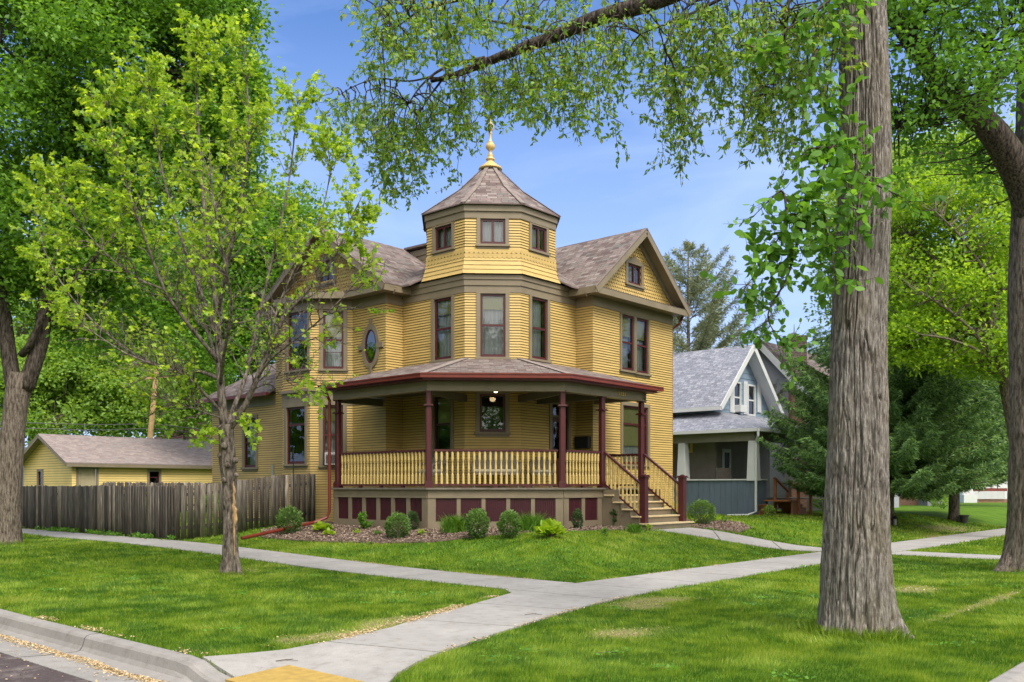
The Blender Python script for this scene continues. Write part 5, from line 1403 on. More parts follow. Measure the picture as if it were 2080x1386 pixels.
bl = [(a3(1890, -60, 16), (2.4, 2.2, 1.2), 5), (a3(2000, -30, 16.5), (2.0, 2.0, 1.3), 5), (a3(2090, 40, 17), (1.6, 1.8, 1.6), 4), (a3(1840, 60, 15.5), (1.0, 1.5, 1.5), 3), (a3(1870, 260, 16.8), (1.2, 1.2, .9), 2.2), (a3(1950, 140, 15.8), (1.2, 1.2, .9), 2.0), (a3(1960, 330, 18.5), (1.5, 1.5, .7), 1.5), (a3(1900, 180, 15.5), (1.0, 1.0, .6), 1.6)]
cloud(re_, bl, 'big_leaf', 470, 24, .115, .20, gap=.25, gapscale=.9, hollow=.2, droop=.4)
re_.wood.build('limbs', M['limb'], re_.t, smooth=True)

# ------------------------------------------------------------------ young maple in the left foreground
mY = 16.7; T0 = a3(468, 1172, mY)
mt = Tree('maple_tree', 'young bright green maple with a split scarred trunk on the left lawn', tuple(T0))
trunk_mesh('trunk', [a3(468, 1176, mY), a3(468, 1120, mY), a3(468, 1050, mY), a3(466, 980, mY), a3(462, 940, mY), a3(460, 890, mY), a3(456, 862, mY)], [.135, .122, .112, .122, .142, .128, .135], mt.t, M['mbark'], 72, .03, .022, 9, flare=[(R(-10), .14, .4), (R(190), .08, .4), (R(-90), .05, .3)], vfreq=2.2, seed=4)
# torn bark and bare wood on the front of the trunk
mb = MB(); prev = None
for i in range(22):
    t = i/21; py = 978+t*150; w_ = (.034*math.sin(PI*min(1, t*1.1+.06))+.006)*(1+.45*random.uniform(-1, 1)); c = a3(474+1.6*random.uniform(-1, 1)+t*3, py, mY-.128-.012*t)
    row = [c+np.array([-w_, .022, 0]), c+np.array([-w_*.4, -.004, 0]), c+np.array([w_*.4, -.006, 0]), c+np.array([w_, .020, 0])]
    if prev: 
        for k in range(3): mb.face([tuple(prev[k]), tuple(row[k]), tuple(row[k+1]), tuple(prev[k+1])])
    prev = row
mb.build('bare_wood', M['rawwood'], mt.t, smooth=True)
mb = MB()
for (px_, py_, r_, dy) in ((456, 905, .07, -.15), (478, 935, .06, -.13), (462, 945, .05, -.17), (447, 925, .05, -.10), (455, 975, .05, -.14), (480, 965, .045, -.13)):
    c = a3(px_, py_, mY+dy); mb.lathe(tuple(c-np.array([0, 0, r_])), [(r_*.5, 0), (r_*.95, r_*.5), (r_, r_), (r_*.8, r_*1.5), (r_*.35, r_*1.9)], 9)
mb.build('burl', M['mbark'], mt.t, smooth=True)
stems = [([(456, 870, 0), (450, 800, 0), (446, 730, .05), (441, 640, .1), (430, 540, .2), (415, 420, .3), (405, 300, .4), (400, 190, .4), (398, 90, .3)], .115, .012),
         ([(447, 740, .05), (420, 705, -.2), (375, 650, -.5), (335, 590, -.8), (300, 500, -1), (265, 400, -1.2), (235, 300, -1.3), (215, 200, -1.2)], .06, .008),
         ([(448, 770, .0), (405, 755, .3), (345, 748, .6), (290, 730, .9), (220, 680, 1.2), (150, 610, 1.5), (95, 520, 1.6), (70, 420, 1.6)], .055, .008),
         ([(466, 872, 0), (500, 820, -.1), (522, 770, -.2), (545, 715, -.2), (575, 650, -.3), (625, 590, -.5), (680, 520, -.6), (715, 440, -.7), (735, 400, -.7)], .085, .008),
         ([(462, 865, 0), (478, 820, .2), (500, 760, .5), (515, 690, .8), (535, 600, 1.1), (560, 500, 1.3), (585, 380, 1.4), (600, 260, 1.4), (605, 190, 1.3)], .065, .008),
         ([(442, 650, .1), (455, 570, -.3), (475, 480, -.6), (495, 370, -.8), (505, 260, -.9), (500, 150, -.9), (490, 70, -.8)], .055, .007),
         ([(452, 840, 0), (415, 800, -.3), (370, 760, -.6), (310, 740, -1), (250, 715, -1.2), (180, 670, -1.3), (120, 640, -1.2)], .045, .006),
         ([(443, 690, .1), (415, 610, .5), (380, 520, .9), (345, 410, 1.2), (320, 300, 1.4), (305, 200, 1.4), (300, 130, 1.3)], .055, .007),
         ([(522, 770, -.2), (550, 730, -.6), (600, 690, -1.0), (650, 650, -1.2), (700, 600, -1.3), (745, 545, -1.3)], .035, .006),
         ([(500, 800, .1), (540, 780, .5), (590, 770, .9), (640, 780, 1.1), (670, 800, 1.2)], .02, .005),
         ([(545, 715, -.2), (560, 640, .2), (600, 540, .6), (650, 440, .8), (670, 350, .9), (665, 290, .9)], .035, .006),
         ([(448, 780, 0), (455, 720, -.8), (470, 620, -1.5), (450, 500, -2.0), (430, 380, -2.2), (425, 280, -2.2)], .05, .007),
         ([(446, 760, 0), (430, 700, .9), (400, 600, 1.6), (420, 480, 2.1), (460, 350, 2.3), (470, 230, 2.3)], .05, .007),
         ([(335, 590, -.8), (270, 560, -1), (200, 500, -1.2), (140, 420, -1.3), (110, 340, -1.3)], .028, .006),
         ([(452, 850, 0), (420, 840, -.3), (370, 820, -.5), (330, 810, -.6), (310, 790, -.6)], .022, .005)]
lp = []; 
def leafy(c2, m, ls):
    t = (.3+.7*RNG.random(m))*(len(c2)-1); i = np.minimum(t.astype(int), len(c2)-2); f = (t-i)[:, None]; P = c2[i]*(1-f)+c2[i+1]*f
    d = unit(c2[-1]-c2[0]); s_ = RNG.normal(size=(m, 3)); s_[:, 2] -= .35
    lp.append((P+RNG.normal(size=(m, 3))*.02, unit(d*.5+unit(s_)), ls*(.6+.6*RNG.random(m))))
for pts, r0, r1 in stems:
    C = mt.limb([a3(x, y, mY+dy) for x, y, dy in pts], r0*.74, r1*.8, 7, 6)
    n = len(C); total = len(C)
    for k in range(int(n*1.05)):
        f = random.uniform(.22, 1.0); i = min(int(f*(n-1)), n-2); p = C[i]; d = unit(C[i+1]-C[i])
        ln = (1.35-.85*f)*random.uniform(.55, 1.1)*.95
        out = RNG.normal(size=3); out -= d*np.dot(out, d); out = out/np.linalg.norm(out)
        q = p+(d*.62+out*.75+np.array([0, 0, .18]))*ln; c = curve(p, q, 6, wob=.05, up=.15)
        pxm = 1040+1852*q[0]/q[1]; pym = 990-(q[2]-EYE)*1852/q[1]
        bare = .0
        if pxm > 590 and pym > 560 and random.random() < .5: continue
        mt.wood.tube([tuple(z) for z in c], list(np.linspace(max(.005, .013*(1-f)+.005), .0025, 6)), 4, False)
        if pym > 500 and pxm > 150: bare = .68
        if pym > 520 and 440 < pxm < 720: bare = .92
        if pym > 680: bare = .80
        if math.hypot((pxm-430)/300, (pym-420)/330) < .55: bare = max(bare, .50)
        for j in range(random.randint(3, 6)):
            i2 = random.randint(1, 5); s0 = c[i2]; o2 = RNG.normal(size=3); o2 /= np.linalg.norm(o2); o2[2] += .25
            dl = (o2*.7+unit(q-p)*.6); dl = dl/np.linalg.norm(dl)*random.uniform(.18, .42)
            c2 = curve(s0, s0+dl, 4, wob=.06); mt.wood.tube([tuple(z) for z in c2], [.005, .004, .003, .002], 3, False)
            if random.random() > bare: leafy(c2, random.randint(7, 12), .088)
            elif random.random() < .3: leafy(c2, random.randint(1, 3), .08)
        if random.random() > bare: leafy(c, 7, .088)
# small leafy tuft low on the trunk and a spray reaching over the porch corner
for pts, m in (([(470, 860, -.1), (490, 850, -.3), (510, 870, -.4), (515, 905, -.4)], 70), ([(455, 860, -.1), (430, 880, -.3), (412, 900, -.4)], 40), ([(545, 740, -.3), (590, 770, -.8), (620, 785, -1), (650, 790, -1.2), (640, 815, -1.2)], 46), ([(430, 850, -.3), (415, 875, -.2), (402, 895, -.2)], 40)):
    c = mt.limb([a3(x, y, mY+dy) for x, y, dy in pts], .012, .004, 4, 4, reg=False); leafy(c, m, .11); lp[-1] = (lp[-1][0]+RNG.normal(size=lp[-1][0].shape)*.07, lp[-1][1], lp[-1][2])
mt.wood.build('limbs', M['mbark'], mt.t, smooth=True)
P = np.concatenate([s_[0] for s_ in lp]); D = np.concatenate([s_[1] for s_ in lp]); S = np.concatenate([s_[2] for s_ in lp])
leaf_obj('crown', leaf_shape(P, D, S, MAPLE, .3, nrm=np.tile([0, 0, .8], (len(P), 1))), 14, M['maple_leaf'], mt.t)
print('maple leaves', len(P), 'strands', len(strands))

# ------------------------------------------------------------------ tall dense tree at the far left
lY = 23.3; T1 = a3(12, 1112, lY)
lt = Tree('ash_tree', 'tall dark green shade tree at the left edge with a forked grey trunk', tuple(T1))
trunk_mesh('trunk', [a3(8, 1118, lY), a3(12, 1060, lY), a3(20, 950, lY), a3(28, 860, lY), a3(38, 790, lY), a3(42, 755, lY)], [.40, .34, .29, .27, .29, .25], lt.t, M['bark2'], 90, .05, .02, 13, flare=[(R(-20), .10, .5), (R(200), .10, .5)], seed=8)
lt.limb([a3(50, 790, lY), a3(72, 730, lY), a3(86, 680, lY), a3(92, 610, lY), a3(120, 500, lY), a3(140, 380, lY+.4), a3(150, 250, lY+.8), a3(100, 150, lY+1), a3(70, 60, lY+1)], .215, .08, 12)
lt.limb([a3(30, 800, lY), a3(18, 720, lY), a3(8, 640, lY), a3(-10, 540, lY-.3), a3(-30, 400, lY-.5), a3(-30, 250, lY-.5), a3(-40, 60, lY)], .20, .10, 12)
lt.limb([a3(45, 720, lY), a3(60, 700, lY-.3), a3(100, 620, lY-.5), a3(160, 560, lY-.8), a3(230, 480, lY-1)], .10, .04, 7)
lt.limb([a3(130, 420, lY), a3(180, 320, lY+.5), a3(250, 220, lY+1), a3(330, 120, lY+1.5), a3(390, 20, lY+1.8)], .13, .04, 8)
lt.limb([a3(150, 250, lY+.8), a3(90, 180, lY), a3(50, 130, lY-.5), a3(0, 90, lY-1)], .09, .03, 6)
lt.limb([a3(145, 300, lY+.6), a3(200, 150, lY+.8), a3(220, 20, lY+.8), a3(230, -120, lY+.8)], .13, .05, 7)
bl = [(a3(60, 540, lY+1.2), (1.4, 1.4, 1.0), 3), (a3(165, 620, lY+.9), (1.3, 1.3, .9), 2.5), (a3(-30, 470, lY), (2.2, 2.2, 2.2), 7), (a3(120, 430, lY), (2.0, 2.2, 1.9), 7), (a3(40, 300, lY), (2.6, 2.8, 2.0), 10), (a3(210, 500, lY+.6), (1.6, 1.8, 1.6), 4.5),
      (a3(250, 330, lY+1), (2.2, 2.4, 2.0), 8), (a3(190, 120, lY+.5), (2.4, 2.8, 1.9), 9), (a3(20, 60, lY), (2.8, 2.8, 2.0), 10), (a3(360, 200, lY+2), (1.8, 2.4, 1.8), 7), (a3(420, 90, lY+2), (1.5, 2.0, 1.7), 6), (a3(300, -40, lY+1), (2.6, 2.8, 1.7), 8), (a3(455, 250, lY+2.5), (1.0, 1.6, 1.5), 4), (a3(480, 150, lY+2.5), (.7, 1.2, 1.3), 2.5), (a3(440, 370, lY+3), (1.2, 1.6, 1.2), 3.5), (a3(100, -80, lY), (3.5, 3.0, 1.6), 8), (a3(480, 10, lY+2.5), (.6, 1.2, .9), 1.6)]
cloud(lt, bl, 'ash_leaf', 3900, 40, .125, .25, hollow=.35, gap=.30, gapscale=.55, droop=.15)
lt.wood.build('limbs', M['limb'], lt.t, smooth=True)

# ------------------------------------------------------------------ background broadleaf trees
def bgtree(name, label, px, Y, basepy, blobs, leafmat, nclu, per, ls, cs, limbs=(), tr=.25, gap=.2, gs=.4, group=None, mat='bark2', hollow=.4):
    base = a3(px, basepy, Y); a_, b_ = to_ab(base[0], base[1]); base[2] = float(gz(a_, b_)) if base[2] > 1 or True else base[2]
    t = Tree(name, label, tuple(base), group)
    top = np.array(blobs[0][0]); t.limb([tuple(base-np.array([0, 0, .2])), tuple(base*.5+top*.5+np.array([.1, 0, 0])), tuple(top)], tr, tr*.4, 9)
    for b in blobs[1:]: 
        m = base*.35+top*.65; t.limb([tuple(m), tuple(m*.5+np.array(b[0])*.5+np.array([0, 0, .3])), tuple(b[0])], tr*.4, tr*.12, 6)
    for l, r0, r1 in limbs: t.limb([a3(*p) for p in l], r0, r1, 7)
    cloud(t, blobs, leafmat, nclu, per, ls, cs, hollow=hollow, gap=gap, gapscale=gs)
    t.wood.build('trunk', M[mat], t.t, smooth=True); return t
G1 = 'leafy trees behind the yellow garage'
bgtree('leafy_tree', 'bright green tree behind the garage ridge, left of the utility pole', 210, 58, 985, [(a3(200, 790, 58), (4.2, 3.5, 3.0)), (a3(120, 800, 57), (3.0, 3, 2.2)), (a3(270, 800, 58), (2.6, 2.6, 2.4)), (a3(180, 720, 58), (3.6, 3, 2.2)), (a3(250, 860, 57), (2.2, 2, 1.2))], 'back_leaf', 1100, 34, .26, .42, group=G1)
bgtree('leafy_tree', 'green tree behind the garage, seen past the forked trunk at the left edge', 60, 56, 985, [(a3(60, 800, 56), (3.4, 3, 3.0)), (a3(-10, 790, 56), (3.2, 3, 3.2)), (a3(110, 850, 55), (2.4, 2, 1.4)), (a3(40, 690, 57), (3.5, 3, 2.4))], 'back_leaf', 900, 34, .26, .42, group=G1)
bgtree('leafy_tree', 'shaded green tree between the utility pole and the house', 380, 62, 985, [(a3(370, 740, 62), (3.6, 3, 3.4)), (a3(330, 820, 61), (2.6, 2.4, 2.0)), (a3(420, 800, 63), (2.6, 2.4, 2.6)), (a3(390, 660, 62), (3.8, 3, 2.6))], 'back_leaf', 900, 34, .27, .44, group=G1)
bgtree('leafy_tree', 'tall dark tree rising behind the maple and the low rear wing', 520, 44, 985, [(a3(520, 600, 44), (3.0, 3, 3.4)), (a3(470, 700, 43), (2.6, 2.4, 2.6)), (a3(570, 560, 44), (2.0, 2.2, 2.6)), (a3(500, 470, 44), (2.8, 2.6, 2.4)), (a3(420, 600, 44), (2.8, 2.4, 2.8)), (a3(600, 440, 45), (1.6, 1.8, 1.4)), (a3(330, 560, 46), (3.2, 2.6, 3.2)), (a3(240, 640, 46), (3.0, 2.6, 2.2))], 'ash_leaf', 1900, 36, .20, .36, gap=.15)
G2 = 'lime green trees at the right'
bgtree('maple_tree', 'sunlit lime green maple behind the two elm trunks at the right', 2104, 29, 1050, [(a3(1970, 470, 29), (2.6, 2.4, 1.9), 9), (a3(1880, 560, 28.5), (1.7, 2.0, 1.5), 5), (a3(1990, 610, 28.5), (2.0, 2.0, 1.5), 6), (a3(1900, 400, 29), (1.9, 2.0, 1.4), 6), (a3(2050, 350, 29.5), (2.2, 2, 1.6), 5), (a3(1850, 480, 29), (1.1, 1.4, 1.4), 3), (a3(1940, 690, 28), (2.0, 1.6, .8), 4), (a3(1860, 690, 28), (1.2, 1.4, .7), 2), (a3(2030, 720, 28), (1.0, 1.2, .8), 2), (a3(1940, 310, 29), (1.6, 1.6, .9), 3)],
       'lime_leaf', 1350, 32, .135, .26, limbs=[([(2090, 830, 28), (2045, 770, 27.6), (1990, 690, 27.4), (1940, 640, 27.2), (1880, 600, 27)], .09, .03), ([(2045, 770, 27.6), (2000, 720, 27.3), (1930, 690, 27), (1870, 680, 26.8)], .05, .02), ([(2090, 640, 28), (2010, 560, 27.6), (1950, 480, 27.2), (1900, 430, 27)], .07, .02)], tr=.3, gap=.42, gs=.6)
bgtree('elm_tree', 'mid green tree seen between the blue house and the big elm trunk', 1760, 40, 1040, [(a3(1752, 570, 40), (1.9, 2.2, 2.2)), (a3(1760, 440, 40), (2.6, 2.4, 2.4)), (a3(1830, 560, 41), (2.4, 2.4, 2.4)), (a3(1830, 380, 41), (2.2, 2.0, 2.0))], 'back_leaf', 800, 34, .18, .33, gap=.3)
bgtree('leafy_tree', 'dark green tree behind the spruces at the right edge', 2060, 52, 1030, [(a3(2060, 740, 52), (4, 3, 3.4)), (a3(1960, 620, 54), (4.5, 3, 3.0)), (a3(2110, 560, 52), (4, 3, 3.4)), (a3(1860, 700, 55), (3.5, 3, 3))], 'ash_leaf', 900, 36, .26, .42)

# ------------------------------------------------------------------ conifers
def conifer(name, label, base, h, rad, z0, mat, nwh, per, droop, dens, nl, seed, group=None, prof=.8, tr=.22, open_=0.0, up_tip=.25, nw=.022, tuft=False):
    rs = random.Random(seed); t = thing(name, label, 'tree', tuple(base), group); base = np.array(base, float)
    mb = MB(); mb.tube([tuple(base-np.array([0, 0, .1])), tuple(base+np.array([0, 0, .25])), tuple(base+np.array([.03, 0, h*.4])), tuple(base+np.array([0, .03, h*.75])), tuple(base+np.array([0, 0, h]))], [tr*1.35, tr, tr*.75, tr*.32, .02], 10)
    Pn = []; Dn = []; Ln = []
    for w in range(nwh):
        f = w/(nwh-1); z = z0+(h*.985-z0)*f**1.0; r = rad*(1-f)**prof*(.86+.18*rs.random())+.12
        if f < .08: r *= .82
        n = max(4, int(per*(1-.35*f)))
        for k in range(n):
            if rs.random() < open_: continue
            th = 2*PI*(k+rs.random()*.75)/n+w*1.3; rr = r*(.74+.30*rs.random()); d = np.array([math.cos(th), math.sin(th), 0]); s0 = base+np.array([0, 0, z+rs.uniform(-.15, .15)])
            m = 9; tt = np.linspace(0, 1, m)[:, None]
            C = s0+d*rr*tt; C[:, 2] += rr*((.18+.5*f)*tt[:, 0]-droop*(1-f*.8)*(tt[:, 0]**1.1)+up_tip*tt[:, 0]**3)
            mb.tube([tuple(p) for p in C], list(np.linspace(max(.008, .035*rr/rad+.008), .004, m)), 4, False)
            side = np.array([-d[1], d[0], 0]); steps = max(4, int(rr/.16))
            for i in range(steps):
                u_ = (i+1.2)/(steps+.6); p = s0+d*rr*u_; p = p+np.array([0, 0, rr*((.18+.5*f)*u_-droop*(1-f*.8)*u_**1.1+up_tip*u_**3)])
                if u_ < .22: continue
                for sgn in (-1, 1):
                    lt_ = (.50*(1-u_*.72)+.10)*min(1, rr/1.6)*rs.uniform(.6, 1.15)
                    dv = d*.65+side*sgn*.8+np.array([0, 0, -.28*droop*2+rs.uniform(-.1, .12)])
                    dv /= np.linalg.norm(dv)
                    cnt = max(3, int(lt_*dens)); q = np.linspace(.05, 1, cnt)[:, None]
                    Pn.append(p+dv*lt_*q+np.array([0, 0, -.10])*(q**2)*lt_); Dn.append(np.tile(dv, (cnt, 1))+np.array([0, 0, -.55*droop])); Ln.append(np.full(cnt, nl))
                Pn.append(p[None]+np.zeros((2, 3))); Dn.append(np.tile(d, (2, 1))); Ln.append(np.full(2, nl))
            Pn.append(C[-3:]); Dn.append(np.tile(d+np.array([0, 0, up_tip]), (3, 1))); Ln.append(np.full(3, nl))
    P = np.concatenate(Pn); D = np.concatenate(Dn); Ls = np.concatenate(Ln)
    rep_ = 3 if not tuft else 5
    P = np.repeat(P, rep_, 0); D = np.repeat(D, rep_, 0); Ls = np.repeat(Ls, rep_)
    D = unit(unit(D)+RNG.normal(size=D.shape)*(.42 if not tuft else .75)); P = P+RNG.normal(size=P.shape)*.025
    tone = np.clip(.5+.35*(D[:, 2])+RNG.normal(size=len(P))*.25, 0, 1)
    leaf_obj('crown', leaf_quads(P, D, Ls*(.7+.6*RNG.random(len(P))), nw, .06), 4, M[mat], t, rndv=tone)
    mb.build('trunk', M['bark2'], t, smooth=True); print(name, len(P)); return t
GS = 'spruces on the neighbour lawn'
s1 = np.array(gpt(21.6, 2.3)); s1 = np.array([a3(1801, 0, s1[1])[0], s1[1], s1[2]])
conifer('spruce_tree', 'wide dark spruce with drooping boughs just behind the big elm trunk', s1, 8.4, 5.1, 1.35, 'needle', 30, 13, .36, 42, .17, 3, GS, nw=.19, tr=.26, prof=.68)
s2 = np.array(gpt(28.2, 2.0)); s2 = np.array([a3(1938, 0, s2[1])[0], s2[1], s2[2]])
conifer('spruce_tree', 'second spruce with a bare lower trunk and a pot beside it', s2, 8.8, 4.0, 1.9, 'needle', 22, 11, .32, 34, .18, 5, GS, nw=.19, tr=.22, prof=.6)
pb = a3(1398, 985, 46); pb[2] = .5
conifer('pine_tree', 'grey green open-branched pine rising behind the blue neighbour house', pb, EYE+(990-492)/1852*46-.5, 6.6, 3.0, 'pine_needle', 17, 7, -.10, 13, .24, 9, None, prof=.78, tr=.2, open_=.15, up_tip=.25, nw=.14, tuft=True)
#==NEIGH==
# ------------------------------------------------------------------ picket fence
def fence_run(name, label, p, q, h, seed, n=None, bw=.135, gap=.012, group=None, side=1, hfun=None):
    rs = random.Random(seed); P0 = np.array(L(*p)); P1 = np.array(L(*q)); ln = np.linalg.norm((P1-P0)[:2]); d = (P1-P0)[:2]/ln; nn = np.array([d[1], -d[0]])*side
    g = lambda t: float(gz(*[p[i]+(q[i]-p[i])*t/ln for i in (0, 1)]))
    t0 = thing(name, label, 'fence', (P0[0]+d[0]*ln/2, P0[1]+d[1]*ln/2, g(ln/2)), group)
    x = 0; verts = []; rnd = []; lo = []
    while x < ln-bw*.5:
        w = bw*rs.uniform(.86, 1.1); zt = g(x)+h+rs.uniform(-.018, .018); zb = g(x)+rs.uniform(.02, .07); lean = rs.gauss(0, .008); o = rs.uniform(-.004, .006); th = .018; c = .022
        prof = [(0, zb), (w, zb), (w+lean, zt-c*1.6), (w-c+lean, zt), (c+lean, zt), (lean, zt-c*1.6)]
        n0 = len(verts)
        for off in (o+th, o):
            for (dx, z) in prof:
                verts.append((P0[0]+d[0]*(x+dx)+nn[0]*off, P0[1]+d[1]*(x+dx)+nn[1]*off, z))
        r = rs.random()**1.4 if rs.random() < .93 else 1.0
        rnd += [r]*12
        F = [[0, 1, 2, 5], [5, 2, 3, 4], [6, 11, 8, 7], [11, 10, 9, 8]]+[[i, 6+i, 6+(i+1) % 6, (i+1) % 6] for i in range(6)]
        lo += [[n0+i for i in f] for f in F]
        x += w+gap*rs.uniform(.2, 2.4)
    o0 = np.array(origin_of(t0)); me = np_mesh('picket_panel', np.array(verts)-o0, 4, rnd=rnd, loops=np.array(lo)); link('picket_panel', me, M['fence'], t0)
    for zz_ in (.32, h-.28):
        mb = MB(); k = max(1, int(ln/2.4))
        for i in range(k):
            a = ln*i/k; b = ln*(i+1)/k; mb.bar((P0[0]+d[0]*a-nn[0]*.025, P0[1]+d[1]*a-nn[1]*.025, g(a)+zz_), (P0[0]+d[0]*b-nn[0]*.025, P0[1]+d[1]*b-nn[1]*.025, g(b)+zz_), .04, .085)
        mb.build('rail', M['fence'], t0)
    k = max(1, int(ln/2.4))
    for i in range(k+1):
        a = ln*i/k; mb = MB(); mb.box((P0[0]+d[0]*a-nn[0]*.095, P0[1]+d[1]*a-nn[1]*.095, g(a)+(h-.1)/2), .09, .09, h-.1, d); mb.build('post', M['fence'], t0)
    return t0
FH = 1.50
fence_run('picket_fence', 'long weathered grey picket fence running beside the side sidewalk to the left edge', (.10, 26.5), (.10, 13.92), FH, 1)
fence_run('picket_fence', 'short weathered picket fence between the sidewalk corner and the house bay', (.12, 13.90), (4.20, 13.14), FH, 2, bw=.145, gap=.018)
fence_run('picket_fence', 'back picket fence whose tips show above the long fence in front of the garage', (4.2, 27.3), (10.5, 27.0), FH-.20, 3)

# ------------------------------------------------------------------ yellow garage
gar = thing('garage', 'low yellow clapboard garage with a pale shingled roof behind the fence', 'garage', L(7, 33, .5))
gc = to_ab(-19.3, 40.0); ga, gb = float(gc[0]), float(gc[1])
ZG = EYE+1.17
gw1 = Wall((ga, gb), (ga+9.5, gb), .3, ZG, (1, 1)); gw2 = Wall((ga, gb+5.4), (ga, gb), .3, ZG, (1, 1))
def gwin(w, x0, x1, yt, yb, name='window', door=False):
    t0, t1 = sorted((w.s_px(x0), w.s_px(x1))); xm = (x0+x1)/2; z0 = w.z_px(xm, yb) if not door else .45; z1 = w.z_px(xm, yt); w.op.append((t0, t1, z0, z1))
    mb = MB(); c = .10; w.bx(mb, t0-c, t0, z0, z1, -.02, .04); w.bx(mb, t1, t1+c, z0, z1, -.02, .04); w.bx(mb, t0-c, t1+c, z1, z1+c, -.02, .045)
    if not door: w.bx(mb, t0-c-.02, t1+c+.02, z0-.08, z0, -.02, .06)
    f = mb.build(name, M['taupe'], gar)
    if door:
        mb = MB(); w.bx(mb, t0, t1, z0, z1, -.08, -.04)
        n = 0
        for i in range(2):
            for j in range(4): a = t0+.12+i*(t1-t0-.12)/2; b_ = z0+.15+j*(z1-z0-.1)/4; w.bx(mb, a, a+(t1-t0-.36)/2, b_, b_+(z1-z0)/4-.14, -.04, -.028)
        mb.build('door_leaf', M['gdoor'], f)
    else:
        mb = MB(); zm = (z0+z1)/2; w.bx(mb, t0, t1, zm-.02, zm+.02, -.05, -.01); w.bx(mb, t0, t0+.04, z0, z1, -.05, -.01); w.bx(mb, t1-.04, t1, z0, z1, -.05, -.01); mb.build('window_frame', M['maroon'], f)
        mb = MB(); mb.face([w.P(t0, z0, -.03), w.P(t1, z0, -.03), w.P(t1, z1, -.03), w.P(t0, z1, -.03)]); mb.build('pane', M['glass'], f)
        mb = MB(); P_ = [w.P(t, z, o) for o in (-.05, -.5) for t, z in ((t0, z0), (t1, z0), (t1, z1), (t0, z1))]; mb.add(P_, [[4, 5, 6, 7], [0, 4, 5, 1], [1, 5, 6, 2], [2, 6, 7, 3], [3, 7, 4, 0]]); mb.build('room_recess', M['dark'], f)
gwin(gw1, 159, 195, 953, 0, 'door', True); gwin(gw1, 303, 323, 958, 982); gwin(gw2, 78, 87, 958, 986)
ZGR = EYE+2.38; gm = gb+2.7
mb = MB(); gw1.laps(mb, .115, .014); gw2.laps(mb, .115, .014)
gt = Wall((ga, gb+5.4), (ga, gb), ZG, ZGR, (0, 0)); gt.laps(mb, .115, .014, top=lambda z: ((z-ZG)/(ZGR-ZG)*2.7, 5.4-(z-ZG)/(ZGR-ZG)*2.7)); mb.build('wall', [M['gyellow'], M['edgeshadow']], gar)
sl = (ZGR-ZG)/2.7; e0, e1 = gb-.32, gb+5.72
mb = MB(); ze = ZG-.32*sl
mb.slab([L(ga-.4, e0, ze+.06), L(ga+9.8, e0, ze+.06), L(ga+9.8, gm, ZGR+.06), L(ga-.4, gm, ZGR+.06)], .05); mb.slab([L(ga+9.8, e1, ze+.06), L(ga-.4, e1, ze+.06), L(ga-.4, gm, ZGR+.06), L(ga+9.8, gm, ZGR+.06)], .05); mb.build('roof', M['groof'], gar)
mb = MB(); mb.bar(L(ga-.38, e0+.02, ze-.06), L(ga+9.8, e0+.02, ze-.06), .03, .14); mb.bar(L(ga-.38, e0, ze-.03), L(ga-.38, gm, ZGR-.04), .03, .16); mb.bar(L(ga-.38, gm, ZGR-.04), L(ga-.38, e1, ze-.03), .03, .16); mb.build('trim_board', M['taupe'], gar)

# ------------------------------------------------------------------ utility pole, wires, red-roofed house behind
pp = a3(291, 985, 54); pt = a3(318, 750, 55)
po = thing('utility_pole', 'leaning brown wooden utility pole behind the garage', 'utility pole', (pp[0], pp[1], .4))
mb = MB(); mb.tube([(pp[0], pp[1], .3), tuple(pt)], [.19, .14], 10); mb.build('pole', M['pole'], po)
mb = MB(); mb.bar(tuple(a3(290, 770, 55)), tuple(a3(346, 764, 55)), .1, .12); mb.build('crossarm', M['pole'], po)
for (y0, y1) in ((857, 862), (868, 871)):
    mb = MB(); C = spline([a3(-60, y0, 50), a3(80, y0+3, 51), a3(200, y0+6, 52.5), a3(310, y1, 54.8), a3(420, y1+10, 47), a3(560, y1+6, 40)], 8)
    mb.tube([tuple(c) for c in C], .025, 5); o = mb.build('overhead_wire', M['wire']); tag(o, ('upper' if y0 == 857 else 'lower')+' overhead wire crossing above the garage roof', 'wire')
hr = thing('distant_house', 'house with a dull red roof and white eaves far behind the garage', 'house', (a3(380, 985, 66)[0], 66, .5))
mb = MB(); P_ = [a3(330, 892, 66), a3(470, 892, 66), a3(445, 835, 69), a3(375, 835, 69)]; mb.slab([tuple(p) for p in P_], .1); P_ = [a3(330, 892, 66), a3(310, 892, 72), a3(375, 835, 69)]; mb.slab([tuple(P_[1]), tuple(P_[0]), tuple(P_[2])], .1); mb.build('roof', M['rroof'], hr)
mb = MB(); a_ = a3(334, 895, 66.3); c_ = a3(466, 895, 66.3); mb.prism([(a_[0], a_[1]), (c_[0], c_[1]), (c_[0], c_[1]+6), (a_[0], a_[1]+6)], .3, a_[2]); mb.build('wall', M['white'], hr)
mb = MB(); a_ = a3(328, 894, 65.9); c_ = a3(472, 894, 65.9); mb.bar(tuple(a_), tuple(c_), .12, .2); mb.build('fascia', M['white'], hr)
hw = thing('distant_house', 'white house half hidden behind the left tree trunk', 'house', (a3(-40, 985, 60)[0], 60, .5))
mb = MB(); a_ = a3(-120, 905, 60); c_ = a3(22, 905, 60); mb.prism([(a_[0], a_[1]), (c_[0], c_[1]), (c_[0]-1, c_[1]+7), (a_[0], a_[1]+7)], .2, a_[2]); mb.build('wall', M['white'], hw)
mb = MB(); mb.slab([tuple(a3(-130, 908, 59.6)), tuple(a3(30, 908, 59.6)), tuple(a3(-5, 868, 63)), tuple(a3(-100, 868, 63))], .15); mb.build('roof', M['broof'], hw)

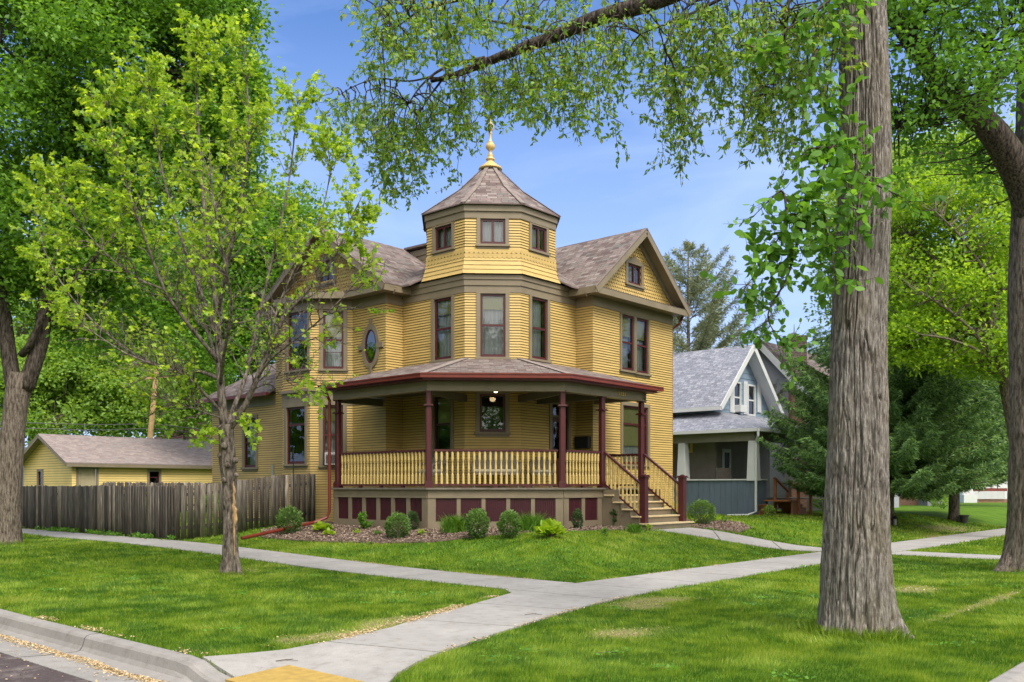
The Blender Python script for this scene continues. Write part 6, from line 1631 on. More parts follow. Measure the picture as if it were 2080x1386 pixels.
# ------------------------------------------------------------------ blue neighbour house
bh = thing('blue_house', 'blue-grey bungalow with a steep grey roof and a covered front porch', 'house', L(24, 11, .55))
AX, BXf = 23.75, 9.25      # ridge line a, gable wall b
zE_ = EYE+3.38; zRb = EYE+6.12
def bslope(a): return zRb-(zRb-zE_)/2.78*abs(a-AX)
bwl = Wall((21.35, 9.25), (26.15, 9.25), 1.3, zRb); bleft = Wall((21.35, 18), (21.35, 9.25), .5, zE_+.3, (1, 1))
def bwin(w, x0, x1, yt, yb, parent=bh, shut=True, mat='white', label=None):
    t0, t1 = w.s_px(x0), w.s_px(x1); xm = (x0+x1)/2; z0, z1 = w.z_px(xm, yb), w.z_px(xm, yt); w.op.append((t0, t1, z0, z1))
    mb = MB(); c = .07; w.bx(mb, t0-c, t0, z0-c, z1+c, -.02, .05); w.bx(mb, t1, t1+c, z0-c, z1+c, -.02, .05); w.bx(mb, t0, t1, z1, z1+c, -.02, .05); w.bx(mb, t0, t1, z0-c, z0, -.02, .06); zm = (z0+z1)/2; w.bx(mb, t0, t1, zm-.03, zm+.03, -.04, .01)
    f = mb.build('window', M[mat], parent)
    mb = MB(); mb.face([w.P(t0, z0, -.015), w.P(t1, z0, -.015), w.P(t1, z1, -.015), w.P(t0, z1, -.015)]); mb.build('pane', M['glass'], f)
    mb = MB(); P_ = [w.P(t, z, o) for o in (-.03, -.5) for t, z in ((t0, z0), (t1, z0), (t1, z1), (t0, z1))]; mb.add(P_, [[4, 5, 6, 7], [0, 4, 5, 1], [1, 5, 6, 2], [2, 6, 7, 3], [3, 7, 4, 0]]); mb.build('room_recess', M['dark'], f)
    return t0, t1, z0, z1
r1_ = bwin(bwl, 1490, 1502, 779, 836); r2_ = bwin(bwl, 1519, 1531, 785, 842)
for (x0, x1, yt, yb) in ((1481.5, 1488, 776, 838), (1509, 1516.5, 775, 842), (1537, 1544, 779, 838)):
    t0, t1 = bwl.s_px(x0), bwl.s_px(x1); xm = (x0+x1)/2; z0, z1 = bwl.z_px(xm, yb), bwl.z_px(xm, yt); mb = MB(); bwl.bx(mb, t0, t1, z0, z1, .02, .055)
    for k in range(14): z = z0+.06+k*(z1-z0-.12)/14; bwl.bx(mb, t0+.05, t1-.05, z, z+.03, .055, .066)
    mb.build('shutter', M['white'], bh)
mb = MB(); bwl.laps(mb, .24, .018, top=lambda z: ((AX-21.35)-(zRb-.1-z)/((zRb-zE_)/2.78), (AX-21.35)+(zRb-.1-z)/((zRb-zE_)/2.78))); 
bleft.laps(mb, .24, .018); Wall((26.15, 9.25), (26.15, 18), .5, zE_+.3).laps(mb, .24, .018); Wall((26.15, 18), (21.35, 18), .5, zE_+.3).laps(mb, .24, .018); mb.build('wall', M['blue'], bh)
mb = MB(); e0, e1, f0, f1 = AX-2.85, AX+2.85, 8.72, 18.4
mb.slab([L(e0, f1, bslope(e0)), L(e0, f0, bslope(e0)), L(AX, f0, zRb), L(AX, f1, zRb)], .06); mb.slab([L(e1, f0, bslope(e1)), L(e1, f1, bslope(e1)), L(AX, f1, zRb), L(AX, f0, zRb)], .06); mb.build('roof', M['broof'], bh)
mb = MB()
mb.bar(L(e0, f0, bslope(e0)-.10), L(AX, f0, zRb-.10), .04, .22); mb.bar(L(AX, f0, zRb-.10), L(e1, f0, bslope(e1)-.10), .04, .22); mb.bar(L(e0-.03, f0, bslope(e0)-.10), L(e0-.03, f1, bslope(e0)-.10), .10, .16)
mb.build('rake_board', M['white'], bh)
mb = MB(); mb.slab([L(e0, 8.74, bslope(e0)-.16), L(e0, 9.25, bslope(e0)-.16), L(AX, 9.25, zRb-.16), L(AX, 8.74, zRb-.16)], .02); mb.slab([L(e1, 8.74, bslope(e1)-.16), L(e1, 9.25, bslope(e1)-.16), L(AX, 9.25, zRb-.16), L(AX, 8.74, zRb-.16)], .02); mb.build('soffit', M['white'], bh)
# porch roof (hipped), beam, posts, knee wall
pa0, pb0, pa1, pb1 = 19.75, 6.55, 27.0, 14.5; zp0 = EYE+2.24; zp1 = EYE+3.0
mb = MB(); mb.slab([L(pa0, pb1, zp0), L(pa0, pb0, zp0), L(21.4, 9.2, zp1+.12), L(21.4, pb1, zp1+.12)], .05); mb.slab([L(pa0, pb0, zp0), L(pa1, pb0, zp0), L(26.2, 9.2, zp1+.12), L(21.4, 9.2, zp1+.12)], .05); mb.slab([L(pa1, pb0, zp0), L(pa1, 9.2, zp0), L(26.2, 9.2, zp1+.12)], .05); mb.build('porch_roof', M['broof'], bh)
mb = MB(); mb.bar(L(pa0-.04, pb1, zp0-.05), L(pa0-.04, pb0-.04, zp0-.05), .12, .12); mb.bar(L(pa0-.04, pb0-.04, zp0-.05), L(pa1, pb0-.04, zp0-.05), .12, .12); mb.build('gutter', M['white'], bh)
mb = MB(); mb.bar(L(20.1, pb1, zp0-.28), L(20.1, 6.9, zp0-.28), .16, .34); mb.bar(L(20.02, 6.9, zp0-.28), L(26.8, 6.9, zp0-.28), .16, .34); mb.build('porch_beam', M['beige'], bh)
mb = MB(); mb.prism([L(a, b)[:2] for a, b in ((19.9, 6.7), (26.9, 6.7), (26.9, 9.2), (21.4, 9.2), (21.4, 14.5), (19.9, 14.5))], zp0-.12, zp0-.08); mb.build('porch_ceiling', M['beige'], bh)
for ab in ((20.1, 6.9), (20.1, 10.0), (20.1, 13.2), (23.4, 6.9), (26.7, 6.9)):
    mb = MB(); p = L(*ab, 0); zb = 1.9; zt = zp0-.45; s0_, s1_ = .20, .15; Pq = []
    for z, s_ in ((zb, s0_), (zt, s1_)):
        for x, y in ((-1, -1), (1, -1), (1, 1), (-1, 1)): q = U*x*s_+V*y*s_; Pq.append((p[0]+q[0], p[1]+q[1], z))
    mb.add(Pq, [[0, 3, 2, 1], [4, 5, 6, 7], [0, 1, 5, 4], [1, 2, 6, 5], [2, 3, 7, 6], [3, 0, 4, 7]]); mb.build('porch_post', M['white'], bh, bevel=.01)
kz = EYE+.27
mb = MB(); kw = [Wall((20.0, 14.4), (20.0, 6.8), .45, kz), Wall((20.0, 6.8), (21.0, 6.8), .45, kz), Wall((23.6, 6.8), (26.8, 6.8), 1.15, kz)]
for w in kw[:2]:
    n = int(w.len/.24)
    for i in range(n): w.bx(mb, w.len*i/n+.006, w.len*(i+1)/n-.006, w.z0, w.z1, -.06, 0)
mb.build('knee_wall', M['bluewall'], bh)
mb = MB(); [w.bx(mb, 0, w.len, kz, kz+.05, -.12, .05) for w in kw[:2]]; mb.build('knee_wall_cap', M['white'], bh)
mb = MB(); mb.prism([L(a, b)[:2] for a, b in ((20.05, 6.9), (26.9, 6.9), (26.9, 9.2), (21.3, 9.2), (21.3, 14.4), (20.05, 14.4))], 1.15, 1.2); mb.build('porch_floor', M['deck'], bh)
mb = MB()
wA = Wall((21.33, 14.4), (21.33, 9.22), 1.2, zp1); wB = Wall((21.33, 9.22), (26.2, 9.22), 1.2, zp1)
for w in (wA, wB): w.bx(mb, 0, w.len, 1.2, zp1-.05, -.02, .03)
mb.build('porch_inner_wall', M['beige'], bh)
mb = MB(); t0, t1 = wB.s_px(1466), wB.s_px(1482); wB.bx(mb, t0, t0+.12, 1.2, 3.25, .03, .07); wB.bx(mb, t1-.12, t1, 1.2, 3.25, .03, .07); wB.bx(mb, t0+.12, t1-.12, 3.10, 3.25, .03, .07); wB.bx(mb, t0+.12, t1-.12, 1.2, 1.75, .03, .07); d_ = mb.build('porch_door', M['white'], bh)
mb = MB(); wB.bx(mb, t0+.12, t1-.12, 1.75, 3.10, .03, .04); mb.build('door_glass', M['black'], d_)
mb = MB(); t0, t1 = wA.s_px(1395), wA.s_px(1408); z0, z1 = wA.z_px(1400, 920), wA.z_px(1400, 887); wA.bx(mb, t0, t1, z0, z1, .03, .06); f = mb.build('porch_window', M['gyellow'], bh); mb = MB(); wA.bx(mb, t0+.12, t1-.12, z0+.1, z1-.1, .06, .066); mb.build('pane', M['glass'], f)
mb = MB(); q = [L(19.72, 6.52, zp0-.1), L(19.72, 6.52, zp0-.28), L(19.93, 6.72, zp0-.5), L(19.93, 6.72, .72), L(19.7, 6.95, .58), L(19.3, 7.6, .56)]; mb.tube(q, .05, 8); mb.build('downspout', M['white'], bh)
# lattice panel and cedar steps
wl_ = Wall((23.6-1.6, 6.8), (23.6, 6.8), .5, 1.0)
lt_ = Wall((20.05, 6.78), (23.5, 6.78), .5, 1.0); mb = MB()
for i in range(40):
    x = .05+i*.085
    if x+.5 > 1.35: break
    for s_ in (0, 1):
        a = lt_.P(x+(0 if s_ == 0 else .48), .5, .03+.012*s_); b = lt_.P(x+(.48 if s_ == 0 else 0), .98, .03+.012*s_); mb.bar(a, b, .010, .022, up=(lt_.n[0], lt_.n[1], 0))
mb.build('lattice', M['cedar'], bh)
cs_ = thing('cedar_steps', 'orange brown cedar steps with handrails leading to the blue house porch', 'steps', L(21.9, 6.3, .5))
mb = MB(); mb.box(L(21.25, 6.3, 1.13), .9, 1.0, .05, U); mb.build('landing', M['cedar'], cs_)
mb = MB(); mb.box(L(21.55, 5.86, .82), .75, .05, .56, U); mb.build('side_box', M['cedar'], cs_)
for k in range(4):
    z = 1.15-.15*(k+1); a0 = 21.72+.29*k
    mb = MB(); mb.box(L(a0+.14, 6.3, z-.02), .32, 1.05, .04, U); mb.build('tread', M['cedar'], cs_); mb = MB(); mb.box(L(a0+.02, 6.3, z+.05), .03, 1.0, .12, U); mb.build('riser', M['cedar'], cs_)
    mb = MB(); mb.box(L(a0+.14, 5.84, (z-.04+.5)/2), .28, .04, z-.04-.5, U); mb.build('stringer', M['cedar'], cs_)
for b in (5.82, 6.78):
    for a, zz_ in ((21.7, 2.0), (22.85, 1.45)):
        mb = MB(); mb.box(L(a, b, (zz_+.5)/2), .10, .10, zz_-.5, U); mb.build('newel_post', M['cedar'], cs_)
    mb = MB(); mb.bar(L(21.6, b, 2.03), L(22.98, b, 1.44), .10, .05); mb.build('handrail', M['cedar'], cs_)
# folding chair on that porch
p = a3(1471, 975, 36.9); t = thing('lawn_chair', 'tan folding lawn chair on the blue house porch', 'chair', (p[0], p[1], 1.2))
mb = MB(); mb.bar((p[0]-.26, p[1], 2.1), (p[0]+.26, p[1], 2.1), .05, .66); mb.bar((p[0]-.26, p[1]-.25, 1.64), (p[0]+.26, p[1]-.25, 1.64), .5, .03); mb.build('sling', M['wicker'], t)
for s_ in (-1, 1):
    mb = MB(); mb.tube([(p[0]+s_*.28, p[1]+.1, 2.45), (p[0]+s_*.28, p[1]-.05, 1.62), (p[0]+s_*.28, p[1]-.4, 1.2)], .015, 6); mb.tube([(p[0]+s_*.28, p[1]-.5, 1.64), (p[0]+s_*.28, p[1]+.15, 1.2)], .015, 6); mb.tube([(p[0]+s_*.30, p[1]+.02, 1.86), (p[0]+s_*.30, p[1]-.45, 1.84)], .018, 6); mb.build('frame', M['grey'], t)
# roof vent
p = a3(1378, 727, 44.5); mb = MB(); mb.lathe((p[0], p[1], p[2]-.15), [(.18, -.25), (.18, .05), (.36, .08), (.36, .22), (.28, .28), (.04, .31)], 16); o = mb.build('roof_vent', M['black'], bh)
# window air conditioner of the gable
mb = MB(); t0, t1 = bwl.s_px(1490), bwl.s_px(1503); z0, z1 = bwl.z_px(1496, 838), bwl.z_px(1496, 824); bwl.bx(mb, t0+.02, t1, z0, z1, -.02, .32); o = mb.build('air_conditioner', M['white'], None, bevel=.01); tag(o, 'small white air conditioner in the gable window of the blue house', 'air conditioner')

# ------------------------------------------------------------------ stucco house with the brick chimney
sh_ = thing('stucco_house', 'grey stucco house with a brown roof and tall brick chimney behind the spruce', 'house', L(33, 13, .55))
SA, SB, SZ, SS = 29.7, 11.3, EYE+7.27, 1.08
def szr(b): return SZ-SS*abs(b-SB)
mb = MB(); q0, q1 = SB-3.9, SB+3.9
mb.slab([L(SA-.5, q0, szr(q0)), L(SA+9, q0, szr(q0)), L(SA+9, SB, SZ), L(SA-.5, SB, SZ)], .08); mb.slab([L(SA+9, q1, szr(q1)), L(SA-.5, q1, szr(q1)), L(SA-.5, SB, SZ), L(SA+9, SB, SZ)], .08); mb.build('roof', M['roof'], sh_)
mb = MB(); mb.bar(L(SA-.52, q0, szr(q0)-.16), L(SA-.52, SB, SZ-.16), .05, .28); mb.bar(L(SA-.52, SB, SZ-.16), L(SA-.52, q1, szr(q1)-.16), .05, .28); mb.build('rake_board', M['white'], sh_)
mb = MB(); e0, e1 = q0+.35, q1-.35; mb.face([L(SA, e1, .4), L(SA, e0, .4), L(SA, e0, szr(e0)-.1), L(SA, SB, SZ-.1), L(SA, e1, szr(e1)-.1)]); mb.face([L(SA, e0, .4), L(SA+9, e0, .4), L(SA+9, e0, szr(e0)), L(SA, e0, szr(e0))]); mb.face([L(SA+9, e0, .4), L(SA+9, e1, .4), L(SA+9, e1, szr(e1)), L(SA+9, SB, SZ-.1), L(SA+9, e0, szr(e0))]); mb.face([L(SA+9, e1, .4), L(SA, e1, .4), L(SA, e1, szr(e1)), L(SA+9, e1, szr(e1))]); mb.build('wall', M['stucco'], sh_)
def ubox(mb, c, sx, sy, z0, z1):
    x0, x1, y0, y1 = c[0]-sx/2, c[0]+sx/2, c[1]-sy/2, c[1]+sy/2
    for (a, b) in (((x0, y0), (x1, y0)), ((x1, y0), (x1, y1)), ((x1, y1), (x0, y1)), ((x0, y1), (x0, y0))):
        l = math.hypot(b[0]-a[0], b[1]-a[1]); mb.face([(a[0], a[1], z0), (b[0], b[1], z0), (b[0], b[1], z1), (a[0], a[1], z1)], [(0, z0), (l, z0), (l, z1), (0, z1)])
    mb.face([(x0, y0, z1), (x1, y0, z1), (x1, y1, z1), (x0, y1, z1)], [(0, 0)]*4)
cc = L(30.3, 9.75); zc0 = EYE+7.38
mb = MB(); ubox(mb, cc, .72, .72, 5.0, zc0-.22); mb.build('chimney', M['brick'], sh_)
mb = MB(); ubox(mb, cc, .80, .80, zc0-.22, zc0); mb.build('chimney_cap', M['brick'], sh_)
mb = MB(); mb.lathe((cc[0]-.15, cc[1], zc0), [(.14, 0), (.14, .16), (.03, .2), (.012, .6)], 8); mb.build('flue', M['grey'], sh_)
cc = L(29.45, 9.35); mb = MB(); ubox(mb, cc, .72, .5, .4, szr(9.35)-.35); mb.build('chimney_base', M['redbrick'], sh_)

# ------------------------------------------------------------------ houses beyond the spruces
h1 = thing('pale_blue_house', 'pale blue house on a brick foundation seen under the spruce boughs', 'house', (a3(1850, 1000, 56)[0], 56, .4))
zf_ = lambda py, Y: EYE+(990-py)/1852*Y
def frontbox(parent, name, mat, x0, x1, y0, y1, Y, dep=5, uvm=False):
    p0, p1 = a3(x0, 0, Y), a3(x1, 0, Y); z0, z1 = zf_(y1, Y), zf_(y0, Y); mb = MB()
    mb2 = MB(); ubox(mb2, ((p0[0]+p1[0])/2, Y+dep/2), p1[0]-p0[0], dep, z0, z1); return mb2.build(name, mat, parent)
frontbox(h1, 'wall', M['blue'], 1760, 1888, 880, 1006, 56); frontbox(h1, 'foundation', M['redbrick'], 1758, 1884, 1006, 1032, 55.8)
frontbox(h1, 'steps', M['stucco'], 1884, 1930, 1015, 1031, 54.5, 1.5); frontbox(h1, 'porch_wall', M['white'], 1890, 1950, 940, 1000, 57); frontbox(h1, 'porch_door', M['dark'], 1905, 1918, 985, 1012, 56.9, .1)
mb = MB(); mb.slab([tuple(a3(1740, 885, 55)), tuple(a3(1960, 885, 55)), tuple(a3(1930, 810, 60)), tuple(a3(1770, 810, 60))], .15); mb.build('roof', M['broof'], h1)
h2 = thing('white_house', 'white house with a red and white porch railing beside the right-edge elm', 'house', (a3(2000, 1000, 68)[0], 68, .4))
frontbox(h2, 'wall', M['white'], 1955, 2140, 900, 1018, 68); frontbox(h2, 'porch_base', M['redbrick'], 1975, 2060, 1014, 1024, 66, 2)
mb = MB()
for i in range(26): x = 1981+i*2.4; mb.box((a3(x, 0, 65.9)[0], 65.9, (zf_(998, 66)+zf_(1014, 66))/2), .05, .04, zf_(998, 66)-zf_(1014, 66))
mb.build('baluster_rail', M['white'], h2); frontbox(h2, 'red_rail', M['red'], 1978, 2046, 992, 998, 65.9, .1); frontbox(h2, 'front_steps', M['white'], 1958, 1985, 1005, 1026, 65, 1.2)
mb = MB(); mb.slab([tuple(a3(1940, 905, 67)), tuple(a3(2150, 905, 67)), tuple(a3(2130, 850, 72)), tuple(a3(1960, 850, 72))], .15); mb.build('roof', M['rroof'], h2)
p = np.array(s2)+np.array([.75, -.5, 0]); p = a3(1958, 0, p[1]); zb = float(gz(*to_ab(p[0], p[1])))
mb = MB(); mb.lathe((p[0], p[1], zb), [(.11, 0), (.17, .30), (.20, .31), (.20, .35), (.16, .35)], 14); mb.lathe((p[0], p[1], zb+.34), [(.15, 0), (.02, .01)], 14); o = mb.build('plant_pot', M['terracotta'], None); tag(o, 'dark plant pot on the lawn right of the second spruce trunk', 'plant pot')
p = a3(1818, 0, s1[1]-.4); zb = float(gz(*to_ab(p[0], p[1])))
lan = thing('garden_lantern', 'small black garden lantern at the foot of the wide spruce', 'lantern', (p[0], p[1], zb)); mb = MB(); mb.lathe((p[0], p[1], zb), [(.10, 0), (.10, .03)], 8); mb.lathe((p[0], p[1], zb+.26), [(.12, 0), (.09, .05), (.02, .10)], 8)
for k in range(4): t = PI/4+k*PI/2; mb.tube([(p[0]+.085*math.cos(t), p[1]+.085*math.sin(t), zb+.03), (p[0]+.085*math.cos(t), p[1]+.085*math.sin(t), zb+.27)], .010, 5)
mb.tube([(p[0]-.07, p[1], zb+.34), (p[0]-.05, p[1], zb+.42), (p[0]+.05, p[1], zb+.42), (p[0]+.07, p[1], zb+.34)], .008, 5); mb.build('frame', M['black'], lan)
mb = MB(); mb.lathe((p[0], p[1], zb+.03), [(.06, 0), (.06, .2)], 8); mb.build('glass_chimney', M['grey'], lan)

# ------------------------------------------------------------------ shrubs and bed plants
def surf(px, py, lo=12, hi=45, dz=.035):
    Y = lo
    while Y < hi:
        p = a3(px, py, Y); 
        if p[2] <= gxy(p[0], p[1])+dz: return np.array([p[0], p[1], gxy(p[0], p[1])+dz])
        Y += .03
    return p
def shrub(name, label, cat, px, py, w, h, mat, n, ls, asp=.5, group=None, shape='ball', seed=0, hollow=.72):
    """px,py: foot; w,h in photo pixels"""
    b = surf(px, py); m = b[1]/1852; W_, H_ = w*m/2, h*m; t = thing(name, label, cat, tuple(b), group); c = b+np.array([0, 0, H_*.52])
    if shape == 'ball':
        d = rand_dirs(n, .25); r = hollow+(1.02-hollow)*RNG.random(n)**.7+(RNG.random(n) < .06)*.14*RNG.random(n); lump = 1+.42*(fbm(d[:, 0]*3.5+px, d[:, 1]*3.5, d[:, 2]*3.5)-.47)*2
        P = c+d*np.array([W_, W_, H_*.55])*(r*lump)[:, None]; P = P[P[:, 2] > b[2]]; d = unit(P-c)
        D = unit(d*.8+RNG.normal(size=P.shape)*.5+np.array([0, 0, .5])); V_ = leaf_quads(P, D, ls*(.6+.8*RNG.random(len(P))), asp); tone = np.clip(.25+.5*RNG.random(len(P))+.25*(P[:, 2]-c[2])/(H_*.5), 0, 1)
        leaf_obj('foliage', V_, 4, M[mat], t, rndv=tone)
        mb = MB()
        for k in range(9): q = c+rand_dirs(1)[0]*np.array([W_, W_, H_*.4])*.7; mb.tube([tuple(b), tuple((b+q)/2+np.array([0, 0, .03])), tuple(q)], [.012, .009, .004], 4)
        mb.build('stems', M['twig'], t)
    elif shape == 'hosta':
        Ps, Ds, Ss = [], [], []
        for i in range(n):
            th = RNG.random()*2*PI; f = RNG.random()**.6; D = np.array([math.cos(th)*f*1.2, math.sin(th)*f*1.2, 1.0-.75*f]); D /= np.linalg.norm(D)
            p = b+np.array([math.cos(th)*f*W_*.55, math.sin(th)*f*W_*.55, H_*(.15+.35*(1-f)*RNG.random())]); Ps.append(p); Ds.append(D); Ss.append(ls*(.7+.5*RNG.random()))
        V_ = leaf_shape(np.array(Ps), np.array(Ds), np.array(Ss), OVAL*np.array([1.25, 1]), .5, nrm=np.tile([0, 0, 1.2], (n, 1))); leaf_obj('foliage', V_, 8, M[mat], t)
        mb = MB(); [mb.tube([tuple(b+np.array([0, 0, -.02])), tuple(p)], .006, 4) for p in Ps[::2]]; mb.build('stems', M['box_leaf'] if False else M['twig'], t)
    elif shape == 'grass':
        Ps = b+np.stack([RNG.normal(size=n)*W_*.42, RNG.normal(size=n)*.12, np.zeros(n)], 1)
        D = RNG.normal(size=(n, 3))*.30; D[:, 2] = 1; D = unit(D); L_ = H_*(.55+.55*RNG.random(n)); tip = Ps+D*L_[:, None]; bend = RNG.normal(size=(n, 3))*.25*L_[:, None]; bend[:, 2] = -np.abs(bend[:, 2])*.6
        mid = Ps+D*L_[:, None]*.55; S = unit(np.cross(D, RNG.normal(size=(n, 3))))*ls; V_ = np.stack([Ps-S*.5, Ps+S*.5, mid+S*.45, tip+bend, mid-S*.45], 1).reshape(-1, 3); leaf_obj('foliage', V_, 5, M[mat], t)
    elif shape == 'leafy':
        Ps, Ds = [], []; mb = MB()
        for k in range(14):
            d = rand_dirs(1, 1.2)[0]; q = b+d*np.array([W_*1.1, W_*1.1, H_*1.0]); c2 = curve(b, q, 5, wob=.08); mb.tube([tuple(z) for z in c2], [.010, .008, .006, .004, .003], 4)
            m_2 = n//14; tt = (.2+.8*RNG.random(m_2))*4; i = np.minimum(tt.astype(int), 3); f = (tt-i)[:, None]; Ps.append(c2[i]*(1-f)+c2[i+1]*f); s_ = RNG.normal(size=(m_2, 3)); Ds.append(unit(d*.4+unit(s_)+np.array([0, 0, .15])))
        mb.build('stems', M['twig'], t); P = np.concatenate(Ps); V_ = leaf_shape(P, np.concatenate(Ds), ls*(.7+.5*RNG.random(len(P))), OVAL, .3, nrm=np.tile([0, 0, 1.0], (len(P), 1))); leaf_obj('foliage', V_, 8, M[mat], t)
    return t
GB = 'clipped boxwood balls in the bed'
shrub('boxwood', 'dark green boxwood ball in front of the picket fence and red downspout', 'shrub', 588, 1084, 50, 48, 'box_leaf', 2600, .052, group=GB)
shrub('boxwood', 'widest round boxwood in front of the left corner of the porch skirt', 'shrub', 808, 1093, 50, 44, 'box_leaf', 2600, .052, group=GB)
shrub('boxwood', 'tallest boxwood beside the ornamental grass below the middle of the porch', 'shrub', 970, 1092, 44, 51, 'box_leaf', 2600, .052, group=GB)
shrub('boxwood', 'smaller boxwood just right of the tallest one', 'shrub', 1035, 1091, 40, 46, 'box_leaf', 2200, .052, group=GB)
shrub('boxwood', 'boxwood to the right of the steps beside the maroon newel post', 'shrub', 1427, 1066, 50, 44, 'box_leaf', 2200, .055, group=GB)
GH = 'bright hostas in the bed'
shrub('hosta', 'lime green hosta near the foot of the red downspout', 'plant', 656, 1080, 46, 30, 'hosta_leaf', 90, .17, shape='hosta', group=GH)
shrub('hosta', 'small lime clump in front of the hosta near the downspout', 'plant', 668, 1088, 30, 20, 'hosta_leaf', 60, .10, shape='hosta', group=GH)
shrub('hosta', 'large lime green hosta below the right part of the porch', 'plant', 1118, 1090, 66, 44, 'hosta_leaf', 130, .22, shape='hosta', group=GH)
shrub('hosta', 'lime hosta behind the boxwood right of the steps', 'plant', 1446, 1060, 44, 30, 'hosta_leaf', 70, .17, shape='hosta', group=GH)
shrub('leafy_plant', 'bright upright leafy plant before the left lattice panels', 'plant', 738, 1076, 34, 32, 'big_leaf', 210, .10, shape='leafy')
shrub('leafy_plant', 'dark leaved plant in the shade beside the left of the steps', 'plant', 1257, 1071, 44, 36, 'dark_leaf', 240, .12, shape='leafy')
shrub('upright_shrub', 'narrow dark upright shrub before the right lattice panels', 'shrub', 1173, 1076, 20, 36, 'dark_leaf', 900, .05)
shrub('upright_shrub', 'narrow dark shrub behind the widest boxwood', 'shrub', 838, 1078, 24, 34, 'dark_leaf', 900, .05)
GG = 'ornamental grass clumps'
shrub('ornamental_grass', 'tall grass clump left of the tallest boxwood', 'grass clump', 925, 1082, 56, 42, 'blade', 700, .014, shape='grass', group=GG)
shrub('ornamental_grass', 'tall grass clump between the smaller boxwood and the large hosta', 'grass clump', 1078, 1080, 60, 44, 'blade', 700, .014, shape='grass', group=GG)
shrub('ornamental_grass', 'low dense grass tuft at the left foot of the steps', 'grass clump', 1288, 1081, 28, 20, 'blade', 620, .010, shape='grass', group=GG)
shrub('ornamental_grass', 'grass clump growing behind the right stair railing', 'grass clump', 1376, 1052, 30, 40, 'blade', 300, .014, shape='grass', group=GG)
for i, (x, y, w_, h_, lb_) in enumerate(((723, 1086, 22, 12, 'tiny green seedling clump in the mulch left of the widest boxwood'), (770, 1086, 34, 9, 'low creeping green patch in the mulch under the left lattice'), (858, 1086, 30, 10, 'low green patch in the mulch right of the widest boxwood'), (1228, 1085, 18, 12, 'small yellow green sprout in the mulch before the steps'), (1318, 1077, 16, 12, 'small green sprout beside the bottom step'), (1470, 1062, 26, 12, 'low groundcover at the right end of the bed'), (1405, 1068, 26, 16, 'grey green low plant right of the newel post'), (1013, 1076, 14, 16, 'small sprout between the two middle boxwoods'))):
    shrub('bed_plant', lb_, 'plant', x, y, w_, h_, 'big_leaf' if i % 2 else 'hosta_leaf', 160, .045, shape='leafy')
shrub('leafy_plant', 'green bush beside the cedar steps of the blue house', 'shrub', 1672, 1038, 44, 60, 'back_leaf', 900, .10, .6)
shrub('leafy_plant', 'small shrub against the cedar lattice of the blue house', 'shrub', 1562, 1048, 22, 18, 'back_leaf', 260, .07, .6)
shrub('leafy_plant', 'small bush before the brick foundation of the pale blue house', 'shrub', 1910, 1030, 36, 22, 'back_leaf', 500, .12, .6)

# weeds along the foot of the side fence
n = 1500; bb = 13.6+RNG.random(n)**1.0*12.5; aa = .02-RNG.random(n)**2*.28; keep = fbm(aa*3, bb*1.4, 1) > .44; aa, bb = aa[keep], bb[keep]; X, Y = O[0]+aa*U[0]+bb*V[0], O[1]+aa*U[1]+bb*V[1]
P = np.stack([X, Y, gz(aa, bb)+.02+RNG.random(len(aa))*.10], 1); D = rand_dirs(len(P), .8)
o = leaf_obj('fence_weeds', leaf_quads(P, D, .07*(.6+RNG.random(len(P))), .6), 4, M['big_leaf'], None); tag(o, 'low weeds growing along the foot of the side fence', 'weeds', kind='stuff')
n = 900; aa = 1.2+RNG.random(n)*9; bb = 14.2+RNG.random(n)*10; zz_ = RNG.random(n)**1.5*1.2; X, Y = O[0]+aa*U[0]+bb*V[0], O[1]+aa*U[1]+bb*V[1]
# plants glimpsed through the fence
for i, (a, b, lb_) in enumerate(((1.1, 17.0, 'leafy shrub growing behind the side fence near its middle'), (1.2, 20.5, 'leafy shrub behind the left end of the side fence'), (1.8, 14.4, 'leafy shrub behind the short fence near the corner'))):
    p = L(a, b, float(gz(a, b))); shx = 1040+1852*p[0]/p[1]; shy = 990-(p[2]-EYE)*1852/p[1]
    shrub('garden_shrub', lb_, 'shrub', shx, shy, 90, 75, 'big_leaf', 900, .08, .6)

# mulch chips
def scatter_poly(poly, n):
    xs = [p[0] for p in poly]; ys = [p[1] for p in poly]; a = min(xs)+RNG.random(n)*(max(xs)-min(xs)); b = min(ys)+RNG.random(n)*(max(ys)-min(ys)); k = inpoly(poly, a, b); return a[k], b[k]
Pc = []
for pl, n in ((BED, 60000), (BED2, 16000)):
    a, b = scatter_poly(pl, n); a = a+RNG.normal(size=len(a))*.05; b = b+RNG.normal(size=len(b))*.05; Pc.append(np.stack([O[0]+a*U[0]+b*V[0], O[1]+a*U[1]+b*V[1], gz(a, b)+.04+RNG.random(len(a))*.03], 1))
P = np.concatenate(Pc); D = RNG.normal(size=P.shape); D[:, 2] *= .25
o = leaf_obj('mulch_chips', leaf_quads(P, D, .035+.05*RNG.random(len(P)), .35, .05, nrm=np.tile([0, 0, 1.5], (len(P), 1))), 4, M['mulch'], None); tag(o, 'brown wood mulch chips covering the planting bed', 'mulch', kind='stuff')

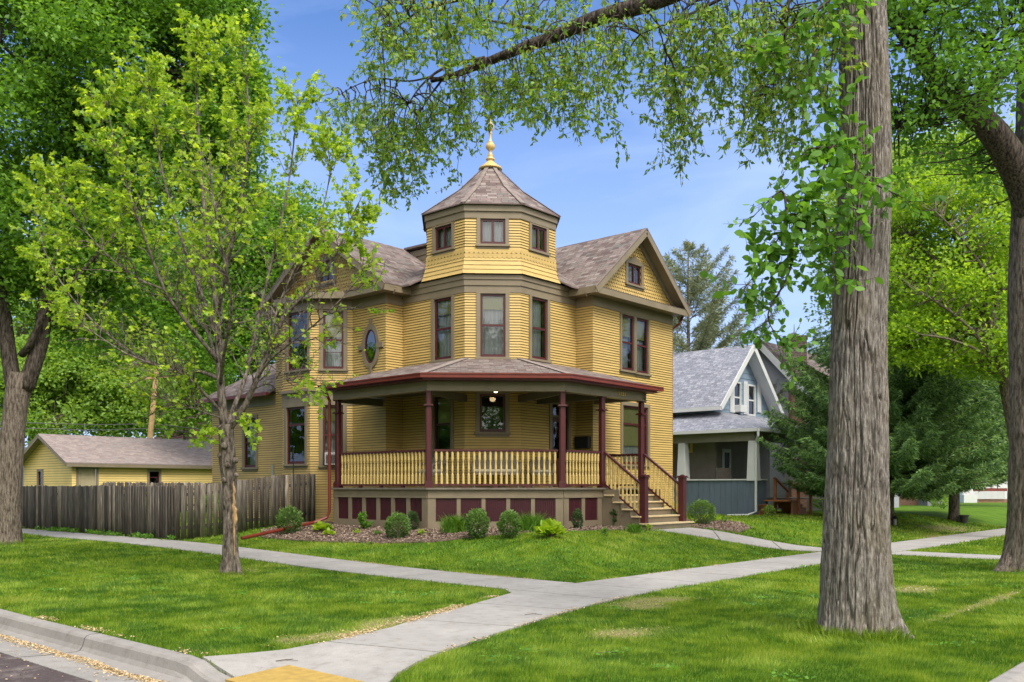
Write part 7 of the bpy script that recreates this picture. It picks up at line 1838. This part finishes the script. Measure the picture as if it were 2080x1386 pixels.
# ------------------------------------------------------------------ grass blades
def in_concrete(a, b):
    r = (a < 0) & (a > -1.45) & (b > -1.0)
    r |= (b < 0) & (b > -1.47) & (a > 0)
    for pl in (DG, POLY_FRONT, POLY_CROSS, [(.02, 0), (.02, -1.62), (2.12, -1.60), (6.49, -1.47), (6.5, 0)]): r |= inpoly(pl, a, b)
    return r
HOUSE_FP = [(3.5, 7.3), (6.1, 4.9), (9.9, 4.9), (9.9, 6.6), (14.0, 6.6), (14.0, 21), (5, 21), (5, 15.9), (4.2, 15), (4.2, 13), (3.5, 12.2)]
def blades(Y0, Y1, dens, hl, wd, name):
    # candidates inside the part of the ground the photo looks at, a little wider on both sides
    X0 = Y1*.70; n = int((Y1-Y0)*(2*X0)*dens); x = (RNG.random(n)*2-1)*X0; y = Y0+(Y1-Y0)*RNG.random(n); k = np.abs(x) < y*.64+.6; x, y = x[k], y[k]
    a, b = to_ab(x, y); sd = curb_sd(a, b)
    ok = (sd < -.02) & ~inpoly(BED, a, b) & ~inpoly(BED2, a, b) & ~inpoly(HOUSE_FP, a, b)
    ja, jb = a+RNG.normal(size=len(a))*.015, b+RNG.normal(size=len(a))*.015
    ok &= ~in_concrete(ja, jb)
    dr = dry(a, b); ok &= RNG.random(len(a)) > dr*.93
    a, b, x, y, dr = a[ok], b[ok], x[ok], y[ok], dr[ok]; n = len(a)
    g = gz(a, b)+(fbm(a*.5, b*.5)-.47)*.03
    pat = fbm(a*1.1, b*1.1, 4, 4); pat2 = fbm(a*5, b*5, 7, 3)
    h = hl*(.55+.7*RNG.random(n))*(.75+.9*(pat-.3))*(1-.4*dr); th = RNG.random(n)*2*PI; lean = (.15+.65*RNG.random(n))*h
    # swirls: neighbouring blades lean alike
    sw = fbm(a*.9, b*.9, 12, 3)*4*PI; dx = np.cos(th)*.6+np.cos(sw)*.7; dy = np.sin(th)*.6+np.sin(sw)*.7
    px_, py_ = np.cos(th+1.57)*wd, np.sin(th+1.57)*wd
    V0 = np.stack([x-px_, y-py_, g-.004], 1); V1 = np.stack([x+px_, y+py_, g-.004], 1); V2 = np.stack([x+dx*lean, y+dy*lean, g+h], 1)
    VV = np.stack([V0, V1, V2], 1).reshape(-1, 3)
    pat3 = fbm(a*.35+3, b*.35, 2, 3); tone = np.clip(.42+(pat-.47)*1.2+(pat2-.47)*1.3+(pat3-.44)*.5+RNG.normal(size=n)*.18+dr*.5, 0, .88); st = RNG.random(n) < (.015+.25*dr); tone[st] = 1
    me = np_mesh(name, VV, 3, rnd=np.repeat(tone, 3)); return link(name, me, M['grass'])
tot = 0
for i, (y0, y1, de, hl, wd) in enumerate(((6.9, 9.5, 5200, .050, .0030), (9.5, 13, 3000, .052, .0042), (13, 18, 1500, .055, .0062), (18, 25, 650, .062, .0100), (25, 38, 190, .075, .018))):
    o = blades(y0, y1, de, hl, wd, 'lawn_grass'); tot += len(o.data.polygons)
    tag(o, ('short green lawn grass nearest the camera', 'short green lawn grass around the crossing sidewalks', 'lawn grass around the young maple and big elm', 'lawn grass in front of the house bed', 'distant lawn grass behind the sidewalk and beside the blue house')[i], 'grass', kind='stuff')
print('blades', tot)
n = 130; ca = -7+RNG.random(n)*20; cb_ = -7+RNG.random(n)*16; aa = np.repeat(ca, 26)+RNG.normal(size=n*26)*.09; bb = np.repeat(cb_, 26)+RNG.normal(size=n*26)*.09
k = ~in_concrete(aa, bb) & (curb_sd(aa, bb) < -.1) & ~inpoly(BED, aa, bb) & ~inpoly(HOUSE_FP, aa, bb) & ~inpoly(BED2, aa, bb); aa, bb = aa[k], bb[k]
P = np.stack([O[0]+aa*U[0]+bb*V[0], O[1]+aa*U[1]+bb*V[1], gz(aa, bb)+.035+RNG.random(len(aa))*.02], 1); D = RNG.normal(size=P.shape); D[:, 2] = .25
o = leaf_obj('lawn_weeds', leaf_quads(P, D, .03+.03*RNG.random(len(P)), .8, .05, nrm=np.tile([0, 0, 2.0], (len(P), 1))), 4, M['big_leaf'], None); tag(o, 'patches of clover and small weeds in the lawn', 'weeds', kind='stuff')
Pg, Dg, Sg = [], [], []
for (cx_, cy_, cz_), r_, n_ in ((tuple(B0), .40, 2600), (tuple(T0), .17, 700), (tuple(R0), .52, 900), (tuple(T1), .45, 900)):
    t = RNG.random(n_)*2*PI; q = r_+np.abs(RNG.normal(size=n_))*.09; x = cx_+np.cos(t)*q; y = cy_+np.sin(t)*q; a, b = to_ab(x, y)
    Pg.append(np.stack([x, y, gz(a, b)], 1)); d = np.stack([np.cos(t)*.25, np.sin(t)*.25, np.ones(n_)], 1)+RNG.normal(size=(n_, 3))*.28; Dg.append(unit(d)); Sg.append(.06+.10*RNG.random(n_)*(1 if r_ > .2 else .7))
P = np.concatenate(Pg); D = np.concatenate(Dg); S_ = np.concatenate(Sg)
o = leaf_obj('long_grass', leaf_quads(P, D, S_, .07, .02), 4, M['grass'], None, rndv=.1+.6*RNG.random(len(P))); tag(o, 'longer unmown grass standing round the feet of the tree trunks', 'grass', kind='stuff')
# dry seed litter: on the verges, gutter pan, around the dry patches
def litter(a, b, z, s, name, label, mat='straw'):
    P = np.stack([O[0]+a*U[0]+b*V[0], O[1]+a*U[1]+b*V[1], z], 1); D = RNG.normal(size=P.shape); D[:, 2] *= .12
    o = leaf_obj(name, leaf_quads(P, D, s*(.6+.8*RNG.random(len(P))), .8, .06, nrm=np.tile([0, 0, 2.0], (len(P), 1))), 4, M[mat], None); return tag(o, label, 'litter', kind='stuff')
n = 60000; a = -8.5+RNG.random(n)*22; b = -7.3+RNG.random(n)*18; d = dry(a, b); k = (RNG.random(n) < d*.8) & ~in_concrete(a, b) & (curb_sd(a, b) < -.1); a, b = a[k], b[k]
litter(a, b, gz(a, b)+.012+RNG.random(len(a))*.02, .022, 'seed_litter', 'pale dry seeds and thatch on the bare lawn patches')
ea, eb = [], []
def edge(p, q, n, w, bias=0):
    t = RNG.random(n); s_ = RNG.normal(size=n)*w+bias; d = np.array(q)-np.array(p); l = np.hypot(*d); nn = np.array([-d[1], d[0]])/l; ea.append(p[0]+d[0]*t+nn[0]*s_); eb.append(p[1]+d[1]*t+nn[1]*s_)
for i in range(1, len(WALK_L)-1): edge(WALK_L[i], WALK_L[i+1], int(900*math.dist(WALK_L[i], WALK_L[i+1])), .06, -.05)
for i in range(3, len(WALK_R)-1): edge(WALK_R[i], WALK_R[i+1], int(140*math.dist(WALK_R[i], WALK_R[i+1])), .04)
edge((0, 0), (0, 9), 1300, .04); edge((0, 0), (11, 0), 1500, .04); edge((-7.7, -1.2), (-7.7, 6), 2400, .05, .0)
a = np.concatenate(ea); b = np.concatenate(eb); kk = (curb_sd(a, b) < .1) & (fbm(a*1.7, b*1.7, 5, 3) > .40+.16*RNG.random(len(a))); a, b = a[kk], b[kk]
litter(a, b, gz(a, b)+.024+RNG.random(len(a))*.015, .020, 'seed_litter', 'pale dry seeds gathered along the edges of the walks and kerb')
n = 5200; b = -1.6+RNG.random(n)**1.3*9; a = -8.13-np.abs(RNG.normal(size=n))*.07+(fbm(b*1.2, b*0, 3)-.5)*.15
litter(a, b, -.150+.2*ss(2, 14, b)+RNG.random(n)*.008, .022, 'seed_litter', 'line of pale seeds lying in the gutter pan')
n = 500; b = -3+RNG.random(n)*9; a = -8.1-RNG.random(n)*1.2; litter(a, b, -.128+.2*ss(2, 14, b), .02, 'seed_litter', 'loose seeds scattered on the road edge')
# twigs on the walk and lawn
for px_, py_, lb_ in ((1085, 1250, 'small dark twig on the corner walk left of the bare patch'), (1238, 1328, 'thin dark twig lying on the grass in the foreground'), (585, 1345, 'forked twig lying on the yellow tactile plate')):
    p = surf(px_, py_, 6, 30, .035); mb = MB(); mb.tube([tuple(p+np.array([-.12, .0, .004])), tuple(p+np.array([-.02, .03, .012])), tuple(p+np.array([.10, .0, .006]))], [.004, .005, .002], 5); mb.tube([tuple(p+np.array([-.02, .03, .010])), tuple(p+np.array([.03, .09, .008]))], [.003, .002], 5); o = mb.build('twig', M['twig']); tag(o, lb_, 'twig')

# ------------------------------------------------------------------ the wooded far side of the crossing, behind the photographer; the windows mirror it
n = 34000; th = R(180)+ (RNG.random(n)-.5)*R(268); rr = 34+RNG.normal(size=n)*3; lump = 7+5.5*fbm(th*6, th*0, 3, 3); z = RNG.random(n)**.8*lump*1.25
P = np.stack([rr*np.sin(th)*1.25, rr*np.cos(th), z], 1); bb_ = RNG.random(16000)*78; aa_ = -22-np.abs(RNG.normal(size=16000))*2; P = np.concatenate([P, np.stack([O[0]+aa_*U[0]+bb_*V[0], O[1]+aa_*U[1]+bb_*V[1], RNG.random(16000)**.8*(11+5*fbm(bb_*.12, bb_*0, 1, 3))], 1)]); P += RNG.normal(size=P.shape)*.4; k = fbm(P[:, 0]*.35, P[:, 2]*.5, P[:, 1]*.35, 3) > .40; P = P[k]
o = leaf_obj('far_trees', leaf_quads(P, rand_dirs(len(P)), .9*(.6+.8*RNG.random(len(P))), .8), 4, M['ash_leaf'], None); tag(o, 'dense green trees across the crossing behind the photographer', 'trees', kind='stuff')
